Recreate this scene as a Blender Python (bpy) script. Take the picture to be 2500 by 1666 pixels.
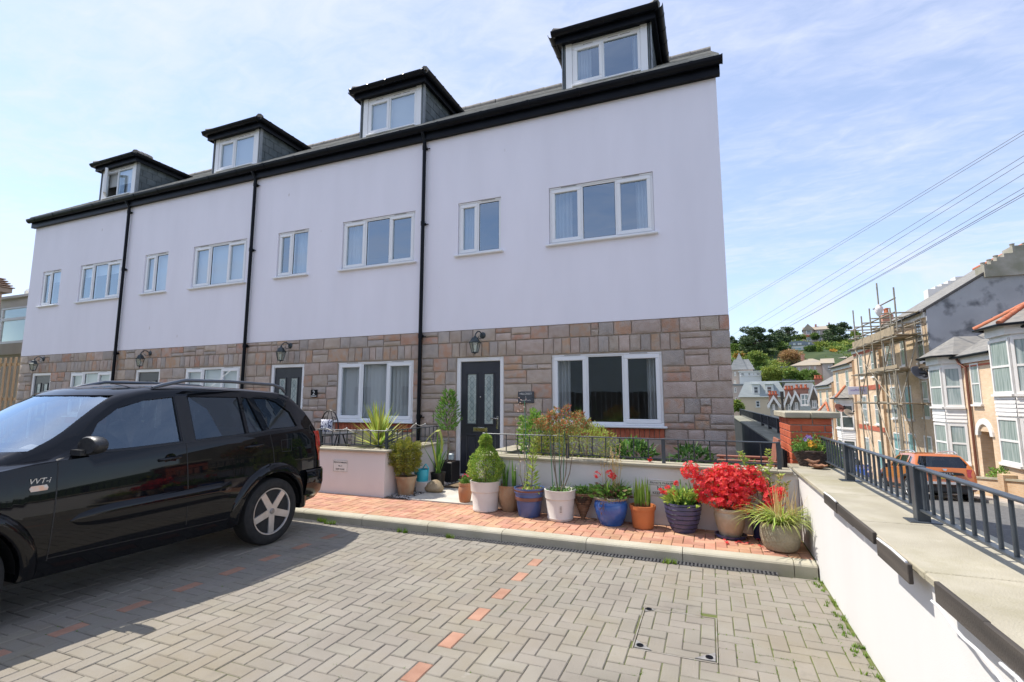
import bpy, bmesh, math, random
import numpy as np
from math import sin, cos, tan, pi, radians, sqrt, atan2, floor
from mathutils import Vector, Matrix
random.seed(7)
for o in list(bpy.data.objects): bpy.data.objects.remove(o)
SC = bpy.context.scene
COL = SC.collection
# ------------------------------------------------------------------ camera
EYE = 1.48
PITCH, YAW, FPX = radians(6.97), radians(21.65), 1203.0
cd = bpy.data.cameras.new('camera'); cam = bpy.data.objects.new('camera', cd); COL.objects.link(cam)
cd.sensor_width = 36.0; cd.lens = 36.0 * FPX / 2500.0; cd.clip_start = 0.05; cd.clip_end = 6000
cam.location = (0, 0, EYE); cam.rotation_euler = (pi / 2 + PITCH, 0, YAW)
SC.camera = cam
# ------------------------------------------------------------------ world, sun, exposure
SUN_EL, SUN_BACK = radians(58), radians(2.2)          # sun over the left end of the terrace, just behind the facade line
SUN_ROT = radians(270) + SUN_BACK
w = bpy.data.worlds.new('World'); SC.world = w; w.use_nodes = True
nt = w.node_tree; nt.nodes.clear()
def N(t, kind, **kw):
    n = t.nodes.new(kind)
    for k, v in kw.items(): setattr(n, k, v)
    return n
sky = N(nt, 'ShaderNodeTexSky', sky_type='NISHITA', sun_disc=False, sun_elevation=SUN_EL, sun_rotation=SUN_ROT,
        altitude=40, air_density=1.0, dust_density=0.35, ozone_density=2.6)
tc = N(nt, 'ShaderNodeTexCoord')
sep = N(nt, 'ShaderNodeSeparateXYZ'); nt.links.new(tc.outputs['Generated'], sep.inputs[0])
# thin high cloud: noise on a plane overhead (direction divided by its height)
hz = N(nt, 'ShaderNodeMath', operation='MAXIMUM'); nt.links.new(sep.outputs[2], hz.inputs[0]); hz.inputs[1].default_value = 0.20
dv = N(nt, 'ShaderNodeVectorMath', operation='DIVIDE'); cb = N(nt, 'ShaderNodeCombineXYZ')
for i in range(3): nt.links.new(hz.outputs[0], cb.inputs[i])
nt.links.new(tc.outputs['Generated'], dv.inputs[0]); nt.links.new(cb.outputs[0], dv.inputs[1])
mp = N(nt, 'ShaderNodeMapping'); mp.inputs['Scale'].default_value = (1.5, 2.4, 1.0); mp.inputs['Location'].default_value = (3.0, 1.2, 0); mp.inputs['Rotation'].default_value = (0, 0, radians(28))
nt.links.new(dv.outputs[0], mp.inputs[0])
n1 = N(nt, 'ShaderNodeTexNoise'); n1.inputs['Scale'].default_value = 0.42; n1.inputs['Detail'].default_value = 9; n1.inputs['Roughness'].default_value = 0.62; n1.inputs['Distortion'].default_value = 0.5
n2 = N(nt, 'ShaderNodeTexNoise'); n2.inputs['Scale'].default_value = 4.2; n2.inputs['Detail'].default_value = 7; n2.inputs['Roughness'].default_value = 0.6; n2.inputs['Distortion'].default_value = 0.8
for n in (n1, n2): nt.links.new(mp.outputs[0], n.inputs['Vector'])
ad = N(nt, 'ShaderNodeMath', operation='MULTIPLY_ADD'); nt.links.new(n2.outputs[0], ad.inputs[0]); ad.inputs[1].default_value = 0.34; nt.links.new(n1.outputs[0], ad.inputs[2])
mr = N(nt, 'ShaderNodeMapRange', interpolation_type='SMOOTHSTEP'); nt.links.new(ad.outputs[0], mr.inputs[0])
mr.inputs[1].default_value = 0.52; mr.inputs[2].default_value = 0.96; mr.inputs[3].default_value = 0.30; mr.inputs[4].default_value = 0.88
mx = N(nt, 'ShaderNodeMix', data_type='RGBA'); nt.links.new(mr.outputs[0], mx.inputs[0]); nt.links.new(sky.outputs[0], mx.inputs[6])
CLOUD = (3.7, 3.95, 5.0, 1)
mx.inputs[7].default_value = CLOUD
bg = N(nt, 'ShaderNodeBackground'); bg.inputs[1].default_value = 0.10; nt.links.new(mx.outputs[2], bg.inputs[0])
wo = N(nt, 'ShaderNodeOutputWorld'); nt.links.new(bg.outputs[0], wo.inputs[0])
sd = bpy.data.lights.new('sun', 'SUN'); sun = bpy.data.objects.new('sun', sd); COL.objects.link(sun)
sd.energy = 2.55; sd.angle = radians(0.55); sd.color = (1.0, 0.94, 0.85)
SUNV = Vector((-cos(SUN_EL) * cos(SUN_BACK), cos(SUN_EL) * sin(SUN_BACK), sin(SUN_EL)))
sun.rotation_euler = (-SUNV).to_track_quat('-Z', 'Y').to_euler(); sun.location = SUNV * 60
SC.view_settings.view_transform = 'Standard'; SC.view_settings.look = 'None'; SC.view_settings.gamma = 1.0
SC.view_settings.use_curve_mapping = False; SC.view_settings.exposure = 1.27
SC.render.engine = 'CYCLES'
# ------------------------------------------------------------------ helpers
CF = Vector((-sin(YAW) * cos(PITCH), cos(YAW) * cos(PITCH), sin(PITCH))); CR = Vector((cos(YAW), sin(YAW), 0)); CU = CR.cross(CF)
def ray(px, py): return CF + CR * ((px - 1250) / FPX) - CU * ((py - 833) / FPX)
def at(px, py, depth): return Vector((0, 0, EYE)) + ray(px, py) * depth      # depth measured along the view axis
def onX(px, py, X): d = ray(px, py); return Vector((0, 0, EYE)) + d * (X / d.x)
def onY(px, py, Y): d = ray(px, py); return Vector((0, 0, EYE)) + d * (Y / d.y)
def proj(p):
    d = Vector(p) - Vector((0, 0, EYE)); z = d.dot(CF)
    if z < .05: return None
    return 1250 + FPX * d.dot(CR) / z, 833 - FPX * d.dot(CU) / z, z
R = random.uniform
class MB:
    def __init__(s): s.v = []; s.f = []
    def add(s, vs, fs, M=None):
        o = len(s.v)
        s.v += [tuple(M @ Vector(p)) if M else tuple(p) for p in vs]
        s.f += [tuple(i + o for i in f) for f in fs]; return s
    def box(s, x0, x1, y0, y1, z0, z1, M=None):
        return s.add([(x0, y0, z0), (x1, y0, z0), (x1, y1, z0), (x0, y1, z0), (x0, y0, z1), (x1, y0, z1), (x1, y1, z1), (x0, y1, z1)],
                     [(3, 2, 1, 0), (4, 5, 6, 7), (0, 1, 5, 4), (1, 2, 6, 5), (2, 3, 7, 6), (3, 0, 4, 7)], M)
    def cbox(s, x0, x1, y0, y1, z0, z1, c=.01, M=None):
        """box with all edges chamfered"""
        vs = []; idx = {}
        X, Y, Z = (x0, x1), (y0, y1), (z0, z1)
        for a in (0, 1):
            for b in (0, 1):
                for d in (0, 1):
                    sx, sy, sz = (c, -c)[a], (c, -c)[b], (c, -c)[d]
                    for k, p in enumerate(((X[a], Y[b] + sy, Z[d] + sz), (X[a] + sx, Y[b], Z[d] + sz), (X[a] + sx, Y[b] + sy, Z[d]))):
                        idx[(a, b, d, k)] = len(vs); vs.append(p)
        g = lambda *t: idx[t]
        f = []
        for e in (0, 1):
            q = [g(e, 0, 0, 0), g(e, 1, 0, 0), g(e, 1, 1, 0), g(e, 0, 1, 0)]; f.append(q if e else q[::-1])
            q = [g(0, e, 0, 1), g(1, e, 0, 1), g(1, e, 1, 1), g(0, e, 1, 1)]; f.append(q[::-1] if e else q)
            q = [g(0, 0, e, 2), g(1, 0, e, 2), g(1, 1, e, 2), g(0, 1, e, 2)]; f.append(q if e else q[::-1])
        for a in (0, 1):
            for b in (0, 1):
                q = [g(a, b, 0, 0), g(a, b, 1, 0), g(a, b, 1, 1), g(a, b, 0, 1)]; f.append(q if a == b else q[::-1])
                q = [g(a, 0, b, 0), g(a, 1, b, 0), g(a, 1, b, 2), g(a, 0, b, 2)]; f.append(q if a != b else q[::-1])
                q = [g(0, a, b, 1), g(1, a, b, 1), g(1, a, b, 2), g(0, a, b, 2)]; f.append(q if a == b else q[::-1])
                for d in (0, 1):
                    q = [g(a, b, d, 0), g(a, b, d, 1), g(a, b, d, 2)]; f.append(q if (a + b + d) % 2 else q[::-1])
        return s.add(vs, f, M)
    def tube(s, pts, r, n=6, caps=True, M=None):
        pts = [Vector(p) for p in pts]; rr = r if isinstance(r, (list, tuple)) else [r] * len(pts)
        vs = []; fs = []; up = None
        for i, p in enumerate(pts):
            t = (pts[min(i + 1, len(pts) - 1)] - pts[max(i - 1, 0)])
            if t.length < 1e-9: t = Vector((0, 0, 1))
            t.normalize()
            if up is None:
                up = t.orthogonal().normalized()
            else:
                up = up - t * up.dot(t)
                up = up.normalized() if up.length > 1e-6 else t.orthogonal().normalized()
            b = t.cross(up)
            for k in range(n):
                a = 2 * pi * k / n; vs.append(p + (up * cos(a) + b * sin(a)) * rr[i])
        for i in range(len(pts) - 1):
            for k in range(n):
                a, b2 = i * n + k, i * n + (k + 1) % n; fs.append((a, b2, b2 + n, a + n))
        if caps: fs.append(tuple(range(n))[::-1]); fs.append(tuple(range((len(pts) - 1) * n, len(pts) * n)))
        return s.add(vs, fs, M)
    def lathe(s, prof, n=28, c=(0, 0, 0), M=None, sq=None):
        vs = []; fs = []
        for r, z in prof:
            for k in range(n):
                a = 2 * pi * k / n; vs.append((c[0] + r * cos(a), c[1] + r * sin(a), c[2] + z))
        for i in range(len(prof) - 1):
            for k in range(n):
                a, b = i * n + k, i * n + (k + 1) % n; fs.append((a, b, b + n, a + n))
        if prof[0][0] > 1e-6: fs.append(tuple(range(n))[::-1])
        if prof[-1][0] > 1e-6: fs.append(tuple(range((len(prof) - 1) * n, len(prof) * n)))
        return s.add(vs, fs, M)
    def prism(s, poly, a, b, ax='y', M=None):
        """polygon extruded from a to b along an axis; poly in the other two axes (x: y,z  y: x,z  z: x,y)"""
        P = {'x': lambda p, t: (t, p[0], p[1]), 'y': lambda p, t: (p[0], t, p[1]), 'z': lambda p, t: (p[0], p[1], t)}[ax]
        n = len(poly); vs = [P(p, a) for p in poly] + [P(p, b) for p in poly]
        fs = [tuple(range(n))[::-1], tuple(range(n, 2 * n))] + [(i, (i + 1) % n, n + (i + 1) % n, n + i) for i in range(n)]
        return s.add(vs, fs, M)
    def quad(s, *p): return s.add(p, [tuple(range(len(p)))])
    def xf(s, M): s.v = [tuple(M @ Vector(p)) for p in s.v]; return s
    def build(s, name, mat, parent=None, smooth=None, kind=None):
        me = bpy.data.meshes.new(name); me.from_pydata(s.v, [], s.f)
        me.validate()
        bm = bmesh.new(); bm.from_mesh(me)
        if len(s.f) < 60000 and smooth != 'raw': bmesh.ops.recalc_face_normals(bm, faces=bm.faces)
        bm.to_mesh(me); bm.free()
        if smooth and smooth != 'raw':
            me.shade_smooth(); me.set_sharp_from_angle(angle=radians(smooth if smooth > 1 else 35))
        return link(name, me, mat, parent, kind)
BASE = {}
def link(name, me, mat, parent=None, kind=None, loc=None, scale=None):
    o = bpy.data.objects.new(name, me); COL.objects.link(o)
    if mat is not None and not (me.materials and me.materials[0]): me.materials.append(mat)
    if parent is not None:
        o.parent = parent
        if parent.name in BASE: o.matrix_parent_inverse = Matrix.Translation(-BASE[parent.name])
    if loc is not None: o.location = loc
    if scale is not None: o.scale = scale
    if kind: o['kind'] = kind
    return o
def tag(o, label=None, cat=None, group=None, kind=None):
    if label: o['label'] = label
    if cat: o['category'] = cat
    if group: o['group'] = group
    if kind: o['kind'] = kind
    return o
def thing(name, loc, label, cat, group=None, kind=None):
    o = bpy.data.objects.new(name, None); COL.objects.link(o); o.empty_display_size = .1
    o.location = loc; BASE[o.name] = Vector(loc)
    return tag(o, label, cat, group, kind)
def grp(name, parent):
    """a part that only gathers sub-parts"""
    o = bpy.data.objects.new(name, None); COL.objects.link(o); o.parent = parent; o.empty_display_size = .1
    if parent.name in BASE: o.matrix_parent_inverse = Matrix.Translation(-BASE[parent.name])
    return o
def text(name, body, size, M, mat, parent, ext=.001, align='CENTER', shear=0):
    c = bpy.data.curves.new(name, 'FONT'); c.body = body; c.size = size; c.extrude = ext; c.align_x = align; c.align_y = 'CENTER'; c.shear = shear; c.resolution_u = 3
    t = bpy.data.objects.new('tmp', c); COL.objects.link(t)
    dg = bpy.context.evaluated_depsgraph_get(); me = bpy.data.meshes.new_from_object(t.evaluated_get(dg))
    bpy.data.objects.remove(t); me.transform(M); me.name = name
    return link(name, me, mat, parent)
# ------------------------------------------------------------------ materials
MATS = {}
def M_(name, c, rough=.7, c2=None, scale=6., var=0., bump=0., bscale=40., metal=0., spec=.5, coat=0., rnd=0., dist=.0, detail=6, mixr=(.35, .65),
       hue=0., trans=0., sheen=0., stretch=(1, 1, 1), emit=None):
    """principled material with world-space noise colour, random value per piece and fine relief"""
    if name in MATS: return MATS[name]
    m = bpy.data.materials.new(name); m.use_nodes = True; t = m.node_tree; t.nodes.clear()
    out = N(t, 'ShaderNodeOutputMaterial'); b = N(t, 'ShaderNodeBsdfPrincipled'); L = t.links.new
    b.inputs['Roughness'].default_value = rough; b.inputs['Metallic'].default_value = metal; b.inputs['Specular IOR Level'].default_value = spec
    b.inputs['Coat Weight'].default_value = coat; b.inputs['Coat Roughness'].default_value = .03
    geo = N(t, 'ShaderNodeNewGeometry'); mp = N(t, 'ShaderNodeMapping'); mp.inputs['Scale'].default_value = stretch; L(geo.outputs['Position'], mp.inputs[0])
    col = None
    if c2 is not None:
        n = N(t, 'ShaderNodeTexNoise'); n.inputs['Scale'].default_value = scale; n.inputs['Detail'].default_value = detail; n.inputs['Distortion'].default_value = dist
        L(mp.outputs[0], n.inputs['Vector'])
        r = N(t, 'ShaderNodeMapRange'); L(n.outputs[0], r.inputs[0]); r.inputs[1].default_value, r.inputs[2].default_value = mixr
        x = N(t, 'ShaderNodeMix', data_type='RGBA'); L(r.outputs[0], x.inputs[0]); x.inputs[6].default_value = (*c, 1); x.inputs[7].default_value = (*c2, 1); col = x.outputs[2]
    else:
        x = N(t, 'ShaderNodeRGB'); x.outputs[0].default_value = (*c, 1); col = x.outputs[0]
    if rnd or hue:
        oi = N(t, 'ShaderNodeObjectInfo'); s = N(t, 'ShaderNodeMath', operation='ADD'); L(oi.outputs['Random'], s.inputs[0]); L(geo.outputs['Random Per Island'], s.inputs[1])
        fr = N(t, 'ShaderNodeMath', operation='FRACT'); L(s.outputs[0], fr.inputs[0])
        h = N(t, 'ShaderNodeHueSaturation'); L(col, h.inputs['Color'])
        a = N(t, 'ShaderNodeMapRange'); L(fr.outputs[0], a.inputs[0]); a.inputs[3].default_value = 1 - rnd; a.inputs[4].default_value = 1 + rnd; L(a.outputs[0], h.inputs['Value'])
        if hue:
            f2 = N(t, 'ShaderNodeMath', operation='MULTIPLY'); L(fr.outputs[0], f2.inputs[0]); f2.inputs[1].default_value = 7.31
            f3 = N(t, 'ShaderNodeMath', operation='FRACT'); L(f2.outputs[0], f3.inputs[0])
            a2 = N(t, 'ShaderNodeMapRange'); L(f3.outputs[0], a2.inputs[0]); a2.inputs[3].default_value = .5 - hue; a2.inputs[4].default_value = .5 + hue; L(a2.outputs[0], h.inputs['Hue'])
        col = h.outputs[0]
    if var:
        n = N(t, 'ShaderNodeTexNoise'); n.inputs['Scale'].default_value = scale * .31; n.inputs['Detail'].default_value = 5; L(mp.outputs[0], n.inputs['Vector'])
        r = N(t, 'ShaderNodeMapRange'); L(n.outputs[0], r.inputs[0]); r.inputs[1].default_value = .3; r.inputs[2].default_value = .7; r.inputs[3].default_value = 1 - var; r.inputs[4].default_value = 1 + var
        h = N(t, 'ShaderNodeHueSaturation'); L(col, h.inputs['Color']); L(r.outputs[0], h.inputs['Value']); col = h.outputs[0]
    L(col, b.inputs['Base Color'])
    if bump:
        n = N(t, 'ShaderNodeTexNoise'); n.inputs['Scale'].default_value = bscale; n.inputs['Detail'].default_value = 5; L(geo.outputs['Position'], n.inputs['Vector'])
        bp = N(t, 'ShaderNodeBump'); bp.inputs['Strength'].default_value = bump; bp.inputs['Distance'].default_value = .02; L(n.outputs[0], bp.inputs['Height']); L(bp.outputs[0], b.inputs['Normal'])
    sh = b.outputs[0]
    if trans:
        tr = N(t, 'ShaderNodeBsdfTranslucent'); L(col, tr.inputs[0]); ms = N(t, 'ShaderNodeMixShader'); ms.inputs[0].default_value = trans; L(sh, ms.inputs[1]); L(tr.outputs[0], ms.inputs[2]); sh = ms.outputs[0]
    L(sh, out.inputs[0]); MATS[name] = m
    return m
def glass(name, tint=(.80, .87, .90), ior=1.6, rough=.0, base=.24, wav=0.):
    """thin pane: clear seen straight on, mirror-like at an angle"""
    if name in MATS: return MATS[name]
    m = bpy.data.materials.new(name); m.use_nodes = True; t = m.node_tree; t.nodes.clear(); L = t.links.new
    out = N(t, 'ShaderNodeOutputMaterial'); tr = N(t, 'ShaderNodeBsdfTransparent'); tr.inputs[0].default_value = (*tint, 1)
    g = N(t, 'ShaderNodeBsdfGlossy'); g.inputs['Roughness'].default_value = rough; g.inputs[0].default_value = (.74, .88, 1, 1)
    f = N(t, 'ShaderNodeLayerWeight'); f.inputs[0].default_value = .5; pw = N(t, 'ShaderNodeMath', operation='POWER'); L(f.outputs['Facing'], pw.inputs[0]); pw.inputs[1].default_value = 4.
    f0 = ((ior - 1) / (ior + 1)) ** 2 + base; a = N(t, 'ShaderNodeMath', operation='MULTIPLY_ADD', use_clamp=True); L(pw.outputs[0], a.inputs[0]); a.inputs[1].default_value = 1 - f0; a.inputs[2].default_value = f0
    if wav:
        geo = N(t, 'ShaderNodeNewGeometry'); n = N(t, 'ShaderNodeTexNoise'); n.inputs['Scale'].default_value = 1.3; L(geo.outputs['Position'], n.inputs['Vector'])
        bp = N(t, 'ShaderNodeBump'); bp.inputs['Strength'].default_value = wav; bp.inputs['Distance'].default_value = .02; L(n.outputs[0], bp.inputs['Height']); L(bp.outputs[0], g.inputs['Normal'])
    x = N(t, 'ShaderNodeMixShader'); L(a.outputs[0], x.inputs[0]); L(tr.outputs[0], x.inputs[1]); L(g.outputs[0], x.inputs[2]); L(x.outputs[0], out.inputs[0])
    MATS[name] = m; return m
def render_mat(name, c, marks=True):
    """painted render: soft weathering, fine grain, a few rust-brown drips"""
    m = M_(name, c, .85, c2=tuple(k * .965 for k in c), scale=2.0, var=.025, bump=.12, bscale=260, stretch=(1.5, 1.5, .35), mixr=(.42, .75))
    if marks:
        t = m.node_tree; L = t.links.new; b = [n for n in t.nodes if n.type == 'BSDF_PRINCIPLED'][0]; src = b.inputs['Base Color'].links[0].from_socket
        geo = N(t, 'ShaderNodeNewGeometry'); mp = N(t, 'ShaderNodeMapping'); mp.inputs['Scale'].default_value = (2.6, 2.6, .75); L(geo.outputs['Position'], mp.inputs[0])
        v = N(t, 'ShaderNodeTexVoronoi'); v.inputs['Scale'].default_value = 1.0; v.inputs['Randomness'].default_value = 1; L(mp.outputs[0], v.inputs['Vector'])
        ns = N(t, 'ShaderNodeTexNoise'); ns.inputs['Scale'].default_value = 26; L(geo.outputs['Position'], ns.inputs['Vector'])
        s = N(t, 'ShaderNodeMath', operation='MULTIPLY_ADD'); L(ns.outputs[0], s.inputs[0]); s.inputs[1].default_value = .05; L(v.outputs['Distance'], s.inputs[2])
        r = N(t, 'ShaderNodeMapRange'); L(s.outputs[0], r.inputs[0]); r.inputs[1].default_value = .045; r.inputs[2].default_value = .062; r.inputs[3].default_value = .55; r.inputs[4].default_value = 0
        x = N(t, 'ShaderNodeMix', data_type='RGBA'); L(r.outputs[0], x.inputs[0]); L(src, x.inputs[6]); x.inputs[7].default_value = (.30, .22, .17, 1); L(x.outputs[2], b.inputs['Base Color'])
    return m
def brick_mat(name, c1, c2, mortar, bw=.22, bh=.075, axes='yz', gap=.008):
    """distant brickwork, too fine to pick apart"""
    if name in MATS: return MATS[name]
    m = bpy.data.materials.new(name); m.use_nodes = True; t = m.node_tree; L = t.links.new
    b = t.nodes['Principled BSDF']; b.inputs['Roughness'].default_value = .85
    geo = N(t, 'ShaderNodeNewGeometry'); sp = N(t, 'ShaderNodeSeparateXYZ'); L(geo.outputs['Position'], sp.inputs[0]); cbx = N(t, 'ShaderNodeCombineXYZ')
    s = N(t, 'ShaderNodeMath', operation='ADD'); L(sp.outputs[0], s.inputs[0]); L(sp.outputs[1], s.inputs[1])
    L(s.outputs[0], cbx.inputs[0]); L(sp.outputs[2], cbx.inputs[1])
    k = N(t, 'ShaderNodeTexBrick'); L(cbx.outputs[0], k.inputs[0]); k.inputs['Scale'].default_value = 1; k.inputs['Brick Width'].default_value = bw; k.inputs['Row Height'].default_value = bh
    k.inputs['Mortar Size'].default_value = gap; k.inputs['Mortar Smooth'].default_value = .2; k.inputs['Color1'].default_value = (*c1, 1); k.inputs['Color2'].default_value = (*c2, 1); k.inputs['Mortar'].default_value = (*mortar, 1)
    n = N(t, 'ShaderNodeTexNoise'); n.inputs['Scale'].default_value = .8; n.inputs['Detail'].default_value = 6; L(geo.outputs['Position'], n.inputs['Vector'])
    r = N(t, 'ShaderNodeMapRange'); L(n.outputs[0], r.inputs[0]); r.inputs[1].default_value = .3; r.inputs[2].default_value = .7; r.inputs[3].default_value = .8; r.inputs[4].default_value = 1.12
    h = N(t, 'ShaderNodeHueSaturation'); L(k.outputs[0], h.inputs['Color']); L(r.outputs[0], h.inputs['Value']); L(h.outputs[0], b.inputs['Base Color'])
    bp = N(t, 'ShaderNodeBump'); bp.inputs['Strength'].default_value = .35; bp.inputs['Distance'].default_value = .01; bp.invert = True; L(k.outputs[1], bp.inputs['Height']); L(bp.outputs[0], b.inputs['Normal'])
    MATS[name] = m; return m
WHITE = M_('upvc', (.80, .81, .82), .35, bump=.02, bscale=8, spec=.5)
BLACKP = M_('black_plastic', (.004, .005, .008), .34, c2=(.007, .0085, .012), scale=3, bump=.05, bscale=60, spec=.14)
RAILM = M_('rail_paint', (.045, .055, .066), .38, c2=(.07, .083, .098), scale=9, metal=.2, bump=.1, bscale=90)
PANE = glass('window_glass', wav=.05)
SOIL = M_('soil', (.035, .025, .018), .95, c2=(.07, .05, .035), scale=40, bump=.9, bscale=60)
# ================================================================== terrain, street
def street_z(Y):
    """the street falls away at about one in ten, then the ground rises into the wooded hill"""
    xs = [-60, 0, 21.4, 60, 78, 92, 108, 125, 140, 160, 185, 230, 400, 2500]
    zs = [3.2, .24, -1.9, -5.8, -8.6, -10.5, -6., 3.0, 9.0, 15.5, 20.5, 24., 14, 0]
    return float(np.interp(Y, xs, zs))
ASPH = M_('asphalt', (.10, .098, .095), .9, c2=(.15, .147, .14), scale=14, var=.12, bump=.5, bscale=160)
GRASS = M_('hillside', (.03, .055, .015), .95, c2=(.06, .085, .025), scale=.25, var=.2, bump=.6, bscale=3)
mb = MB(); xs = [-1500, -400, -120, -40, -20, 1.2, 1.4, 6, 12, 18, 30, 45, 70, 110, 400, 1500]; ys = [-400, -60, -30, -12, 0, 8, 16] + list(range(20, 240, 6)) + [260, 320, 420, 700, 2500]
for j, Y in enumerate(ys):
    for i, X in enumerate(xs):
        z = street_z(Y) - .02
        if X < 1.3: z = min(z, -.22) if Y < 30 else z
        if X > 20 and Y < 100: z += 0
        z += (sin(X * .13 + Y * .07) * 1.2 if Y > 100 and abs(X) < 300 else 0)
        mb.v.append((X, Y, z))
nx = len(xs)
for j in range(len(ys) - 1):
    for i in range(nx - 1): mb.f.append((j * nx + i, j * nx + i + 1, (j + 1) * nx + i + 1, (j + 1) * nx + i))
tag(mb.build('ground', GRASS), 'grassy ground falling along the street and rising into the far hill', kind='structure')
def strip(x0, x1, dz, name, mat, label, y0=-20, y1=66, n=30, h=0.):
    mb = MB(); Y = np.linspace(y0, y1, n)
    for y in Y:
        z = street_z(y) + dz; mb.v += [(x0, y, z - h), (x0, y, z), (x1, y, z), (x1, y, z - h)]
    for j in range(n - 1):
        for k in range(3): a = j * 4 + k; mb.f.append((a, a + 1, a + 5, a + 4))
    return tag(mb.build(name, mat), label, kind='structure')
strip(1.45, 8.55, .02, 'road', ASPH, 'grey asphalt street sloping down past the terrace')
PAVE = M_('pavement_concrete', (.36, .31, .26), .9, c2=(.46, .40, .33), scale=3, var=.1, bump=.3, bscale=80)
strip(8.70, 10.3, .13, 'pavement', PAVE, 'buff pavement along the far side of the sloping street', h=.3)
strip(8.55, 8.70, .12, 'kerb', M_('street_kerb', (.40, .37, .32), .85, c2=(.3, .28, .25), scale=5), 'pale kerb edging the street pavement', h=.3)
strip(1.30, 1.45, .06, 'wall_footing', M_('street_kerb', (.4, .37, .32)), 'strip of concrete footing along the boundary wall', h=.6)
# ================================================================== courtyard block paving
def herring(x0, x1, y0, y1, ox, oy, u=.1):
    out = []; i0, i1 = floor((x0 - ox) / u) - 2, floor((x1 - ox) / u) + 2; j0, j1 = floor((y0 - oy) / u) - 2, floor((y1 - oy) / u) + 2
    for i in range(i0, i1 + 1):
        for j in range(j0, j1 + 1):
            v = (i - j) % 4
            if v == 0: a = (ox + i * u, ox + (i + 2) * u, oy + j * u, oy + (j + 1) * u)
            elif v == 3: a = (ox + i * u, ox + (i + 1) * u, oy + j * u, oy + (j + 2) * u)
            else: continue
            b = (max(a[0], x0), min(a[1], x1), max(a[2], y0), min(a[3], y1))
            if b[1] - b[0] > .022 and b[3] - b[2] > .022: out.append((b, v == 3, i, j))
    return out
def paver_mesh(w, h, t=.06, c=.005, g=.0022):
    """one block: sides, chamfer and top, centred, top at z = 0"""
    a, b = w / 2 - g, h / 2 - g; v = []
    for z, k in ((-t, 0), (-c, 0), (0, c)):
        v += [(-a + k, -b + k, z), (a - k, -b + k, z), (a - k, b - k, z), (-a + k, b - k, z)]
    f = [(8, 9, 10, 11)]
    for l in (0, 4):
        for k in range(4): f.append((l + k, l + (k + 1) % 4, l + 4 + (k + 1) % 4, l + 4 + k))
    return v, f
PCACHE = {}
def paver_data(w, h, mat, key):
    k = (round(w, 3), round(h, 3), key)
    if k not in PCACHE:
        v, f = paver_mesh(w, h); me = bpy.data.meshes.new('brick'); me.from_pydata(v, [], f); me.materials.append(mat); PCACHE[k] = me
    return PCACHE[k]
def moss_mat(name, sand, green):
    """jointing sand with moss creeping in"""
    m = M_(name, sand, .95, c2=tuple(k * .55 for k in sand), scale=9, bump=.8, bscale=120); t = m.node_tree; L = t.links.new
    b = [n for n in t.nodes if n.type == 'BSDF_PRINCIPLED'][0]; src = b.inputs['Base Color'].links[0].from_socket
    geo = N(t, 'ShaderNodeNewGeometry'); n = N(t, 'ShaderNodeTexNoise'); n.inputs['Scale'].default_value = 1.7; n.inputs['Detail'].default_value = 8; n.inputs['Roughness'].default_value = .7; L(geo.outputs['Position'], n.inputs['Vector'])
    sp = N(t, 'ShaderNodeSeparateXYZ'); L(geo.outputs['Position'], sp.inputs[0]); damp = N(t, 'ShaderNodeMapRange'); L(sp.outputs[0], damp.inputs[0]); damp.inputs[1].default_value = -1.6; damp.inputs[2].default_value = .8; damp.inputs[3].default_value = -.03; damp.inputs[4].default_value = .16   # moss thickest by the damp boundary wall
    sm = N(t, 'ShaderNodeMath', operation='ADD'); L(n.outputs[0], sm.inputs[0]); L(damp.outputs[0], sm.inputs[1])
    r = N(t, 'ShaderNodeMapRange'); L(sm.outputs[0], r.inputs[0]); r.inputs[1].default_value = .47; r.inputs[2].default_value = .60
    x = N(t, 'ShaderNodeMix', data_type='RGBA'); L(r.outputs[0], x.inputs[0]); L(src, x.inputs[6]); x.inputs[7].default_value = (*green, 1); L(x.outputs[2], b.inputs['Base Color']); return m
def paving(parent, rects, z, mat, redmat, isred, key, nmax, stuffname, rough=.0022):
    """largest-looking blocks as single objects, the rest joined"""
    vis = []
    for r in rects:
        b = r[0]; c = ((b[0] + b[1]) / 2, (b[2] + b[3]) / 2, z); q = proj(c)
        ok = q is not None and -60 < q[0] < 2560 and -60 < q[1] < 1730
        vis.append((0 if ok else 1, q[2] if q else 99, r, c))
    vis.sort(key=lambda t: (t[0], t[1])); rest = {False: MB(), True: MB()}
    for n, (nv, d, r, c) in enumerate(vis):
        b = r[0]; red = isred(r); mt = redmat if red else mat; dz = R(-rough, rough)
        if n < nmax and nv == 0:
            o = link('brick', paver_data(b[1] - b[0], b[3] - b[2], mt, key + str(red)), None, parent, loc=(c[0], c[1], z + dz))
            o.rotation_euler = (R(-.006, .006), R(-.006, .006), R(-.008, .008))
        else:
            v, f = paver_mesh(b[1] - b[0], b[3] - b[2]); rest[red].add([(p[0] + c[0], p[1] + c[1], p[2] + z + dz) for p in v], f)
    for red in rest:
        if rest[red].v: rest[red].build(stuffname, redmat if red else mat, parent, smooth='raw', kind='stuff')
PAVER = M_('grey_paver', (.235, .212, .175), .88, c2=(.272, .248, .206), scale=2.6, var=.13, bump=.4, bscale=130, rnd=.055, hue=.008)
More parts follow.
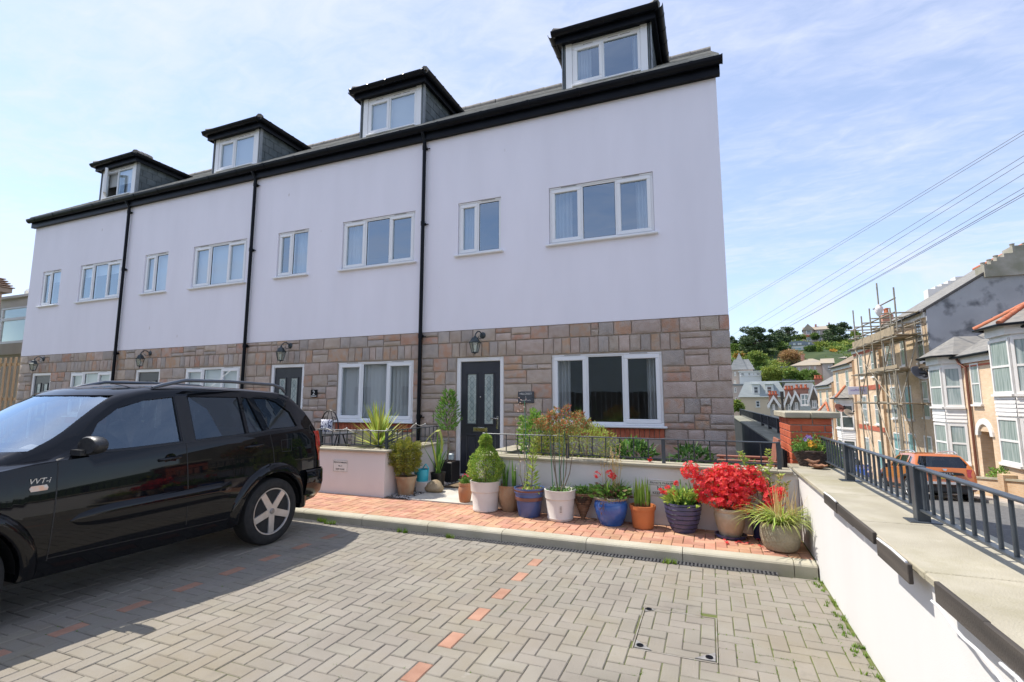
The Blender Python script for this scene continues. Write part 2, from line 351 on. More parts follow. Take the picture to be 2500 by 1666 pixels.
def grime(m, c, scale, lo, hi, amt):
    t = m.node_tree; L = t.links.new; b = [n for n in t.nodes if n.type == 'BSDF_PRINCIPLED'][0]; src = b.inputs['Base Color'].links[0].from_socket
    geo = N(t, 'ShaderNodeNewGeometry'); n = N(t, 'ShaderNodeTexNoise'); n.inputs['Scale'].default_value = scale; n.inputs['Detail'].default_value = 9; n.inputs['Roughness'].default_value = .68; L(geo.outputs['Position'], n.inputs['Vector'])
    r = N(t, 'ShaderNodeMapRange'); L(n.outputs[0], r.inputs[0]); r.inputs[1].default_value = lo; r.inputs[2].default_value = hi; r.inputs[4].default_value = amt
    x = N(t, 'ShaderNodeMix', data_type='RGBA'); L(r.outputs[0], x.inputs[0]); L(src, x.inputs[6]); x.inputs[7].default_value = (*c, 1); L(x.outputs[2], b.inputs['Base Color'])
grime(PAVER, (.21, .17, .095), .8, .48, .70, .55); grime(PAVER, (.11, .10, .09), 1.7, .60, .74, .55); grime(PAVER, (.42, .40, .36), 3.3, .66, .76, .6)
PAVER_R = M_('red_paver', (.36, .19, .125), .88, c2=(.42, .235, .16), scale=9, var=.1, bump=.45, bscale=130, rnd=.10)
mb = MB(); mb.quad((-30, -14, -.006), (.81, -14, -.006), (.81, 4.95, -.006), (-30, 4.95, -.006)); mb.quad((-30, 4.95, -.06), (.81, 4.95, -.06), (.81, 8.2, -.06), (-30, 8.2, -.06))
yard = tag(mb.build('courtyard_paving', moss_mat('joint_sand', (.175, .155, .12), (.13, .155, .04))), 'herringbone grey block paved courtyard with red bay marker bricks', kind='structure')
OX, OY = -1.615, -.079 - .4
MAN = (-.50, -.02, 3.225, 3.86)
def inman(r, p=.0):
    b = r[0]; return b[0] > MAN[0] - p - .15 and b[1] < MAN[1] + p + .15 and b[2] > MAN[2] - .15 and b[3] < MAN[3] + .15
def isred(r):
    b, v, i, j = r
    return v and i in (0, -24, -48) and -20 < b[2] < 4.9 and (b[3] - b[2]) > .15
rects = herring(-12, .805, -1.2, 4.945, OX, OY)
# the tray lid of the manhole interrupts the blocks
def cut(rects, m, g=.007):
    out = []
    for b, v, i, j in rects:
        if b[1] <= m[0] or b[0] >= m[1] or b[3] <= m[2] or b[2] >= m[3]: out.append((b, v, i, j)); continue
        ins = (max(b[0], m[0] + g), min(b[1], m[1] - g), max(b[2], m[2] + g), min(b[3], m[3] - g))
        if ins[1] - ins[0] > .02 and ins[3] - ins[2] > .02: out.append((ins, v, i, j))
        if b[0] < m[0] - .02: out.append(((b[0], m[0] - g * .5, b[2], b[3]), v, i, j))
        elif b[1] > m[1] + .02: out.append(((m[1] + g * .5, b[1], b[2], b[3]), v, i, j))
        elif b[2] < m[2] - .02: out.append(((b[0], b[1], b[2], m[2] - g * .5), v, i, j))
        elif b[3] > m[3] + .02: out.append(((b[0], b[1], m[3] + g * .5, b[3]), v, i, j))
    return out
paving(yard, cut(rects, MAN), 0, PAVER, PAVER_R, isred, 'g', 300, 'paving_bricks')
STEEL = M_('galvanised', (.52, .51, .48), .45, c2=(.38, .37, .35), scale=20, metal=.6, bump=.1)
mh = thing('manhole_cover', (-.26, 3.5, 0), 'recessed manhole tray with steel corner plates set in the paving', 'manhole cover')
mb = MB(); a = MAN
for q in ((a[0] - .002, a[0] + .005, a[2], a[3]), (a[1] - .005, a[1] + .002, a[2], a[3]), (a[0], a[1], a[2] - .003, a[2] + .006), (a[0], a[1], a[3] - .006, a[3] + .003)): mb.box(*q, -.03, .0015 if q[1] - q[0] < .1 else -.001)
mb.build('frame', M_('frame_steel', (.36, .34, .30), .7, c2=(.26, .22, .17), scale=12, metal=.4), mh)
for sx, sy, s in ((0, 0, .10), (1, 0, .11), (0, 1, .07)):
    cx, cy = a[sx] + (.012, -.012)[sx], a[2 + sy] + (.012, -.012)[sy]; dx, dy = (s, -s)[sx], (s * .95, -s * .95)[sy]
    p = MB().prism([(cx, cy), (cx + dx, cy), (cx, cy + dy)], -.02, .004, 'z').build('corner_plate', STEEL, mh)
    MB().lathe([(.021, 0), (.021, .004), (.012, .004), (.010, .001), (0, .001)], 14, (cx + dx * .30, cy + dy * .30, .0045)).build('key_hole', BLACKP, p)
# moss tufts sprouting from the joints, thickest by the boundary wall
mb = MB()
def tuft(x, y, z, n, h):
    for k in range(n):
        a, r = R(0, 2 * pi), R(0, .02); px, py = x + r * cos(a), y + r * sin(a); q = R(.0025, .006); l = R(.4, 1) * h; d = R(0, 2 * pi)
        mb.add([(px - q * sin(d), py + q * cos(d), z), (px + q * sin(d), py - q * cos(d), z), (px + cos(d) * l * .6, py + sin(d) * l * .6, z + l)], [(0, 1, 2)])
for k in range(900):
    X = .78 - abs(random.gauss(0, .6)); Y = 1.8 + 3.1 * R(0, 1) ** 1.3
    i, j = round((X - OX) / .1), round((Y - OY) / .1)
    if random.random() < .5: X = OX + i * .1 + R(-.006, .006)
    else: Y = OY + j * .1 + R(-.006, .006)
    if MAN[0] < X < MAN[1] and MAN[2] < Y < MAN[3]: continue
    if sin(X * 5.3 + 1.1) * sin(Y * 4.1 + X * 2.) + .35 * sin(Y * 11 + 2) < .12 and X < .70: continue
    tuft(X, Y, -.008, random.randint(5, 13), .013)
for k in range(160):
    X = R(-4.5, .8); Y = OY + round((R(2, 4.9) - OY) / .1) * .1; tuft(X, Y, -.008, 6, .014)
for k in range(60): tuft(R(.72, .8), R(2, 5.0), -.005, 12, .035)
for x, y in ((-4.55, 5.02), (-4.35, 4.96), (-3.3, 4.95), (-2.7, 4.95), (-.4, 4.95)):
    for k in range(8): tuft(x + R(-.07, .07), y + R(-.02, .02), 0, 10, .06)
tag(mb.build('moss', M_('moss_green', (.10, .21, .015), .9, c2=(.16, .24, .03), scale=5, trans=.25), smooth='raw'), 'bright green moss and weeds growing in the paving joints', 'moss', kind='stuff')
# ================================================================== kerb, drain and red brick footpath
CONC = M_('kerb_concrete', (.40, .37, .28), .88, c2=(.46, .43, .335), scale=4, var=.08, bump=.35, bscale=150, rnd=.05)
kerb = tag(MB().box(-20, .80, 5.07, 5.165, -.1, -.01).build('kerb', CONC), 'pale concrete kerb between courtyard and red brick footpath', kind='structure')
for k in range(-1, 20):
    x1 = .62 - (k) * .915; x0 = x1 - .915
    if k == -1: x0, x1 = .62, .80
    prof = [(5.052, -.08), (5.052, .068), (5.058, .082), (5.072, .094), (5.09, .1), (5.175, .1), (5.175, -.08)]
    MB().prism(prof, x0 + .003, x1 - .003, 'x').build('kerb_stone', CONC, kerb)
dr = thing('drain_channel', (-3, 5, 0), 'black slotted drain grating running along the foot of the kerb', 'drain')
mb = MB(); mb.box(-9, .48, 4.948, 4.956, -.05, .0); mb.box(-9, .48, 5.040, 5.048, -.05, .0); mb.box(-9, .48, 4.994, 5.002, -.03, -.002); mb.box(.475, .485, 4.948, 5.048, -.05, 0)
x = -9.
while x < .47:
    mb.box(x, x + .017, 4.956, 5.04, -.03, -.001); x += .033
mb.build('grating', M_('grating', (.05, .05, .053), .55, c2=(.10, .10, .10), scale=15), dr)
MB().box(-9, .48, 4.956, 5.04, -.09, -.06).build('channel', M_('dark_void', (.008, .008, .008), .9), dr)
FZ = .10
fp = tag(MB().box(-20, .81, 5.175, 6.16, -.05, FZ - .009).build('footpath', moss_mat('red_joint', (.22, .13, .085), (.12, .13, .03))), 'red brick footpath in front of the terrace', kind='structure')
REDB = M_('red_footpath_brick', (.43, .215, .13), .88, c2=(.51, .29, .185), scale=7, var=.12, bump=.4, bscale=140, rnd=.13, hue=.012)
paving(fp, herring(-7.2, .80, 5.177, 6.13, -1.6, 5.177), FZ, REDB, REDB, lambda r: False, 'r', 290, 'footpath_bricks')
# concrete path to the door, doormat, gravel
PATH = M_('path_concrete', (.47, .44, .385), .9, c2=(.54, .51, .45), scale=5, var=.06, bump=.25, bscale=170)
MB().prism([(6.135, .0), (6.135, .112), (7.9, .135), (7.9, .0)], -4.02, -2.98, 'x').build('path', PATH).name = 'path'
tag(bpy.data.objects['path'], 'pale concrete path leading to the front door', kind='structure')
MB().box(-4.27, -3.33, 7.78, 8.02, .10, .165).build('threshold', M_('brick_step', (.25, .10, .07), .8, c2=(.33, .15, .10), scale=12, bump=.3)).name = 'threshold'
tag(bpy.data.objects['threshold'], 'red brick threshold under the front door', 'step')
mat_o = thing('doormat', (-3.65, 7.3, .13), 'dark doormat lying on the concrete path before the door', 'doormat')
MB().cbox(-3.98, -3.32, 7.05, 7.5, .127, .143, .004).build('mat', M_('coir', (.05, .04, .03), .95, c2=(.12, .085, .05), scale=60, bump=.8, bscale=200), mat_o)
MB().box(-3.90, -3.40, 7.12, 7.43, .1435, .146).build('pile', M_('coir_pile', (.20, .15, .09), .95, c2=(.28, .2, .12), scale=80, bump=.8, bscale=300), mat_o)
mb = MB(); random.seed(3)
for k in range(900):
    x, y = R(-4.42, -4.02), R(6.14, 7.95)
    if k % 9 == 0: x = R(-2.98, -2.9)
    s = R(.008, .02); z = .105 + R(0, .008) + (y - 6.1) * .012
    a = [(x + s * R(.6, 1.2) * cos(t), y + s * R(.6, 1.2) * sin(t), z) for t in (0, 1.26, 2.5, 3.77, 5.0)]
    mb.add(a + [(x, y, z + s * .8)], [(i, (i + 1) % 5, 5) for i in range(5)])
tag(mb.build('gravel', M_('slate_chip', (.16, .155, .16), .8, c2=(.45, .43, .4), scale=30, rnd=.4), smooth='raw'), 'grey stone chippings beside the concrete path', 'gravel', kind='stuff')
tag(MB().quad((-4.42, 6.14, .105), (-4.02, 6.14, .105), (-4.02, 7.99, .125), (-4.42, 7.99, .125)).build('gravel_bed', SOIL), 'dark earth strip under the stone chippings', kind='structure')
# ================================================================== the terrace of four houses
FY = 8.0
RENDER = render_mat('lilac_render', (.83, .81, .875))
MORTAR = M_('mortar', (.40, .335, .275), .95, c2=(.45, .38, .315), scale=20, bump=.6, bscale=120)
STONE = M_('cast_stone', (.45, .355, .29), .92, c2=(.51, .425, .365), scale=9, var=.10, bump=.9, bscale=75, rnd=.10, hue=.012)
STONE_R = M_('cast_stone_red', (.49, .30, .205), .92, c2=(.46, .365, .305), scale=7, var=.10, bump=.9, bscale=75, rnd=.10, hue=.012, mixr=(.4, .6))
STONE_G = M_('cast_stone_grey', (.395, .35, .32), .92, c2=(.455, .395, .35), scale=9, var=.10, bump=.9, bscale=75, rnd=.10)
SLATE = M_('slate', (.06, .078, .082), .5, c2=(.10, .12, .125), scale=5, var=.12, bump=.3, bscale=60, rnd=.14)
ROOFS = M_('roof_slate', (.33, .31, .26), .8, c2=(.44, .415, .35), scale=4, var=.15, bump=.5, bscale=40, rnd=.2)
RIDGE = M_('ridge_tile', (.18, .165, .15), .85, c2=(.25, .235, .21), scale=14, bump=.5, bscale=60)
ROOM = M_('room_wall', (.20, .19, .18), .9)
CURT = M_('curtain_white', (.74, .73, .72), .9, c2=(.66, .65, .64), scale=3, trans=.3)
BLIND = M_('blind', (.78, .77, .75), .8, trans=.25)
NAVY = M_('navy_door', (.018, .022, .032), .42, c2=(.026, .031, .042), scale=4, bump=.08, bscale=300, coat=.25)
FROST = M_('leaded_glass', (.26, .33, .33), .12, c2=(.38, .45, .44), scale=9, bump=.25, bscale=50, spec=.8)
CHROME = M_('chrome', (.72, .70, .64), .18, metal=1.)
BRASS = M_('brass_plate', (.60, .50, .25), .22, metal=1.)
RBRICK = M_('sill_brick', (.42, .10, .052), .8, c2=(.5, .15, .08), scale=14, bump=.3, bscale=120, rnd=.12)
def sheet(mb, x0, x1, z0, z1, ops, Y, depth):
    """wall face in the plane Y with openings and their reveals"""
    X = sorted({x0, x1, *[v for o in ops for v in o[:2] if x0 < v < x1]}); Z = sorted({z0, z1, *[v for o in ops for v in o[2:4] if z0 < v < z1]})
    for i in range(len(X) - 1):
        for j in range(len(Z) - 1):
            cx, cz = (X[i] + X[i + 1]) / 2, (Z[j] + Z[j + 1]) / 2
            if any(o[0] < cx < o[1] and o[2] < cz < o[3] for o in ops): continue
            mb.quad((X[i], Y, Z[j]), (X[i + 1], Y, Z[j]), (X[i + 1], Y, Z[j + 1]), (X[i], Y, Z[j + 1]))
    for a, b, c, d in [o[:4] for o in ops]:
        if c >= z1 or d <= z0: continue
        mb.quad((a, Y, c), (a, Y + depth, c), (a, Y + depth, d), (a, Y, d)); mb.quad((b, Y, c), (b, Y + depth, c), (b, Y + depth, d), (b, Y, d))
        mb.quad((a, Y, d), (b, Y, d), (b, Y + depth, d), (a, Y + depth, d)); mb.quad((a, Y, c), (b, Y, c), (b, Y + depth, c), (a, Y + depth, c))
def curtain(x0, x1, z0, z1, Y, waves, amp=.035, gather=0.):
    mb = MB(); n = waves * 8
    for i in range(n + 1):
        t = i / n; x = x0 + (x1 - x0) * t; y = Y + amp * sin(t * waves * 2 * pi) + amp * .4 * sin(t * waves * 5.1)
        for z in (z0, z1): mb.v.append((x + (gather * (t - .5) * .1 if z == z0 else 0), y, z))
    for i in range(n): mb.f.append((2 * i, 2 * i + 2, 2 * i + 3, 2 * i + 1))
    return mb
def window(parent, x0, x1, z0, z1, Y, div, opener, sill=.05, fr=.05, mul=.045, name='window', sillmat=None, glassm=None, ajar=None):
    """plastic window: frame, casements, one pane per light, sill"""
    mb = MB(); d0, d1 = Y, Y + .07; xs = [x0] + [x0 + (x1 - x0) * t for t in div] + [x1]
    mb.cbox(x0, x1, d0, d1, z0, z0 + fr, .006); mb.cbox(x0, x1, d0, d1, z1 - fr, z1, .006)
    mb.cbox(x0, x0 + fr, d0 + .001, d1, z0 + fr, z1 - fr, .006); mb.cbox(x1 - fr, x1, d0 + .001, d1, z0 + fr, z1 - fr, .006)
    for x in xs[1:-1]: mb.cbox(x - mul / 2, x + mul / 2, d0 + .001, d1, z0 + fr, z1 - fr, .006)
    mb.box(x0 + .002, x1 - .002, d0 - .012, d0, z1 - .022, z1 - .004)
    fo = mb.build(name, WHITE, parent)
    for i in range(len(xs) - 1):
        a = xs[i] + (fr if i == 0 else mul / 2); b = xs[i + 1] - (fr if i == len(xs) - 2 else mul / 2); c, e = z0 + fr, z1 - fr
        g = .012
        if i in opener:
            k = .05; q = MB(); y0, y1 = d0 - .016, d0 + .045
            q.cbox(a - .012, b + .012, y0, y1, c - .012, c + k, .007); q.cbox(a - .012, b + .012, y0, y1, e - k, e + .012, .007)
            q.cbox(a - .012, a + k, y0 + .001, y1, c + k, e - k, .007); q.cbox(b - k, b + .012, y0 + .001, y1, c + k, e - k, .007); g = k + .004
            if ajar == i:
                Mx = Matrix.Translation((a, d0, 0)) @ Matrix.Rotation(radians(-28), 4, 'Z') @ Matrix.Translation((-a, -d0, 0)); q.xf(Mx)
            q.build('casement', WHITE, fo)
        s = MB(); w_ = .007
        a2, b2, c2, e2 = a + g - .012, b - g + .012, c + g - .012, e - g + .012
        for bx in ((a2, b2, c2, c2 + w_), (a2, b2, e2 - w_, e2), (a2, a2 + w_, c2 + w_, e2 - w_), (b2 - w_, b2, c2 + w_, e2 - w_)): s.box(bx[0], bx[1], d0 + .014, d0 + .026, bx[2], bx[3])
        p = MB().quad((a2, d0 + .02, c2), (b2, d0 + .02, c2), (b2, d0 + .02, e2), (a2, d0 + .02, e2))
        if ajar == i: p.xf(Mx); s.xf(Mx)
        p.build('pane', glassm or PANE, fo)
        s.build('gasket', BLACKP, fo)
    v = MB(); n = 2 if (x1 - x0) > 1 else 1
    for k in range(n):
        cx = x0 + (x1 - x0) * ((.2, .8)[k] if n == 2 else .7)
        v.box(cx - .14, cx + .14, d0 - .016, d0 - .0125, z1 - .017, z1 - .009)
    v.build('trickle_vent', M_('vent_grey', (.25, .25, .25), .6), fo)
    if sill: MB().cbox(x0 - sill, x1 + sill, Y - .095, Y + .06, z0 - .035, z0 - .002, .008).build('sill', sillmat or WHITE, fo)
    return fo
# rough-faced stone block, unit sized, shared by every stone
def stone_proto(seed):
    rs = random.Random(seed); n = 4; mb = MB(); pts = {}
    for i in range(n + 1):
        for j in range(n + 1):
            u, v = i / n - .5, j / n - .5
            e = max(abs(u), abs(v)) * 2; edge = i in (0, n) or j in (0, n)
            u2 = max(-.5, min(.5, u * (1. if not edge else .985) + (rs.uniform(-.012, .012) if edge else rs.uniform(-.03, .03))))
            v2 = max(-.5, min(.5, v * (1. if not edge else .97) + (rs.uniform(-.02, .02) if edge else rs.uniform(-.03, .03))))
            y = -.5 + (.16 + rs.uniform(0, .10) if edge else rs.uniform(-.10, .12))
            pts[i, j] = len(mb.v); mb.v.append((u2, y, v2))
    for i in range(n):
        for j in range(n): mb.f.append((pts[i, j], pts[i + 1, j], pts[i + 1, j + 1], pts[i, j + 1]))
    ring = [(i, 0) for i in range(n)] + [(n, j) for j in range(n)] + [(i, n) for i in range(n, 0, -1)] + [(0, j) for j in range(n, 0, -1)]
    back = []
    for (i, j) in ring:
        p = mb.v[pts[i, j]]; back.append(len(mb.v)); mb.v.append((p[0], .5, p[2]))
    for k in range(len(ring)):
        l = (k + 1) % len(ring); mb.f.append((pts[ring[l]], pts[ring[k]], back[k], back[l]))
    me = bpy.data.meshes.new('stone'); me.from_pydata(mb.v, [], mb.f); me.shade_smooth(); me.set_sharp_from_angle(angle=radians(50)); return me
STN = []
for s, mt in ((1, STONE), (2, STONE), (3, STONE_R), (4, STONE_G), (5, STONE), (6, STONE_R), (7, STONE), (8, STONE_G)):
    me = stone_proto(s); me.materials.append(mt); STN.append(me)
def add_stone(parent, x0, x1, z0, z1, rs):
    g = .007; me = rs.choice(STN)
    o = link('stone', me, None, parent, loc=((x0 + x1) / 2, FY + .004 - rs.uniform(0, .006), (z0 + z1) / 2), scale=(x1 - x0 - 2 * g, .05, z1 - z0 - 2 * g))
    if rs.random() < .5: o.rotation_euler = (0, 0, rs.uniform(-.008, .008))
def split_stone(parent, x0, x1, z0, z1, rs, d=0):
    w_, h = x1 - x0, z1 - z0
    if h > .17 and rs.random() < .22 and w_ > .2:
        zc = z0 + h * rs.choice((.36, .42, .6, .65))
        for a, b in ((z0, zc), (zc, z1)):
            if w_ > .42 and rs.random() < .5:
                xc = x0 + w_ * rs.uniform(.35, .65); add_stone(parent, x0, xc, a, b, rs); add_stone(parent, xc, x1, a, b, rs)
            else: add_stone(parent, x0, x1, a, b, rs)
    elif h > .17 and w_ > .36 and rs.random() < .16:
        xc = x0 + w_ * rs.uniform(.3, .4); split_stone(parent, xc, x1, z0, z1, rs); zc = z0 + h * .5; add_stone(parent, x0, xc, z0, zc, rs); add_stone(parent, x0, xc, zc, z1, rs)
    else: add_stone(parent, x0, x1, z0, z1, rs)
def stonework(parent, x0, x1, ops, seed, zmin=.12):
    rs = random.Random(seed); bands = [.12, .34, .60, .83, 1.055, 1.29, 1.53, 1.78, 2.02, 2.272, 2.545, 2.775]
    for b in range(len(bands) - 1):
        z0, z1 = bands[b], bands[b + 1]
        if z1 < zmin: continue
        free = [(x0, x1)]
        for o in ops:
            if o[2] < (z0 + z1) / 2 < o[3]:
                free = [q for f in free for q in ((f[0], min(f[1], o[0])), (max(f[0], o[1]), f[1])) if q[1] - q[0] > .03]
        for a, c in free:
            x = a
            while x < c - 1e-4:
                wd = rs.uniform(.21, .46) * (1.15 if z1 - z0 > .24 else 1)
                lint = b == 9 and any(o[0] - .22 < x < o[1] + .15 and abs(o[3] - z0) < .06 for o in ops)
                if lint: wd = rs.uniform(.14, .18)
                if c - x - wd < .12: wd = c - x
                if lint: add_stone(parent, x, x + wd, z0, z1, rs)
                else: split_stone(parent, x, x + wd, z0, z1, rs)
                x += wd
HW = 4.53
NAMES = ['nearest terrace house with red flowers before its wall and carved slate name plaque', 'second terrace house from the right, behind the spiky yucca and bistro table',
         'third terrace house from the right, its ground floor mostly behind the black car', 'far left end terrace house next to the timber fence']
def lantern(x, label):
    t = thing('wall_lantern', (x, FY, 2.6), label, 'lantern', 'lanterns over the front doors')
    g = M_('lantern_metal', (.035, .045, .05), .45, c2=(.07, .085, .09), scale=20, metal=.5)
    MB().lathe([(.0, 0), (.055, 0), (.06, .012), (.045, .02), (.03, .03), (0, .03)], 16, M=Matrix.Translation((x + .07, FY - .02, 2.655)) @ Matrix.Rotation(pi / 2, 4, 'X')).build('back_plate', g, t, smooth=1)
    mb = MB(); pts = [(x + .07, FY - .04, 2.66)] + [(x + .07 - .07 * s, FY - .05 - .14 * s, 2.66 + .06 * sin(s * pi) + .0 * s) for s in (.2, .4, .6, .8, 1)] + [(x, FY - .2, 2.625)]
    mb.tube(pts, .011, 8); mb.tube([(x + .06, FY - .05, 2.60), (x + .045, FY - .1, 2.585), (x + .03, FY - .13, 2.61), (x + .035, FY - .12, 2.635)], .006, 6); mb.build('arm', g, t, smooth=1)
    c = (x, FY - .2, 0); Rz = Matrix.Translation(c) @ Matrix.Rotation(pi / 6, 4, 'Z')
    mb = MB(); mb.lathe([(.0, 2.635), (.02, 2.63), (.025, 2.61), (.05, 2.60), (.062, 2.585), (.085, 2.53), (.112, 2.518), (.112, 2.508), (0, 2.508)], 6, M=Rz); mb.build('cap', g, t)
    mb = MB(); 
    for k in range(6):
        a = k * pi / 3; mb.tube([Rz @ Vector((.100 * cos(a), .100 * sin(a), 2.508)), Rz @ Vector((.058 * cos(a), .058 * sin(a), 2.335))], .005, 5)
    mb.lathe([(.0, 2.325), (.05, 2.325), (.066, 2.332), (.06, 2.342), (0, 2.342)], 6, M=Rz); mb.lathe([(0, 2.325), (.02, 2.322), (.012, 2.305), (.005, 2.3), (.004, 2.27), (0, 2.268)], 8, M=Rz); mb.build('cage', g, t)
    lg = glass('lantern_glass', (.80, .84, .78), 1.6, .12, .10)
    for k in range(6):
        a, b = k * pi / 3, (k + 1) * pi / 3
        MB().quad(*[Rz @ Vector((r * cos(q), r * sin(q), z)) for r, q, z in ((.094, a, 2.506), (.094, b, 2.506), (.055, b, 2.344), (.055, a, 2.344))]).build('pane', lg, t)
    MB().lathe([(0, 2.47), (.018, 2.465), (.022, 2.43), (.012, 2.39), (.012, 2.345)], 10, M=Rz).build('bulb', M_('bulb_glass', (.85, .84, .8), .3), t, smooth=1)
def door(parent, x0, x1, z0, z1, detail=True):
    fo = MB(); Y = FY + .015; f = .075
    fo.cbox(x0, x0 + f, Y, Y + .09, z0, z1, .008); fo.cbox(x1 - f, x1, Y, Y + .09, z0, z1, .008); fo.cbox(x0 + f, x1 - f, Y + .001, Y + .09, z1 - f, z1, .008); fo.box(x0 + f, x1 - f, Y + .01, Y + .09, z0, z0 + .03)
    fr = fo.build('door_frame', WHITE, parent)
    a, b, c, e = x0 + f + .004, x1 - f - .004, z0 + .032, z1 - f - .004; yl = Y + .035; w_ = b - a
    lf = MB(); lf.box(a, b, yl, yl + .04, c, e)
    d = lf.build('door', NAVY, parent); cx = (a + b) / 2
    for s in (-1, 1):
        m0, m1 = (a + .11, cx - .055) if s < 0 else (cx + .055, b - .11)
        zt, zb = e - .20, c + .86
        q = MB(); k = .028
        for bx in ((m0, m1, zb, zb + k), (m0, m1, zt - k, zt), (m0, m0 + k, zb + k, zt - k), (m1 - k, m1, zb + k, zt - k)): q.cbox(bx[0], bx[1], yl - .016, yl + .002, bx[2], bx[3], .005)
        q.build('moulding', NAVY, d)
        gx0, gx1, gz0, gz1 = m0 + k, m1 - k, zb + k, zt - k
        MB().quad((gx0, yl - .003, gz0), (gx1, yl - .003, gz0), (gx1, yl - .003, gz1), (gx0, yl - .003, gz1)).build('glass_panel', FROST, d)
        if detail:
            q = MB(); i0, i1, j0, j1 = gx0 + .03, gx1 - .03, gz0 + .03, gz1 - .03; yy = yl - .0055
            for bx in ((i0, i1, j0, j0 + .005), (i0, i1, j1 - .005, j1), (i0 - .005, i0, j0, j1), (i1, i1 + .005, j0, j1), (gx0, gx1, gz1 - .012, gz1 - .009), (gx0, gx1, gz0 + .009, gz0 + .012)): q.box(bx[0], bx[1], yy, yy + .002, bx[2], bx[3])
            for kk in range(6):
                zz = gz0 + (gz1 - gz0) * (kk + .5) / 6; q.box(gx0, i0 - .005, yy, yy + .002, zz - .003, zz + .003); q.box(i1 + .005, gx1, yy, yy + .002, zz - .003, zz + .003)
            q.build('bevel_strip', M_('lead_pale', (.62, .66, .58), .4), d)
            q = MB(); n = 7; hh = (j1 - j0) / n; ww = i1 - i0
            for kk in range(n):
                for sx in (0, 1):
                    z0_, z1_ = j0 + kk * hh, j0 + (kk + 1) * hh; mid = (i0 + i1) / 2
                    for p0, p1 in (((i0, (z0_ + z1_) / 2), (mid, z1_)), ((mid, z0_), (i0, (z0_ + z1_) / 2))) if sx == 0 else (((mid, z0_), (i1, (z0_ + z1_) / 2)), ((i1, (z0_ + z1_) / 2), (mid, z1_))):
                        q.tube([(p0[0], yy, p0[1]), (p1[0], yy, p1[1])], .0022, 4, False)
            q.build('lead_lattice', M_('lead_dark', (.07, .09, .09), .5), d)
        q = MB(); zb2, zt2 = c + .14, c + .70
        for bx in ((m0, m1, zb2, zb2 + .022), (m0, m1, zt2 - .022, zt2), (m0, m0 + .022, zb2 + .022, zt2 - .022), (m1 - .022, m1, zb2 + .022, zt2 - .022)): q.cbox(bx[0], bx[1], yl - .012, yl + .002, bx[2], bx[3], .005)
        q.cbox(m0 + .045, m1 - .045, yl - .010, yl + .002, zb2 + .045, zt2 - .045, .008); q.build('lower_panel', NAVY, d)
    q = MB(); q.cbox(cx - .14, cx + .14, yl - .012, yl, c + .745, c + .825, .005); lp = q.build('letter_plate', CHROME, d)
    MB().cbox(cx - .105, cx + .105, yl - .017, yl - .012, c + .765, c + .805, .003).build('flap', BRASS, lp) if False else MB().cbox(cx - .105, cx + .105, yl - .017, yl - .0125, c + .765, c + .805, .002).build('letter_flap', BRASS, d)
    MB().lathe([(.0, 0), (.012, 0), (.012, .008), (.007, .012), (0, .012)], 12, M=Matrix.Translation((cx, yl, c + 1.36)) @ Matrix.Rotation(pi / 2, 4, 'X')).build('spy_hole', CHROME, d)
    q = MB(); q.cbox(b - .075, b - .04, yl - .012, yl, c + .80, c + 1.02, .004); q.tube([(b - .057, yl - .01, c + .98), (b - .057, yl - .05, c + .98), (b - .09, yl - .055, c + .985), (b - .17, yl - .05, c + .985)], .009, 8); q.build('handle', CHROME, d)
